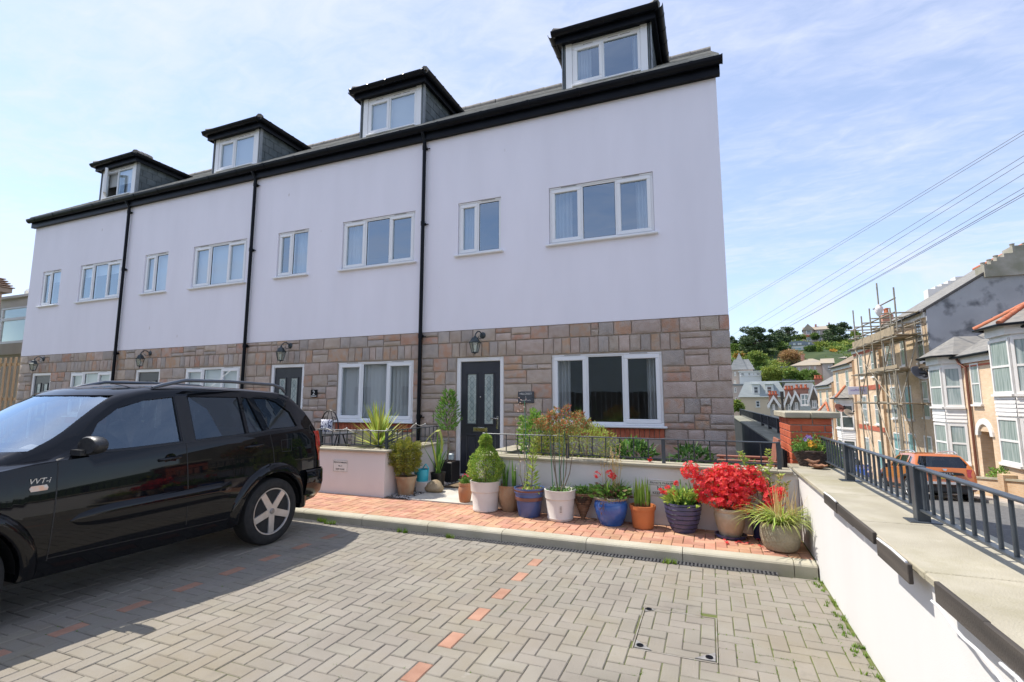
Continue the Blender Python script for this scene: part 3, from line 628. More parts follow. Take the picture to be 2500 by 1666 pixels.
def dormer(parent, dx, ajar):
    g = grp('dormer', parent); X0, X1, Y0 = -2.215 + dx, -.66 + dx, 8.15; zt = 8.0; SL = .724
    zr = lambda y: 6.90 + SL * (y - 7.87)
    q = MB()                                                       # white cladding either side of the window
    for a, b in ((X0 + .05, X0 + .17), (X1 - .17, X1 - .05)): q.cbox(a, b, Y0 - .03, Y0 + .05, 7.10, zt, .006)
    q.box(X0 + .17, X1 - .17, Y0 - .01, Y0 + .05, 7.955, zt); q.build('cladding', WHITE, g)
    x0, x1, z0, z1 = X0 + .172, X1 - .172, 7.135, 7.953
    # window (frame, lights and sill belong to the dormer)
    fo = MB(); d0 = Y0 - .02; xm = x0 + (x1 - x0) * .46; fr = .05
    fo.cbox(x0, x1, d0, d0 + .07, z0, z0 + fr, .006); fo.cbox(x0, x1, d0, d0 + .07, z1 - .085, z1, .006); fo.cbox(x0, x0 + fr, d0 + .001, d0 + .07, z0 + fr, z1 - .085, .006); fo.cbox(x1 - fr, x1, d0 + .001, d0 + .07, z0 + fr, z1 - .085, .006); fo.cbox(xm - .022, xm + .022, d0 + .001, d0 + .07, z0 + fr, z1 - .085, .006)
    fo.build('window_frame', WHITE, g); v = MB()
    for t in (.25, .62, .80): v.box(x0 + (x1 - x0) * t - .10, x0 + (x1 - x0) * t + .08, d0 - .003, d0, z1 - .045, z1 - .035)
    v.build('trickle_vent', M_('vent_grey', (.25, .25, .25), .6), g)
    MB().cbox(X0 + .17, X1 - .17, d0 - .075, d0 + .05, z0 - .035, z0 - .002, .008).build('window_sill', WHITE, g)
    c, e = z0 + fr, z1 - .085; a, b = x0 + fr, xm - .022; k = .045; y0, y1 = d0 - .016, d0 + .045
    q = MB()
    for bx in ((a - .012, b + .012, c - .012, c + k), (a - .012, b + .012, e - k, e + .012), (a - .012, a + k, c + k, e - k), (b - k, b + .012, c + k, e - k)): q.cbox(bx[0], bx[1], y0, y1, bx[2], bx[3], .006)
    p = MB().quad((a + k - .006, d0 + .02, c + k - .006), (b - k + .006, d0 + .02, c + k - .006), (b - k + .006, d0 + .02, e - k + .006), (a + k - .006, d0 + .02, e - k + .006))
    if ajar:
        Mx = Matrix.Translation((a, d0, 0)) @ Matrix.Rotation(radians(-32), 4, 'Z') @ Matrix.Translation((-a, -d0, 0)); q.xf(Mx); p.xf(Mx)
    q.build('casement', WHITE, g); p.build('pane', PANE, g)
    MB().quad((xm + .022, d0 + .02, c), (x1 - fr, d0 + .02, c), (x1 - fr, d0 + .02, e), (xm + .022, d0 + .02, e)).build('pane', PANE, g)
    q = MB(); q.quad((X0 + .1, 9.4, 7.0), (X1 - .1, 9.4, 7.0), (X1 - .1, 9.4, 8.2), (X0 + .1, 9.4, 8.2)); q.quad((X0 + .1, 8.25, 7.05), (X0 + .1, 9.4, 7.05), (X0 + .1, 9.4, 8.2), (X0 + .1, 8.25, 8.2)); q.quad((X1 - .1, 8.25, 7.05), (X1 - .1, 9.4, 7.05), (X1 - .1, 9.4, 8.2), (X1 - .1, 8.25, 8.2)); q.quad((X0 + .1, 8.25, 8.1), (X1 - .1, 8.25, 8.1), (X1 - .1, 9.4, 8.1), (X0 + .1, 9.4, 8.1)); q.build('room_lining', ROOM, g)
    # cheeks and their slates
    for X, s in ((X1, 1), (X0, -1)):
        ys = (zt - 6.90) / SL + 7.87
        tri = [(Y0 - .02, zr(Y0) - .02), (Y0 - .02, zt + .05), (ys + .1, zt + .05)]
        MB().prism(tri, X - .04 * s, X - .012 * s, 'x').build('cheek', SLATE, g)
        rows = 5; rh = (zt - zr(Y0)) / rows
        for r in range(rows):
            z0s = zr(Y0) + r * rh; z1s = min(zt + .03, z0s + rh * 1.25); ymax = (z1s - 6.90) / SL + 7.87; y = Y0 - .015 - (.12 if r % 2 else 0)
            while y < ymax:
                a, b = max(y, Y0 - .015), min(y + .245, ymax)
                yb0 = (z0s - 6.90) / SL + 7.87
                if b - a > .03:
                    pl = [(a, z0s), (min(b, max(a, yb0)), z0s)] if a < yb0 else [(a, zr(a))]
                    if b > yb0: pl += [(b, max(z0s, zr(b)))]
                    else: pl = [(a, z0s), (b, z0s)]
                    pl += [(b, z1s), (a, z1s)]
                    o = MB().prism(pl, X - .006 * s, X + (.0 + .004) * s, 'x')
                    o.v = [(p[0] + s * .010 * (z1s - p[2]) / (z1s - z0s), p[1] + (-.0025 if abs(p[1] - b) < 1e-6 else .0025 if abs(p[1] - a) < 1e-6 else 0), p[2]) for p in o.v]
                    o.build('slate', SLATE, g)
                y += .25
        MB().box(X + .000 * s, X + .022 * s, Y0 - .035, Y0 + .03, zr(Y0), zt + .02).build('corner_trim', M_('lead', (.19, .21, .23), .6, c2=(.25, .27, .29), scale=8), g)
    # fascia, gutters, low hipped slate roof with hip tiles
    E0, E1, EY = X0 - .16, X1 + .16, Y0 - .21; yb = (8.17 - 6.90) / SL + 7.87
    q = MB(); q.box(E0 + .055, E1 - .055, EY + .06, EY + .08, 7.955, 8.125); q.box(E0 + .055, E0 + .075, EY + .08, yb, 7.955, 8.125); q.box(E1 - .075, E1 - .055, EY + .08, yb, 7.955, 8.125); q.box(E0 + .075, E1 - .075, EY + .08, yb - .3, 7.985, 8.0); q.build('fascia', BLACKP, g)
    q = MB(); r = .078
    ang = [pi + pi * k / 8 for k in range(9)]; 
    def gut(p0, p1, out):
        n = len(ang); o = len(q.v); ax = Vector(p1) - Vector(p0)
        for P in (Vector(p0), Vector(p1)):
            for rr in (r, r - .008):
                for t in ang: q.v.append(tuple(P + Vector(out) * (rr * cos(t)) + Vector((0, 0, rr * sin(t)))))
        for i in range(n - 1):
            q.f.append((o + i, o + i + 1, o + 2 * n + i + 1, o + 2 * n + i)); q.f.append((o + n + i, o + n + i + 1, o + 3 * n + i + 1, o + 3 * n + i))
            q.f.append((o + i, o + i + 1, o + n + i + 1, o + n + i)); q.f.append((o + 2 * n + i, o + 2 * n + i + 1, o + 3 * n + i + 1, o + 3 * n + i))
        q.f.append((o, o + 2 * n, o + 3 * n, o + n)); q.f.append((o + n - 1, o + 3 * n - 1, o + 4 * n - 1, o + 2 * n - 1))
    zg = 8.135
    gut((E0, EY, zg), (E1, EY, zg), (0, 1, 0)); gut((E1, EY, zg), (E1, yb, zg), (1, 0, 0)); gut((E0, EY, zg), (E0, yb, zg), (1, 0, 0)); q.build('gutter', BLACKP, g, smooth=40)
    q = MB()
    for k in range(5):
        x = E0 + .05 + (E1 - E0 - .1) * k / 4; q.tube([(x - .02, EY, zg - .002), (x + .02, EY, zg - .002)], r + .006, 10, True)
    for k in range(5):
        y = EY + .25 + (yb - EY - .3) * k / 4
        for X in (E0, E1): q.tube([(X, y - .02, zg - .002), (X, y + .02, zg - .002)], r + .006, 10, True)
    q.v = [(p[0], p[1], min(p[2], zg + .004)) for p in q.v]; q.build('gutter_joint', BLACKP, g)
    xm = (E0 + E1) / 2; hr = 8.15; ht = hr + (E1 - E0) / 2 * .5; yh = EY + (E1 - E0) / 2; yr = (ht - 6.90) / SL + 7.87 + .2; yb2 = (hr - 6.90) / SL + 7.87 + .1
    q = MB(); q.quad((E0, EY, hr), (E1, EY, hr), (xm, yh, ht)); q.add([(E1, EY, hr), (E1, yb2, hr), (xm, yr, ht), (xm, yh, ht)], [(0, 1, 2, 3)]); q.add([(E0, EY, hr), (xm, yh, ht), (xm, yr, ht), (E0, yb2, hr)], [(0, 1, 2, 3)]); q.build('dormer_roof', ROOFS, g)
    for X, s in ((E0, 1), (E1, -1)):
        p0, p1 = Vector((X + .03 * s, EY + .03, hr + .015)), Vector((xm, yh, ht)); d = (p1 - p0)
        for k in range(3):
            a, b = p0 + d * (k / 3), p0 + d * ((k + 1) / 3 + .02); MB().tube([a, b], [.082, .07], 8).build('hip_tile', RIDGE, g, smooth=50)
def house(k):
    dx = -HW * k; xr = .33 if k == 0 else -5.0 - HW * (k - 1); xl = -5.0 + dx if k < 3 else -18.5
    h = thing('terrace_house', ((xl + xr) / 2, FY, .1), NAMES[k], 'house', 'lilac rendered terrace houses')
    ops_g = [(-4.27 + dx, -3.335 + dx, .0, 2.27), (-2.45 + dx, -.655 + dx, .905, 2.255)]; ops_u = [(-4.27 + dx, -3.385 + dx, 4.16, 5.215), (-2.47 + dx, -.69 + dx, 4.15, 5.22)]
    mb = MB(); sheet(mb, xl, xr, 2.775, 6.95, ops_u, FY - .018, .12)
    mb.quad((xl, FY - .018, 2.775), (xr, FY - .018, 2.775), (xr, FY + .05, 2.775), (xl, FY + .05, 2.775))
    for X, on in ((xr, k == 0), (xl, k == 3)):
        if on: mb.add([(X, FY - .018, 2.775), (X, 15.2, 2.775), (X, 15.2, 6.9), (X, 11.55, 9.45), (X, FY - .018, 6.9)], [(0, 1, 2, 3, 4)]); mb.quad((X, FY + .03, -1.5), (X, 15.2, -1.5), (X, 15.2, 2.775), (X, FY + .03, 2.775))
    mb.build('rendered_wall', RENDER, h); MB().quad((xl, 15.2, -1.5), (xr, 15.2, -1.5), (xr, 15.2, 6.9), (xl, 15.2, 6.9)).build('rear_wall', RENDER, h)
    mb = MB(); sheet(mb, xl, xr, -.3, 2.775, ops_g, FY + .006, .11); wl = mb.build('stone_wall', MORTAR, h)
    stonework(wl, xl, xr + (.012 if k == 0 else 0), [(o[0], o[1], o[2] if i else .0, o[3]) for i, o in enumerate(ops_g)], 11 + k * 5)
    # soldier course of red bricks under the window
    for i in range(24):
        a = ops_g[1][0] + i * (1.795 / 24); MB().cbox(a + .004, a + 1.795 / 24 - .004, FY - .012, FY + .1, .91, 1.060, .004).build('soldier_brick', RBRICK, wl)
    MB().box(ops_g[1][0] + .001, ops_g[1][1] - .001, FY + .004, FY + .12, .906, 1.066).build('brick_bed', MORTAR, wl)
    mb = MB()
    for z0, z1 in ((.14, 2.6), (2.8, 5.6)):
        mb.add([(xl + .05, 8.16, z0), (xr - .05, 8.16, z0), (xr - .05, 11.5, z0), (xl + .05, 11.5, z0), (xl + .05, 8.16, z1), (xr - .05, 8.16, z1), (xr - .05, 11.5, z1), (xl + .05, 11.5, z1)], [(0, 1, 2, 3), (4, 5, 6, 7), (1, 2, 6, 5), (2, 3, 7, 6), (3, 0, 4, 7)])
    mb.build('room_lining', ROOM, h)
    Yw = FY + .012
    wg = window(h, ops_g[1][0], ops_g[1][1], 1.10, 2.255, Yw, (.335, .665), (0, 2), sill=.05, glassm=glass('ground_floor_glass', (.86, .9, .92), 1.5, 0, .07, .05))
    ws = window(h, ops_u[0][0] + .005, ops_u[0][1] - .005, 4.195, 5.21, Yw, (.46,), (0,), sill=.06)
    wb = window(h, ops_u[1][0] + .005, ops_u[1][1] - .005, 4.185, 5.215, Yw, (.325, .66), (0, 2), sill=.06)
    # what hangs behind the glass
    gx0, gx1 = ops_g[1][:2]; sx0, sx1 = ops_u[0][:2]; bx0, bx1 = ops_u[1][:2]; Yc = FY + .16
    if k == 0:
        curtain(gx0 - .05, gx0 + .28, 1.0, 2.3, Yc, 5).build('curtain', CURT, wg); curtain(gx1 - .25, gx1 + .05, 1.0, 2.3, Yc, 5).build('curtain', CURT, wg)
        curtain(sx0 - .05, sx0 + .34, 4.1, 5.3, Yc, 5).build('curtain', CURT, ws); curtain(sx1 - .08, sx1 + .05, 4.1, 5.3, Yc, 3).build('curtain', CURT, ws)
        curtain(bx0 - .05, bx0 + .38, 4.1, 5.3, Yc, 6).build('curtain', CURT, wb); curtain(bx1 - .30, bx1 + .05, 4.1, 5.3, Yc, 6).build('curtain', CURT, wb)
    elif k == 1:
        for i in range(20):
            x = gx0 + .03 + i * .087; a = R(.25, .6) if x < gx0 + 1.15 else R(.9, 1.25)
            MB().box(-.042, .042, -.001, .001, 1.12, 2.22, M=Matrix.Translation((x + .04, Yc - .02, 0)) @ Matrix.Rotation(a, 4, 'Z')).build('blind_slat', BLIND, wg)
        curtain(sx0 + .42, sx1, 4.2, 5.2, Yc, 4, .02).build('curtain', CURT, ws)
        curtain(bx0 - .02, bx0 + .45, 4.1, 5.3, Yc, 5, .02).build('curtain', CURT, wb)
    else:
        for wn, a, b, z0, z1 in ((ws, sx0, sx1, 4.2, 5.2), (wb, bx0, bx1, 4.2, 5.2), (wg, gx0, gx1, 1.15, 2.2)):
            if k == 2: MB().box(a + .02, b - .02, Yc - .04, Yc - .036, z0, z1).build('roller_blind', BLIND, wn)
            else: MB().box(a + .02, b - .02, Yc - .04, Yc - .036, z0 + .7 * (z1 - z0), z1).build('roller_blind', BLIND, wn)
    door(h, ops_g[0][0], ops_g[0][1], .165, 2.27, k < 2)
    dormer(h, dx, k == 3)
    g = [o for o in h.children if o.name.startswith('dormer')][0]
    if k == 0:
        curtain(-2.0, -1.72, 7.15, 7.9, 8.26, 5).build('curtain', CURT, g); curtain(-.98, -.83, 7.15, 7.9, 8.26, 3).build('curtain', CURT, g)
    else: MB().box(-2.02 + dx, -.85 + dx, 8.22, 8.225, 7.2 if k < 3 else 7.5, 7.9).build('roller_blind', BLIND, g)
    # roof, slates, ridge
    xe = xr + (.06 if k == 0 else 0); xs = xl - (.06 if k == 3 else 0); SL = .724
    MB().prism([(7.83, 6.86), (7.83, 6.90), (11.5, 9.555), (15.3, 6.86), (15.3, 6.82), (11.5, 9.515)], xs, xe, 'x').build('roof', ROOFS, h)
    q = MB(); nrow = 21; L = sqrt(1 + SL * SL)
    for r in range(nrow):
        t0 = r * .175; y = 7.84 + t0; z = 6.90 + SL * (y - 7.83) + .010; x = xs - (.12 if r % 2 else 0)
        while x < xe:
            a, b = max(x + .002, xs), min(x + .238, xe)
            if b - a > .02:
                y1 = y + .2; z1 = 6.90 + SL * (y1 - 7.83) + .004; e = R(0, .004)
                q.add([(a, y, z - .009), (b, y, z - .009), (b, y, z + e), (a, y, z + e), (b, y1, z1), (a, y1, z1)], [(0, 1, 2, 3), (3, 2, 4, 5)])
            x += .24
    q.build('roof_slates', ROOFS, h, smooth='raw', kind='stuff')
    x = xs
    while x < xe - .05:
        b = min(x + .45, xe); MB().tube([(x, 11.5, 9.545), (b + .01, 11.5, 9.545)], [.10, .108], 8).build('ridge_tile', RIDGE, h, smooth=50); x += .45
    # eaves: fascia, gutter, joints, downpipe
    MB().box(xs, xe + (.0 if k else .0), 7.885, 7.915, 6.60, 6.86).build('fascia', BLACKP, h)
    MB().box(xs, xe, 7.915, FY - .02, 6.605, 6.63).build('soffit', BLACKP, h)
    q = MB(); pr = [(7.825 + .075 * cos(t), 6.83 + .105 * sin(t)) for t in [pi + pi * i / 10 for i in range(11)]] + [(7.825 + .066 * cos(t), 6.832 + .096 * sin(t)) for t in [2 * pi - pi * i / 10 for i in range(11)]]
    q.prism(pr, xs - (.02 if k == 3 else 0), xe + (.03 if k == 0 else 0), 'x'); q.build('gutter', BLACKP, h, smooth=40)
    x = xs + .35
    while x < xe:
        q = MB(); q.prism([(7.825 + .082 * cos(t), 6.831 + .113 * sin(t)) for t in [pi + pi * i / 10 for i in range(11)]], x, x + .05, 'x'); q.build('gutter_joint', BLACKP, h); x += .92
    if k == 0: q = MB(); q.prism([(7.825 + .085 * cos(t), 6.833 + .116 * sin(t)) for t in [pi + pi * i / 10 for i in range(11)]], xe + .03, xe + .045, 'x'); q.build('gutter_end', BLACKP, h)
    if k < 3:
        X = xl; q = MB(); q.tube([(X, 7.83, 6.82), (X, 7.83, 6.72), (X, 7.915, 6.60), (X, 7.915, 6.5), (X, 7.915, .2)], .036, 12); q.build('downpipe', BLACKP, h, smooth=40)
        for z in (6.45, 4.9, 2.70, 1.2):
            q = MB(); q.tube([(X, 7.915, z - .04), (X, 7.915, z + .04)], .043, 12); q.cbox(X + .03, X + .10, 7.945, 7.965, z - .02, z - .005, .003); q.cbox(X - .035, X + .035, 7.95, FY - .0, z - .025, z + .025, .004); q.build('pipe_bracket', BLACKP, h)
    lantern(-3.80 + dx, ['black lantern over the front door of the nearest house', 'black lantern over the door beside the number 2 plaque', 'black lantern above the roof rail of the parked black car', 'black lantern on the far left house next to the timber fence'][k])
for k in range(4): house(k)
# ------------------------------------------------------------------ name plaques
SLP = M_('plaque_slate', (.055, .06, .068), .5, c2=(.075, .08, .09), scale=12, bump=.15); LETTER = M_('letter_white', (.75, .75, .73), .6)
FACE = lambda x, y, z: Matrix.Translation((x, y, z)) @ Matrix.Rotation(pi / 2, 4, 'X')
p = thing('name_plaque', (-2.905, FY, 1.545), 'dark slate name plaque reading HILLCREST on the stone wall', 'plaque')
MB().cbox(-3.05, -2.76, FY - .045, FY - .018, 1.45, 1.645, .004).build('slab', SLP, p)
text('lettering', 'HILLCREST', .046, FACE(-2.905, FY - .0465, 1.605), LETTER, p); text('lettering', '1', .045, FACE(-2.905, FY - .0465, 1.55), LETTER, p)
q = MB(); q.tube([(-2.99 + .017 * i, FY - .046, 1.497 + .008 * sin(i * 2.3)) for i in range(11)], .003, 5); q.build('flourish', LETTER, p)
for x in (-3.035, -2.775): MB().lathe([(.008, 0), (.008, .004), (0, .004)], 10, M=FACE(x, FY - .0455, 1.545)).build('screw', M_('screw', (.02, .02, .02), .4), p)
for k, xx, tx, lb in ((1, -7.54, '2', 'square black plaque with a white figure 2 on the stone wall'), (3, -16.65, '4', 'small dark number plaque beside the far left front door')):
    p = thing('number_plaque', (xx, FY, 1.635), lb, 'plaque'); MB().cbox(xx - .082, xx + .082, FY - .045, FY - .018, 1.56, 1.715, .004).build('slab', BLACKP, p)
    text('figure', tx, .125, FACE(xx, FY - .0465, 1.648), LETTER, p); MB().box(xx - .072, xx + .072, FY - .0465, FY - .0452, 1.578, 1.592).build('street_line', LETTER, p)
# round black hose reel hook by the nearest window
hk = thing('wall_hook', (-2.79, FY, 1.19), 'small round black fitting on the stone wall by the red-tipped shrub', 'wall fitting')
MB().lathe([(.0, 0), (.05, 0), (.055, .02), (.04, .05), (0, .055)], 16, M=FACE(-2.79, FY - .02, 1.19)).build('body', BLACKP, hk, smooth=1)
# ================================================================== front garden walls, railings, boundary wall
WARM = render_mat('warm_render', (.70, .655, .635), False)
COOLW = render_mat('white_render', (.70, .685, .67))
COPE = M_('coping_stone', (.33, .30, .225), .88, c2=(.41, .375, .29), scale=3.5, var=.10, bump=.35, bscale=130, rnd=.05)
def wall_dirt(m, zb):
    return m
def railing(name, pts, z0, z1, label, posts, step=.145, post_t=.02, plate=False, grpname=None, rb=.0075):
    """pts: plan polyline of the rail"""
    t = thing(name, (pts[0][0], pts[0][1], z0 - .07), label, 'railing', grpname)
    for a, b in zip(pts[:-1], pts[1:]):
        A, B = Vector((*a, 0)), Vector((*b, 0)); d = B - A; L = d.length; ang = atan2(d.y, d.x); M = Matrix.Translation(A) @ Matrix.Rotation(ang, 4, 'Z')
        MB().cbox(0, L, -.022, .022, z1 - .012, z1, .003, M).build('top_rail', RAILM, t)
        MB().box(0, L, -.018, .018, z0, z0 + .010, M).build('bottom_rail', RAILM, t)
        n = max(2, round(L / step))
        for k in range(1, n):
            p = A + d * (k / n); MB().tube([(p.x, p.y, z0 + .008), (p.x, p.y, z1 - .01)], rb, 6).build('baluster', RAILM, t, smooth=70)
    for (x, y) in posts:
        q = MB(); q.cbox(x - post_t, x + post_t, y - post_t, y + post_t, z0 - .065, z1 + .004, .003)
        if plate: q.cbox(x - .075, x + .075, y - .06, y + .06, z0 - .066, z0 - .056, .002)
        else: q.cbox(x - .045, x + .045, y - .045, y + .045, z0 - .066, z0 - .058, .002)
        q.build('post', RAILM, t)
    return t
def coping(parent, x0, x1, y0, y1, z0, z1, L, axis='x', start=None, mat=None):
    a, b = (x0, x1) if axis == 'x' else (y0, y1); s = start if start is not None else a; s = s - L * math.ceil((s - a) / L)
    while s < b:
        p, q = max(s, a), min(s + L, b)
        if q - p > .03:
            m = MB(); c = .006
            if axis == 'x': m.cbox(p + .003, q - .003, y0, y1, z0, z1, c)
            else: m.cbox(x0, x1, p + .003, q - .003, z0, z1, c)
            m.build('coping_stone', mat or COPE, parent)
        s += L
ZC0, ZC1 = .735, .77
gw = thing('garden_wall', (-6.6, 6.25, .1), 'low pinkish rendered garden wall with a private parking sign behind the car', 'garden wall')
q = MB(); q.box(-9.2, -4.42, 6.13, 6.36, .0, ZC0); q.box(-4.65, -4.42, 6.3601, FY + .004, .0, ZC0); q.build('rendered_face', WARM, gw)
coping(gw, -9.2, -4.37, 6.085, 6.41, ZC0, ZC1, .9, 'x', -4.37); coping(gw, -4.70, -4.37, 6.414, FY - .02, ZC0, ZC1, .9, 'y', 6.414)
railing('railing', [(-9.0, 6.25), (-4.49, 6.25), (-4.53, 7.93)], .815, 1.045, 'black railing round the yucca and bistro table, wrapped in fairy lights', [(-4.49, 6.25), (-5.75, 6.25), (-7.0, 6.25), (-8.25, 6.25)], grpname='front garden railings')
gw1 = thing('garden_wall', (-1, 6.05, .1), 'low white rendered garden wall behind the long row of flower pots', 'garden wall')
q = MB(); q.box(-2.95, .808, 5.935, 6.16, .0, ZC0); q.box(-2.95, -2.72, 6.1601, FY + .004, .0, ZC0); q.build('rendered_face', COOLW, gw1)
coping(gw1, -3.0, .768, 5.895, 6.21, ZC0, ZC1, .9, 'x', -.27); coping(gw1, -3.0, -2.67, 6.214, FY - .02, ZC0, ZC1, .9, 'y', 6.214)
railing('railing', [(-2.87, 6.02), (.657, 6.02)], .815, 1.05, 'dark grey railing on the white wall behind the flower pots', [(-2.87, 6.02), (-1.68, 6.02), (-.515, 6.02), (.657, 6.02)], step=.165, grpname='front garden railings')
for nm, x0, x1, y0, z, lb in (('planting_bed', -2.72, .33, 6.16, .60, 'dark earth of the raised bed below the nearest window'), ('planting_bed', -9.2, -4.66, 6.36, .45, 'dark earth and paving of the second front garden')):
    tag(MB().quad((x0, y0, z), (x1, y0, z), (x1, FY + .004, z), (x0, FY + .004, z)).build(nm, SOIL), lb, kind='structure')
# parking signs
SIGNW = M_('sign_white', (.74, .72, .68), .5, c2=(.68, .66, .62), scale=6); SIGNK = M_('sign_ink', (.05, .05, .05), .6)
def psign(x0, x1, z0, z1, Y, rows, label):
    t = thing('parking_sign', ((x0 + x1) / 2, Y, z0), label, 'sign'); MB().cbox(x0, x1, Y - .006, Y + .001, z0, z1, .002).build('board', SIGNW, t)
    q = MB(); e = .008; w_ = .0022
    for b in ((x0 + e, x1 - e, z0 + e, z0 + e + w_), (x0 + e, x1 - e, z1 - e - w_, z1 - e), (x0 + e, x0 + e + w_, z0 + e + w_, z1 - e - w_), (x1 - e - w_, x1 - e, z0 + e + w_, z1 - e - w_)): q.box(b[0], b[1], Y - .0072, Y - .0058, b[2], b[3])
    q.build('border', SIGNK, t)
    for body, s, z in rows: text('lettering', body, s, FACE((x0 + x1) / 2, Y - .0075, z0 + (z1 - z0) * z), SIGNK, t)
psign(-5.36, -5.085, .421, .60, 6.13, (('PRIVATE PARKING', .030, .78), ('No. 2', .030, .50), ('KEEP CLEAR', .030, .23)), 'small white private parking sign on the pinkish wall behind the car')
psign(-.70, -.36, .412, .595, 5.935, (('PRIVATE PARKING', .034, .80), ('No 1', .06, .49), ('KEEP CLEAR', .042, .19)), 'white private parking sign half hidden behind the pots on the white wall')
q = MB(); q.box(-.685, -.375, 5.9265, 5.9285, .535, .538); q.build('rule', SIGNK, bpy.data.objects['parking_sign.001'])
# ------------------------------------------------------------------ boundary wall on the right
BX0, BX1 = .81, 1.27; ZB = .765; ZT = .80; PY0, PY1 = 6.30, 7.18
bw = thing('boundary_wall', (1.04, 2, 0), 'white rendered boundary wall with pale coping slabs on the right', 'wall')
MB().box(BX0, BX1, -4, PY0 + .3, -1.6, ZB).build('rendered_face', COOLW, bw)
coping(bw, .772, 1.315, -4, PY0 - .002, ZB, ZT, .923, 'y', 5.31)
WOOD = M_('weathered_board', (.035, .03, .026), .9, c2=(.085, .072, .06), scale=9, stretch=(1, .08, 1.5), bump=.15, bscale=140, rnd=.15)
tb = thing('edge_boards', (.76, 3, .78), 'dark weathered boards fixed along the edge of the wall coping', 'boards')
for y0, y1, z0, z1, dx in ((3.94, 4.32, .74, .812, 0), (3.56, 3.935, .742, .806, .004), (3.15, 3.555, .748, .808, .002), (2.60, 3.01, .728, .808, -.018), (2.025, 2.39, .735, .812, 0), (1.45, 2.02, .738, .812, -.004), (.8, 1.44, .735, .81, 0)):
    MB().cbox(.752 + dx, .771 + dx, y0, y1, z0, z1, .003).build('board', WOOD, tb)
for y0, y1, z, x in ((3.95, 4.31, .815, .757), (2.62, 3.0, .811, .738)):
    MB().tube([(x, y0, z), (x + .002, (y0 + y1) / 2, z + .003), (x, y1, z)], .0055, 6).build('white_bead', WHITE, tb)
MB().tube([(.745, 2.40 - .06 * i, .735 - .006 * i + .008 * sin(i * 1.3)) for i in range(9)], .0055, 6).build('white_bead', WHITE, tb)
MB().tube([(.742, 1.92 - .08 * i, .735 - .004 * i + .006 * sin(i * 1.7)) for i in range(8)], .0055, 6).build('white_bead', WHITE, tb)
railing('railing', [(1.10, PY0 - .01), (1.10, -1.5)], .862, 1.108, 'blue grey railing on the coping of the right boundary wall', [(1.10, 5.13), (1.10, 3.57), (1.10, 2.0), (1.10, .45)], step=.112, post_t=.032, plate=True, rb=.009)
# brick pillar with stone cap, brick by brick
pl = thing('brick_pillar', (1.02, 6.7, .8), 'orange red brick pillar with a stone cap on the boundary wall', 'pillar')
PX0, PX1 = .82, 1.225; PB = M_('pillar_brick', (.43, .085, .035), .75, c2=(.50, .125, .055), scale=10, var=.08, bump=.3, bscale=120, rnd=.10)
MB().box(PX0 + .012, PX1 - .012, PY0 + .012, PY1 - .012, ZB, 1.296).build('core', M_('grey_mortar', (.36, .34, .31), .95, bump=.4, bscale=150), pl)
zz = 1.296; r = 0
while zz > .80:
    z0 = zz - .076; h0, h1 = z0 + .005, zz - .005
    for (a0, a1, c, ax) in ((PX0, PX1, PY0, 'x'), (PY0 + .1, PY1, PX0, 'y')):
        s = a0 - (.1125 if (r + (ax == 'y')) % 2 else 0)
        while s < a1 - .01:
            p, e = max(s, a0), min(s + .225, a1)
            if e - p > .04:
                m = MB()
                if ax == 'x': m.cbox(p + (.0 if p == a0 else .005), e - (0 if e == a1 else .005), c, c + .1, h0, h1, .004)
                else: m.cbox(c, c + .095, p + .005, e - .005, h0, h1, .004)
                m.build('brick', PB, pl)
            s += .225
    zz -= .076; r += 1
CAP = MB(); CAP.cbox(PX0 - .05, 1.02, PY0 - .05, PY1 + .05, 1.297, 1.362, .008); CAP.build('cap_stone', COPE, pl); MB().cbox(1.024, PX1 + .075, PY0 - .05, PY1 + .05, 1.297, 1.362, .008).build('cap_stone', COPE, pl)
# wall beyond the pillar beside the gable
far = onX(1807, 1001, 1.1).y
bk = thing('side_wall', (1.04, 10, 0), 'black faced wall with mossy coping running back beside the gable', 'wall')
MB().box(BX0 + .0, BX1, PY0 + .31, far, -2.5, .90).build('face', M_('side_wall_black', (.012, .012, .013), .8, c2=(.03, .03, .03), scale=3), bk)  # whole wall face coloured near black, slightly mottled
coping(bk, .775, 1.315, PY1 + .056, far, .902, .935, .92, 'y', PY1 + .056, M_('mossy_coping', (.17, .165, .12), .9, c2=(.26, .25, .19), scale=6, var=.2, bump=.4))
RAIL_K = RAILM; RAILM = M_('rail_black', (.012, .013, .015), .45, c2=(.03, .03, .033), scale=8)
railing('railing', [(1.10, PY1 + .06), (1.10, far)], .99, 1.19, 'black railing on the side wall beyond the brick pillar', [(1.10, y) for y in (8.3, 9.7, 11.1, 12.5, far - .1)], step=.11, post_t=.03)
RAILM = RAIL_K
tag(MB().box(.33, .812, 6.165, 16, -2.6, -1.6).build('passage', M_('passage_floor', (.05, .05, .05), .9)), 'sunken passage between gable and side wall', kind='structure')
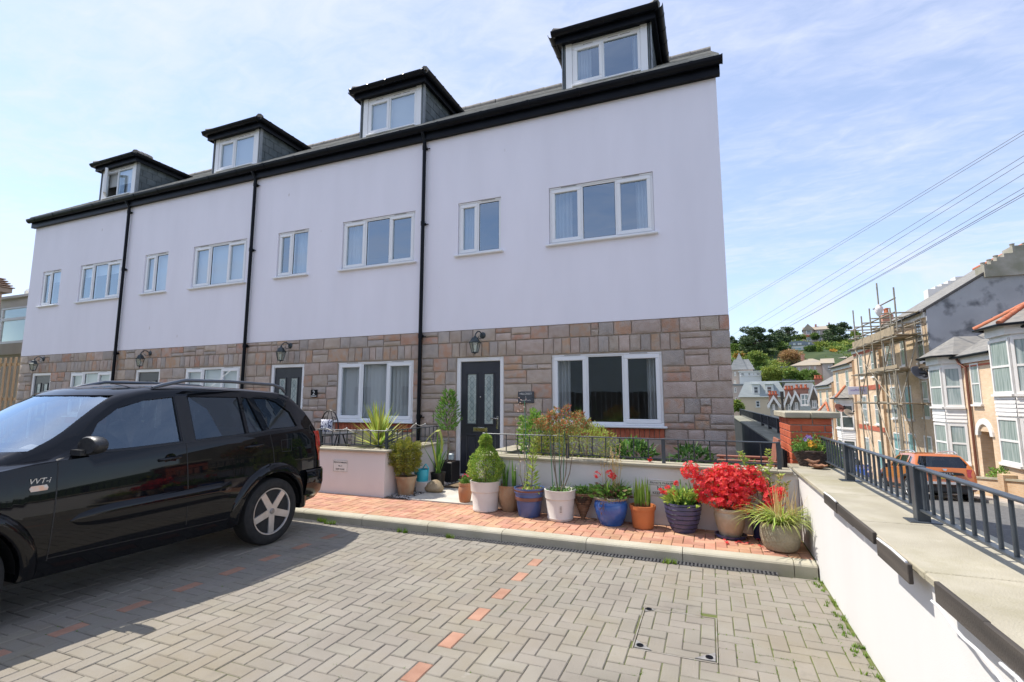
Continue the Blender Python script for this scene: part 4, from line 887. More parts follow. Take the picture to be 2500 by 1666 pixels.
# red-brown wooden garden seat at the corner of the house
TIM = M_('stained_timber', (.25, .095, .06), .7, c2=(.33, .14, .09), scale=5, stretch=(1, 1, .3), bump=.25, bscale=60)
bn = thing('garden_bench', (.36, 6.85, .35), 'red brown wooden garden seat behind the railing at the house corner', 'seat')
for x, y in ((.12, 6.95), (.62, 6.95), (.12, 6.45), (.62, 6.45)): MB().cbox(x - .025, x + .025, y - .025, y + .025, .35, .78 if y > 6.8 or x < .3 else .75, .005).build('leg', TIM, bn)
for y in (6.95, 6.45): MB().cbox(.06, .70, y - .035, y + .035, .775, .80, .005, Matrix.Translation((0, 0, .0))).build('arm_rest', TIM, bn)
for k in range(5): MB().cbox(.10, .64, 6.46 + k * .1, 6.54 + k * .1, .60, .62, .004).build('seat_slat', TIM, bn)
for k in range(3): MB().cbox(-.012, .012, 6.45 + k * .165, 6.60 + k * .165, 0, .45, .004, Matrix.Translation((.655, 0, .60)) @ Matrix.Rotation(.16, 4, 'Y')).build('back_slat', TIM, bn)
# timber fence and garden room at the far left
FEN = M_('fence_timber', (.42, .28, .15), .85, c2=(.52, .37, .21), scale=4, stretch=(1, 1, .12), bump=.3, bscale=50, rnd=.12, hue=.01)
fn = thing('timber_fence', (-20.5, 8.3, 0), 'tall pale timber fence of overlapping boards beside the far left house', 'fence')
for k in range(22):
    x = -18.56 - k * .145; yy = 8.30 + (.06 if k % 2 else 0); MB().cbox(x - .09, x + .005, yy - .012, yy + .012, .0, 2.80, .004).build('fence_board', FEN, fn)
for z in (.4, 1.5, 2.55): MB().box(-21.8, -18.55, 8.32, 8.345, z, z + .09).build('fence_rail', FEN, fn)
CRM = M_('cream_render', (.72, .69, .60), .85, c2=(.66, .63, .54), scale=2)
gr = thing('garden_room', (-22, 12, 2.5), 'cream flat roofed room with wide windows above the timber fence', 'building')
xa, xb = onY(-60, 800, 10.8).x, onY(120, 800, 10.8).x; ZZ = [onY(40, p, 10.8).z for p in (724, 750, 779, 838, 866)]
q = MB(); q.box(xa - 3, xb, 10.8, 16, 0, ZZ[3]); q.box(xa - 3, xb, 10.75, 16.05, ZZ[1], ZZ[0] - .1); q.box(xa - 3.1, xb + .1, 10.65, 16.1, ZZ[0] - .1, ZZ[0]); q.box(xa - 3, xb, 10.68, 10.79, ZZ[4], ZZ[3] - .02); q.build('wall', CRM, gr)
for x0, x1 in ((onY(2, 800, 10.8).x, onY(78, 800, 10.8).x), (xa - 2, onY(-4, 800, 10.8).x)):
    f = MB(); z0, z1, zm = ZZ[3], ZZ[1], ZZ[2]
    for b in ((x0, x1, z0, z0 + .09), (x0, x1, z1 - .07, z1), (x0, x0 + .1, z0 + .09, z1 - .07), (x1 - .1, x1, z0 + .09, z1 - .07), (x0 + .1, x1 - .1, zm - .05, zm + .05)): f.box(b[0], b[1], 10.76, 10.84, b[2], b[3])
    fo = f.build('window', WHITE, gr)
    for c, d in ((z0 + .09, zm - .05), (zm + .05, z1 - .07)): MB().quad((x0 + .1, 10.8, c), (x1 - .1, 10.8, c), (x1 - .1, 10.8, d), (x0 + .1, 10.8, d)).build('pane', glass('garden_glass', (.75, .82, .75), 1.5, .02, .12), fo)
MB().box(xa - 3, xb, 12.8, 12.9, ZZ[3] - .5, ZZ[0] - .15).build('inner_wall', M_('room_pale', (.60, .60, .52), .9), gr)
vx = onY(66, 720, 11.2).x; q = MB().tube([(vx, 11.2, ZZ[0] - .05), (vx, 11.2, ZZ[0] + .3), (vx + .2, 11.2, ZZ[0] + .32)], .1, 8); q.build('vent', M_('vent_white', (.75, .75, .73), .5), gr)
oh = thing('brick_house', (-24, 9.5, 0), 'corner of a brown brick house with a tiled roof at the far left edge', 'house')
pp = onY(-14, 700, 9.2)
MB().box(pp.x - 4, pp.x - .05, 9.3, 9.45, 0, 5.35).build('wall', brick_mat('brown_brick', (.33, .2, .13), (.4, .26, .17), (.45, .4, .34)), oh)
for r in range(5):
    for k in range(9):
        x = pp.x + .42 - k * .24 - r * .17; MB().box(x - .23, x, 8.9, 9.6, 0, .03, Matrix.Translation((0, 0, 5.52 + r * .10)) @ Matrix.Rotation(.0, 4, 'Y')).build('roof_tile', M_('brown_tile', (.28, .19, .14), .9, c2=(.36, .26, .19), scale=6, rnd=.2), oh)
MB().prism([(pp.x - 4, 5.35), (pp.x + .36, 5.35), (pp.x + .36, 5.5), (pp.x - 4, 7.0)], 8.95, 9.55, 'y').build('roof', M_('eave_board', (.25, .2, .16), .8), oh)
# ---- what the windows mirror: fence and houses on the near side of the yard
f2 = thing('timber_fence', (-3, -9, 0), 'dark timber fence closing the yard opposite the terrace', 'fence')
DKF = M_('dark_fence', (.09, .07, .055), .9, c2=(.14, .11, .085), scale=5, stretch=(1, 1, .15), rnd=.15)
for k in range(70): x = -14 + k * .27; MB().box(x, x + .24, -9.02 + (.03 if k % 2 else 0), -9.0 + (.03 if k % 2 else 0), -.1, 1.95 + R(-.03, .03)).build('fence_board', DKF, f2)
op = thing('opposite_house', (-24, -14, 0), 'cream rendered house with a slate roof across the yard', 'house')
MB().box(-34, -14, -20, -13, -.2, 8.0).build('wall', CRM, op); MB().prism([(-12.6, 7.9), (-16.5, 11.6), (-20.4, 7.9)], -34.4, -13.6, 'x').build('roof', ROOFS, op)
for x in (-31, -27, -23, -19, -16): 
    for z in (1.2, 4.4): MB().box(x - .7, x + .7, -12.99, -12.9, z, z + 1.3).build('window', M_('dark_pane', (.04, .045, .05), .1), op)
op = thing('opposite_house', (0, -16, 0), 'pale rendered house behind the dark fence across the yard', 'house')
MB().box(-10, 9, -22, -14.5, -.2, 5.2).build('wall', CRM, op); MB().prism([(-14.0, 5.1), (-18.2, 8.0), (-22.4, 5.1)], -10.4, 9.4, 'x').build('roof', M_('red_roof', (.3, .12, .08), .8, c2=(.36, .17, .12), scale=3), op)
grime(COOLW, (.52, .47, .40), .9, .60, .78, .35); grime(COPE, (.26, .235, .13), 1.6, .50, .70, .6); grime(COPE, (.55, .51, .42), 4.5, .62, .74, .5); grime(WARM, (.55, .47, .42), 1.1, .58, .78, .35); grime(CONC, (.30, .285, .17), 2.2, .52, .70, .5); grime(REDB, (.58, .40, .27), 2.0, .55, .72, .5); grime(REDB, (.26, .14, .085), 1.3, .60, .75, .45)
# ================================================================== cars
TYRE = M_('tyre', (.014, .014, .014), .85, c2=(.024, .023, .022), scale=20, bump=.3, bscale=80)
ALLOY = M_('alloy', (.62, .62, .63), .32, c2=(.55, .54, .53), scale=12, metal=.75)
CARTRIM = M_('car_trim', (.012, .012, .013), .5, bump=.05, bscale=200)
REDL = M_('tail_lamp', (.36, .012, .012), .08, c2=(.5, .05, .03), scale=20, coat=.6); CLEARL = M_('lamp_clear', (.65, .62, .58), .12, c2=(.75, .45, .3), scale=25)
SEATM = M_('seat_cloth', (.05, .052, .058), .95, c2=(.08, .082, .09), scale=30, bump=.3, bscale=200)
def smooth_keys(keys, U, win):
    a = np.interp(U, keys[0], keys[1])
    if win:
        g = np.exp(-.5 * (np.arange(-12, 13) / 12. * 2.2) ** 2); g /= g.sum(); fine = np.linspace(U[0] - win, U[-1] + win, 1200); f = np.interp(fine, keys[0], keys[1]); step = fine[1] - fine[0]
        k = np.exp(-.5 * (np.arange(-int(win / step), int(win / step) + 1) * step / (win * .45)) ** 2); k /= k.sum(); f = np.convolve(np.pad(f, len(k) // 2, mode='edge'), k, mode='valid'); a = np.interp(U, fine, f)
    return a
class CarShape:
    def __init__(s, K): s.K = K
    def g(s, name, u, win=.05): return float(smooth_keys(s.K[name], np.array([u]), 0)[0])
    def prep(s):
        s.U = np.linspace(0, s.K['L'], 900); s.T = {k: smooth_keys(s.K[k], s.U, s.K.get('win', .06)) for k in ('zt', 'ze', 'wr', 'belt', 'W')}
    def q(s, k, u): return float(np.interp(u, s.U, s.T[k]))
    def zb(s, u):
        K = s.K; z = float(np.interp(u, *K['zb']))
        for ua in K['axles']:
            if abs(u - ua) < K['ra']: z = max(z, K['rw'] + sqrt(K['ra'] ** 2 - (u - ua) ** 2))
        return z
    def side(s, u, z):
        """half width of the outer skin at length u, height z"""
        W, b, ze, wr = s.q('W', u), min(s.q('belt', u), s.q('ze', u) - .012), s.q('ze', u), s.q('wr', u); wb = max(W * .957, wr)
        if z <= b:
            m = .68
            if z < m: return W * (1 - .05 * ((m - z) / .42) ** 2)
            return W + (wb - W) * ((z - m) / max(.05, b - m)) ** 1.7
        t = min(1, (z - b) / max(.02, ze - b)); w0 = wb - .012 * min(1, t * 8)
        return w0 + (wr - w0) * (t ** 1.12)
    def ring(s, u):
        zb, b, ze, zt, wr = s.zb(u), s.q('belt', u), s.q('ze', u), s.q('zt', u), s.q('wr', u); b = min(b, ze - .012); zb = min(zb, b - .05)
        pts = [(0, zb), (.45 * s.q('W', u), zb), (s.side(u, zb) - .04, zb)]
        for t in np.linspace(0, 1, 10): z = zb + (b - zb) * t; pts.append((s.side(u, z) - (.012 if t == 0 else 0), z))
        for t in np.linspace(.06, 1, 7): z = b + (ze - b) * t; pts.append((s.side(u, z), z))
        for a in np.linspace(0, pi / 2, 8)[1:]: pts.append((wr * cos(a) ** .9 if a < pi / 2 - .01 else 0, ze + (zt - ze) * sin(a)))
        return pts
    def loft(s, us, ring):
        mb = MB(); n = None
        for u in us:
            r = ring(u); full = r + [(-p[0], p[1]) for p in r[-2:0:-1]]; n = len(full)
            mb.v += [(u, p[0], p[1]) for p in full]
        for i in range(len(us) - 1):
            for k in range(n): a, b = i * n + k, i * n + (k + 1) % n; mb.f.append((a, b, b + n, a + n))
        mb.f.append(tuple(range(n))); mb.f.append(tuple(range((len(us) - 1) * n, len(us) * n))[::-1]); return mb
def boolean(base, cutters):
    def ob(mb):
        me = bpy.data.meshes.new('b'); me.from_pydata(mb.v, [], mb.f); bm = bmesh.new(); bm.from_mesh(me); bmesh.ops.remove_doubles(bm, verts=bm.verts, dist=1e-5); bmesh.ops.recalc_face_normals(bm, faces=bm.faces); bm.to_mesh(me); bm.free()
        o = bpy.data.objects.new('b', me); COL.objects.link(o); return o
    A = ob(base); cs = [ob(c) for c in cutters]
    for c in cs: m = A.modifiers.new('b', 'BOOLEAN'); m.operation = 'DIFFERENCE'; m.solver = 'EXACT'; m.object = c
    dg = bpy.context.evaluated_depsgraph_get(); me = bpy.data.meshes.new_from_object(A.evaluated_get(dg))
    for o in [A] + cs: bpy.data.objects.remove(o)
    return me
def make_car(K, M, label, name, paint, sides, group=None):
    S = CarShape(K); S.prep(); loc = M @ Vector((K['L'] / 2, 0, 0)); T = thing(name, loc, label, 'car', group)
    ax = K['axles']; us = sorted(set([round(float(x), 4) for x in np.linspace(0, K['L'], 64)] + [ua + K['ra'] * t for ua in ax for t in (-1.001, -.985, -.93, -.8, -.6, -.35, 0, .35, .6, .8, .93, .985, 1.001)] + [.012, .03, .05, K['L'] - .012, K['L'] - .03]))
    body = S.loft(us, S.ring)
    def inner(u):
        b, ze, zt, wr = min(S.q('belt', u), S.q('ze', u) - .02), S.q('ze', u), S.q('zt', u), S.q('wr', u); f = K['floor']
        wl = S.side(u, b) - .09
        return [(0, f), (wl * .5, f), (wl, f), (wl, (f + b) / 2), (wl, b - .03), (S.side(u, (b + ze) / 2) - .05, (b + ze) / 2 - .02), (wr - .05, ze - .035), (wr * .6, zt - .06), (0, zt - .05)]
    cut = [S.loft(list(np.linspace(K['cab'][0], K['cab'][1], 14)), inner)]
    for side in (-1, 1):
        for w_ in sides:
            p = w_[0]; cut.append(MB().add([(a, side * .42, b) for a, b in p] + [(a, side * 1.2, b) for a, b in p], [tuple(range(len(p))), tuple(range(len(p), 2 * len(p)))[::-1]] + [(i, (i + 1) % len(p), len(p) + (i + 1) % len(p), len(p) + i) for i in range(len(p))]))
    for key, (a, b) in (('ws', K['wsu']), ('rw_', K['rwu'])):
        p = K[key]; P = [(v, z) for v, z in p] + [(-v, z) for v, z in p[::-1]]; cut.append(MB().prism(P, a, b, 'x'))
    me = boolean(body, cut); me.transform(M); me.shade_smooth(); me.set_sharp_from_angle(angle=radians(32)); me.materials.clear()
    B = link('body', me, paint, T)
    gl = []
    def pane(pts, mt, nm='side_window'):
        bm = bmesh.new(); vs = [bm.verts.new(M @ Vector(p)) for p in pts]; f = bm.faces.new(vs); bmesh.ops.triangulate(bm, faces=[f]); me = bpy.data.meshes.new(nm); bm.to_mesh(me); bm.free(); return link(nm, me, mt, T)
    for w_ in sides:
        c = (sum(p[0] for p in w_[0]) / len(w_[0]), sum(p[1] for p in w_[0]) / len(w_[0]))
        for side in (1, -1): pane([(c[0] + (a - c[0]) * 1.03, side * (S.side(a, b) - .014), c[1] + (b - c[1]) * 1.03) for a, b in w_[0]], w_[1])
    return T, S, B, pane
def wheel(parent, M, u, side, K, W, spokes=5, y_in=0.):
    r, rr = K['rw'], K['rim']; v1 = side * (W - y_in); G = M @ Matrix.Translation((u, v1, r)) @ Matrix.Rotation(-side * pi / 2, 4, 'X')     # local z points outwards
    t = MB().lathe([(rr, -.20), (r - .03, -.21), (r - .006, -.19), (r, -.16), (r, -.05), (r - .006, -.02), (r - .03, -.002), (rr + .035, .0), (rr + .01, -.008), (rr, -.02)], 44, M=G).build('tyre', TYRE, parent, smooth=40)
    MB().lathe([(rr, -.19), (rr - .01, -.1), (rr - .014, -.03), (rr - .004, -.008), (rr + .006, -.006), (rr + .006, -.02), (rr + .001, -.2)], 44, M=G).build('rim', ALLOY, t, smooth=40)
    q = MB(); q.lathe([(0, -.012), (.055, -.014), (.062, -.03), (.05, -.06), (0, -.06)], 20, M=G)
    for k in range(spokes):
        A = G @ Matrix.Rotation(2 * pi * k / spokes + .3, 4, 'Z'); a0, a1 = .045, rr - .008
        q.add([(a0, -.042, -.05), (a0, .042, -.05), (a1, .040, -.045), (a1, -.040, -.045), (a0, -.036, -.014), (a0, .036, -.014), (a1, .032, -.008), (a1, -.032, -.008)], [(0, 1, 2, 3), (4, 5, 6, 7), (0, 1, 5, 4), (1, 2, 6, 5), (2, 3, 7, 6), (3, 0, 4, 7)], A)
    q.build('spokes', ALLOY, t, smooth=30)
    MB().lathe([(0, -.09), (rr - .02, -.09), (rr - .02, -.1), (0, -.1)], 30, M=G).build('brake_disc', M_('brake', (.05, .045, .04), .5, metal=.5), t)
    q = MB()
    for k in range(5): A = G @ Matrix.Rotation(2 * pi * (k + .5) / 5 + .3, 4, 'Z') @ Matrix.Translation((.055, 0, -.03)); q.lathe([(.011, 0), (.011, .012), (.006, .015), (0, .015)], 6, M=A)
    q.lathe([(.028, -.014), (.028, -.006), (.022, -.003), (0, -.003)], 16, M=G)
    q.build('wheel_nuts', M_('nut', (.30, .29, .28), .4, metal=.7), t)
def well(M, T, u, side, v, z, r):
    mb = MB(); n = 14
    for k in range(n + 1):
        a = pi * k / n
        for vv in (v, v - .5): mb.v.append(tuple(M @ Vector((u + r * cos(a), side * vv, z + r * sin(a)))))
    mb.f = [(2 * k, 2 * k + 1, 2 * k + 3, 2 * k + 2) for k in range(n)]; mb.build('wheel_well', CARTRIM, T)
def strip_on(S, M, pts, wd, off, side=1, n=5, closed=False):
    """narrow band lying on the skin along a polyline of (u, z)"""
    P = []
    for (a, b), (c, d) in zip(pts[:-1], pts[1:]):
        for k in range(n): P.append((a + (c - a) * k / n, b + (d - b) * k / n))
    P.append(pts[-1]); mb = MB()
    for i, p in enumerate(P):
        a, b = P[max(i - 1, 0)], P[min(i + 1, len(P) - 1)]; d = Vector((b[0] - a[0], b[1] - a[1])); d.normalize(); nrm = Vector((-d.y, d.x)) * wd / 2
        for s in (1, -1): q = (p[0] + nrm.x * s, p[1] + nrm.y * s); mb.v.append(M @ Vector((q[0], side * (S.side(*q) + off), q[1])))
    for i in range(len(P) - 1): mb.f.append((2 * i, 2 * i + 1, 2 * i + 3, 2 * i + 2))
    mb.v = [tuple(v) for v in mb.v]; return mb
PAINT_K = M_('black_paint', (.004, .0045, .006), .3, c2=(.006, .0065, .008), scale=2, coat=1., spec=0.)
PAINT_K.node_tree.nodes['Principled BSDF'].inputs['Coat IOR'].default_value = 1.42
KR = dict(L=4.2, axles=(.79, 3.25), ra=.405, rw=.335, rim=.228, floor=.62, cab=(.30, 2.72), win=.07,
    zt=([0, .02, .05, .09, .28, .42, .6, 1.0, 1.6, 2.0, 2.3, 2.5, 2.98, 3.06, 3.4, 3.8, 4.0, 4.12, 4.18, 4.2], [.60, .70, .92, 1.10, 1.42, 1.56, 1.61, 1.635, 1.65, 1.635, 1.585, 1.46, 1.135, 1.10, 1.06, .98, .89, .76, .62, .5]),
    ze=([0, .02, .05, .09, .24, .46, .6, 1.0, 1.7, 2.02, 2.22, 2.44, 2.62, 2.72, 3.4, 3.8, 4.0, 4.12, 4.2], [.58, .68, .90, 1.08, 1.33, 1.53, 1.555, 1.57, 1.575, 1.55, 1.48, 1.29, 1.10, 1.07, 1.01, .93, .84, .72, .48]),
    wr=([0, .06, .09, .24, .46, .7, 1.7, 2.02, 2.22, 2.44, 2.62, 2.72, 3.4, 3.8, 4.0, 4.2], [.70, .79, .775, .715, .655, .64, .64, .645, .66, .705, .765, .76, .70, .66, .60, .45]),
    belt=([0, .1, .43, .9, 1.8, 2.66, 3.4, 3.8, 4.0, 4.2], [.55, 1.06, 1.165, 1.145, 1.11, 1.055, .98, .90, .80, .44]),
    W=([0, .03, .1, .25, .6, 1, 2, 3, 3.5, 3.8, 4.0, 4.12, 4.2], [.72, .78, .815, .845, .86, .865, .868, .865, .85, .80, .73, .62, .48]),
    zb=([0, .1, .35, .45, 1.2, 2.8, 3.7, 4.2], [.42, .36, .34, .28, .26, .27, .26, .30]),
    ws=[(.70, 1.125), (.60, 1.535), (.3, 1.56)], wsu=(1.9, 3.3), rw_=[(.56, 1.16), (.52, 1.47)], rwu=(-.2, .6))
KR['ws'] = [(.70, 1.13), (.58, 1.53)]
GF, GD = glass('car_glass', (.45, .55, .58), 1.5, 0, .12), glass('car_glass_dark', (.12, .13, .14), 1.5, 0, .06)
GW = glass('windscreen_glass', (.55, .63, .66), 1.9, 0, .30)
SW = [([(2.52, 1.105), (2.40, 1.31), (2.25, 1.425), (2.05, 1.49), (1.80, 1.518), (1.80, 1.13), (2.2, 1.11)], GF), ([(1.665, 1.525), (1.665, 1.135), (1.135, 1.158), (1.135, 1.522)], GD),
      ([(1.10, 1.52), (1.10, 1.160), (.92, 1.170), (1.03, 1.515)], GD), ([(.95, 1.515), (.85, 1.185), (.45, 1.20), (.515, 1.36), (.66, 1.47), (.78, 1.51)], GD)]
MK = Matrix(((0, 1, 0, -5.17), (-1, 0, 0, 4.84), (0, 0, 1, 0), (0, 0, 0, 1)))
T, S, B, pane = make_car(KR, MK, 'black four wheel drive car with silver wheels parked on the paving', 'parked_car', PAINT_K, SW)
def top_u(S, v, z, u0, u1):
    f = lambda u: S.q('ze', u) + (S.q('zt', u) - S.q('ze', u)) * sqrt(max(0, 1 - (abs(v) / max(S.q('wr', u), abs(v) + 1e-3)) ** 2.2))
    for _ in range(30):
        m = (u0 + u1) / 2
        if f(m) > z: u0 = m
        else: u1 = m
    return (u0 + u1) / 2
mb = MB(); nv = 14
for j in range(9):
    z = 1.115 + (1.545 - 1.115) * j / 8; hw = .715 + (.59 - .715) * j / 8
    for i in range(nv + 1): v = hw * (2 * i / nv - 1); mb.v.append(tuple(MK @ Vector((top_u(S, v, z, 2.0, 3.1) - .008, v, z - .004))))
for j in range(8):
    for i in range(nv): k = j * (nv + 1) + i; mb.f.append((k, k + 1, k + nv + 2, k + nv + 1))
mb.build('windscreen', GW, T, smooth=60)
pane([(.16, .60, 1.15), (.37, .55, 1.47), (.37, -.55, 1.47), (.16, -.60, 1.15)], GD, 'rear_window')
for u in KR['axles']:
    for side in (1, -1): wheel(T, MK, u, side, KR, .862)
for u in KR['axles']:                                   # wheel arch flares
    for side in (1, -1):
        mb = MB(); n = 22
        for i in range(n + 1):
            a = radians(-12 + 204 * i / n); co, si = cos(a), sin(a)
            for r_, o_ in ((.398, -.05), (.398, .018), (.415, .03), (.47, .026), (.50, .0), (.505, -.02)):
                p = (u + r_ * co, .335 + r_ * si); z = max(p[1], .29); mb.v.append(tuple(MK @ Vector((p[0], side * (S.side(min(max(p[0], .02), 4.1), min(z, .95)) + o_), z))))
        for i in range(n):
            for k in range(5): a = i * 6 + k; mb.f.append((a, a + 1, a + 7, a + 6))
        mb.build('wheel_arch_trim', PAINT_K, T, smooth=40)
for side in (1, -1):                                    # door seams, side mouldings, sills, handles
    for pts in ([(1.76, 1.10), (1.745, .8), (1.72, .40)], [(2.69, 1.05), (2.70, .7), (2.705, .38)], [(.86, 1.16), (.82, .98), (.80, .80)], [(2.705, .395), (1.30, .365)], [(2.69, 1.06), (2.60, 1.09), (2.52, 1.10)]):
        strip_on(S, MK, pts, .008, .0012, side).build('door_seam', CARTRIM, T)
    strip_on(S, MK, [(2.55, 1.096), (2.2, 1.098), (1.78, 1.118), (1.135, 1.146), (.86, 1.172), (.44, 1.186)], .016, .002, side, 6).build('window_trim', CARTRIM, T)
    strip_on(S, MK, [(1.732, 1.12), (1.732, 1.53)], .11, .0015, side).build('door_pillar', CARTRIM, T)
    mb = MB(); n = 26
    for i in range(n + 1):
        t = i / n; u = 1.31 + (2.60 - 1.31) * t; zc = .645 - .02 * t; hh = .075 * (1 if t < .72 else max(0.02, sqrt(max(0, 1 - ((t - .72) / .28) ** 2))))
        for k in range(7): b = k / 6 * 2 - 1; z = zc + hh * b; mb.v.append(tuple(MK @ Vector((u, side * (S.side(u, z) + .022 * (1 - b ** 4) * (1 if t < .95 else .4) * min(1, t * 12 + .2)), z))))
    for i in range(n):
        for k in range(6): a = i * 7 + k; mb.f.append((a, a + 1, a + 8, a + 7))
    mb.build('side_moulding', PAINT_K, T, smooth=40)
    for u, z in ((1.90, .985), (1.045, 1.02)):
        q = MB(); v = side * (S.side(u, z)); q.lathe([(0, -.004), (.045, -.003), (.05, .002), (0, .001)], 18, M=MK @ Matrix.Translation((u, v, z)) @ Matrix.Rotation(-side * pi / 2, 4, 'X'))
        q.tube([MK @ Vector((u + .095, v, z)), MK @ Vector((u + .085, v + side * .028, z + .004)), MK @ Vector((u - .07, v + side * .03, z + .012)), MK @ Vector((u - .09, v, z + .014))], .013, 8); q.build('door_handle', PAINT_K, T, smooth=50)
    q = MB()                                            # roof rail
    q.tube([MK @ Vector((a, side * .60, b)) for a, b in ((1.95, 1.60), (1.86, 1.625), (1.66, 1.675), (1.2, 1.68), (.65, 1.665), (.52, 1.63), (.47, 1.58))], [.012, .018, .017, .016, .017, .018, .014], 8); q.build('roof_rail', M_('rail_grey', (.12, .135, .16), .3, metal=.5), T, smooth=60)
    q = MB(); c = MK @ Matrix.Translation((2.53, side * (.88), 1.155))        # mirror
    q.lathe([(0, -.115), (.05, -.11), (.085, -.085), (.095, -.03), (.098, .05), (.085, .075), (.05, .07), (0, .07)], 20, M=c @ Matrix.Rotation(pi / 2, 4, 'Y') @ Matrix.Scale(.62, 4, (1, 0, 0)) @ Matrix.Scale(1.15, 4, (0, 1, 0)) if False else c @ Matrix(((0, 0, .55, 0), (0, 1.25, 0, side * .03), (.70, 0, 0, 0), (0, 0, 0, 1))))
    q.box(2.56, 2.60, min(side * .78, side * .90), max(side * .78, side * .90), 1.085, 1.125, MK); q.build('door_mirror', M_('mirror_plastic', (.02, .021, .023), .42, c2=(.03, .031, .033), scale=40, bump=.1, bscale=200), T, smooth=50)
q = MB()
for k, (u, z) in enumerate(((.70, 1.07), (.57, 1.07), (.56, .94), (.69, .93), (.70, 1.07))): pass
strip_on(S, MK, [(.71, 1.06), (.70, .94), (.57, .935), (.56, 1.065), (.71, 1.06)], .006, .0012).build('fuel_flap_seam', CARTRIM, T)
MB().prism([(2.84, .865), (2.75, .868), (2.745, .885), (2.755, .905), (2.84, .903), (2.85, .885)], S.side(2.8, .88) - .002, S.side(2.8, .88) + .006, 'y', MK).build('side_repeater', CLEARL, T)
text('badge', 'VVT-i', .052, MK @ Matrix.Translation((2.795, S.side(2.8, .93) + .002, .932)) @ Matrix.Rotation(pi, 4, 'Z') @ Matrix.Rotation(pi / 2, 4, 'X'), ALLOY, T, .001, shear=.25)
for side in (1, -1):                                    # tail lamps wrap the corner
    mb = MB(); n = 6
    for i in range(n + 1):
        z = .79 + (1.13 - .79) * i / n; u0 = .03 + max(0, (z - .95)) * .30
        for u in (u0 + .015, u0 + .05, u0 + .10, u0 + .135 - .10 * abs(i / n - .5)): mb.v.append(tuple(MK @ Vector((u, side * (S.side(u, z) + .006), z))))
    for i in range(n):
        for k in range(3): a = i * 4 + k; mb.f.append((a, a + 1, a + 5, a + 4))
    mb.build('tail_lamp', REDL, T, smooth=40)
bp = []
for (v, uo) in ((.0, -.05), (.4, -.04), (.66, -.015), (.80, .04), (.868, .13), (.88, .26), (.885, .38)): bp.append((v, uo))
pf = [(.0, .70), (-.02, .68), (-.025, .55), (.0, .44), (.05, .39), (.08, .39)]; mb = MB(); ring = bp[::-1] + [(-a, b) for a, b in bp[1:]]
for (v, u) in ring:
    sg = 1 if v >= 0 else -1; k_ = min(1, abs(v) / .8)
    for (du, z) in pf: 
        inn = -du if du < 0 else -du
        mb.v.append(tuple(MK @ Vector((u + du * (1 - k_ * .9), v - sg * (du * k_ * 1.0), z))))
for i in range(len(ring) - 1):
    for k in range(len(pf) - 1): a = i * len(pf) + k; mb.f.append((a, a + 1, a + len(pf) + 1, a + len(pf)))
mb.build('rear_bumper', PAINT_K, T, smooth=50)
q = MB(); q.box(.45, 4.0, -.62, .62, .22, .40, MK); q.build('underbody', CARTRIM, T)
for side in (1, -1):
    for u in KR['axles']: well(MK, T, u, side, .83, .335, .39)
    st = MB(); st.cbox(1.62, 2.12, side * .38 - .24, side * .38 + .24, .55, .78, .05, MK); st.cbox(-.09, .09, -.24, .24, 0, .56, .05, MK @ Matrix.Translation((1.63, side * .38, .72)) @ Matrix.Rotation(-.22, 4, 'Y')); st.cbox(-.05, .05, -.12, .12, 0, .18, .04, MK @ Matrix.Translation((1.50, side * .38, 1.27))); st.build('front_seat', SEATM, T)
st = MB(); st.cbox(.85, 1.25, -.62, .62, .55, .76, .05, MK); st.cbox(-.08, .08, -.62, .62, 0, .5, .05, MK @ Matrix.Translation((.85, 0, .7)) @ Matrix.Rotation(-.2, 4, 'Y'))
for v in (-.4, .4): st.cbox(.66, .74, v - .12, v + .12, 1.18, 1.33, .03, MK)
st.build('rear_seat', SEATM, T)
MB().cbox(2.45, 2.95, -.74, .74, .85, 1.06, .06, MK).build('dashboard', CARTRIM, T)
MB().tube([MK @ Vector((2.28 + .06 * sin(a), -.38 + .18 * cos(a), .98 + .17 * sin(a))) for a in [2 * pi * k / 20 for k in range(21)]], .014, 6).build('steering_wheel', CARTRIM, T)
mb = MB(); n = 12
for i in range(n + 1):
    for j in range(n + 1): a, b = i / n, j / n; mb.v.append(tuple(MK @ Vector((2.46 + .38 * a, .05 + .66 * b, 1.075 + .035 * sin(a * 9 + b * 3) * sin(b * 7 + 1) * 1.0 + .02 * sin(b * 13) + .025 * sin(a * pi)))))
for i in range(n):
    for j in range(n): a = i * (n + 1) + j; mb.f.append((a, a + 1, a + n + 2, a + n + 1))
tag(mb.build('crumpled_cloth', M_('pale_cloth', (.70, .58, .53), .95), smooth=60), 'crumpled pale pink cloth lying on the dashboard of the black car', 'cloth')
MB().lathe([(0, 0), (.042, 0), (.042, .002), (0, .002)], 24, M=MK @ Matrix.Translation((2.615, .60, 1.19)) @ Matrix.Rotation(radians(50), 4, 'Y')).build('permit_sticker', M_('sticker_blue', (.05, .42, .62), .5), T)
q = MB(); q.tube([MK @ Vector(p) for p in ((2.92, .30, 1.145), (2.86, .50, 1.14), (2.78, .68, 1.13))], .008, 6); q.tube([MK @ Vector(p) for p in ((3.0, -.2, 1.15), (2.93, .28, 1.155))], .008, 6); q.build('wiper', CARTRIM, T)
MB().tube([MK @ Vector((.66, -.45, 1.60)), MK @ Vector((.36, -.45, 1.86))], .0035, 5).build('aerial', M_('aerial', (.55, .55, .52), .4), T)
MB().cbox(.05, .075, -.30, .30, .76, .88, .004, MK).build('number_plate', M_('plate_yellow', (.65, .45, .03), .5), T)
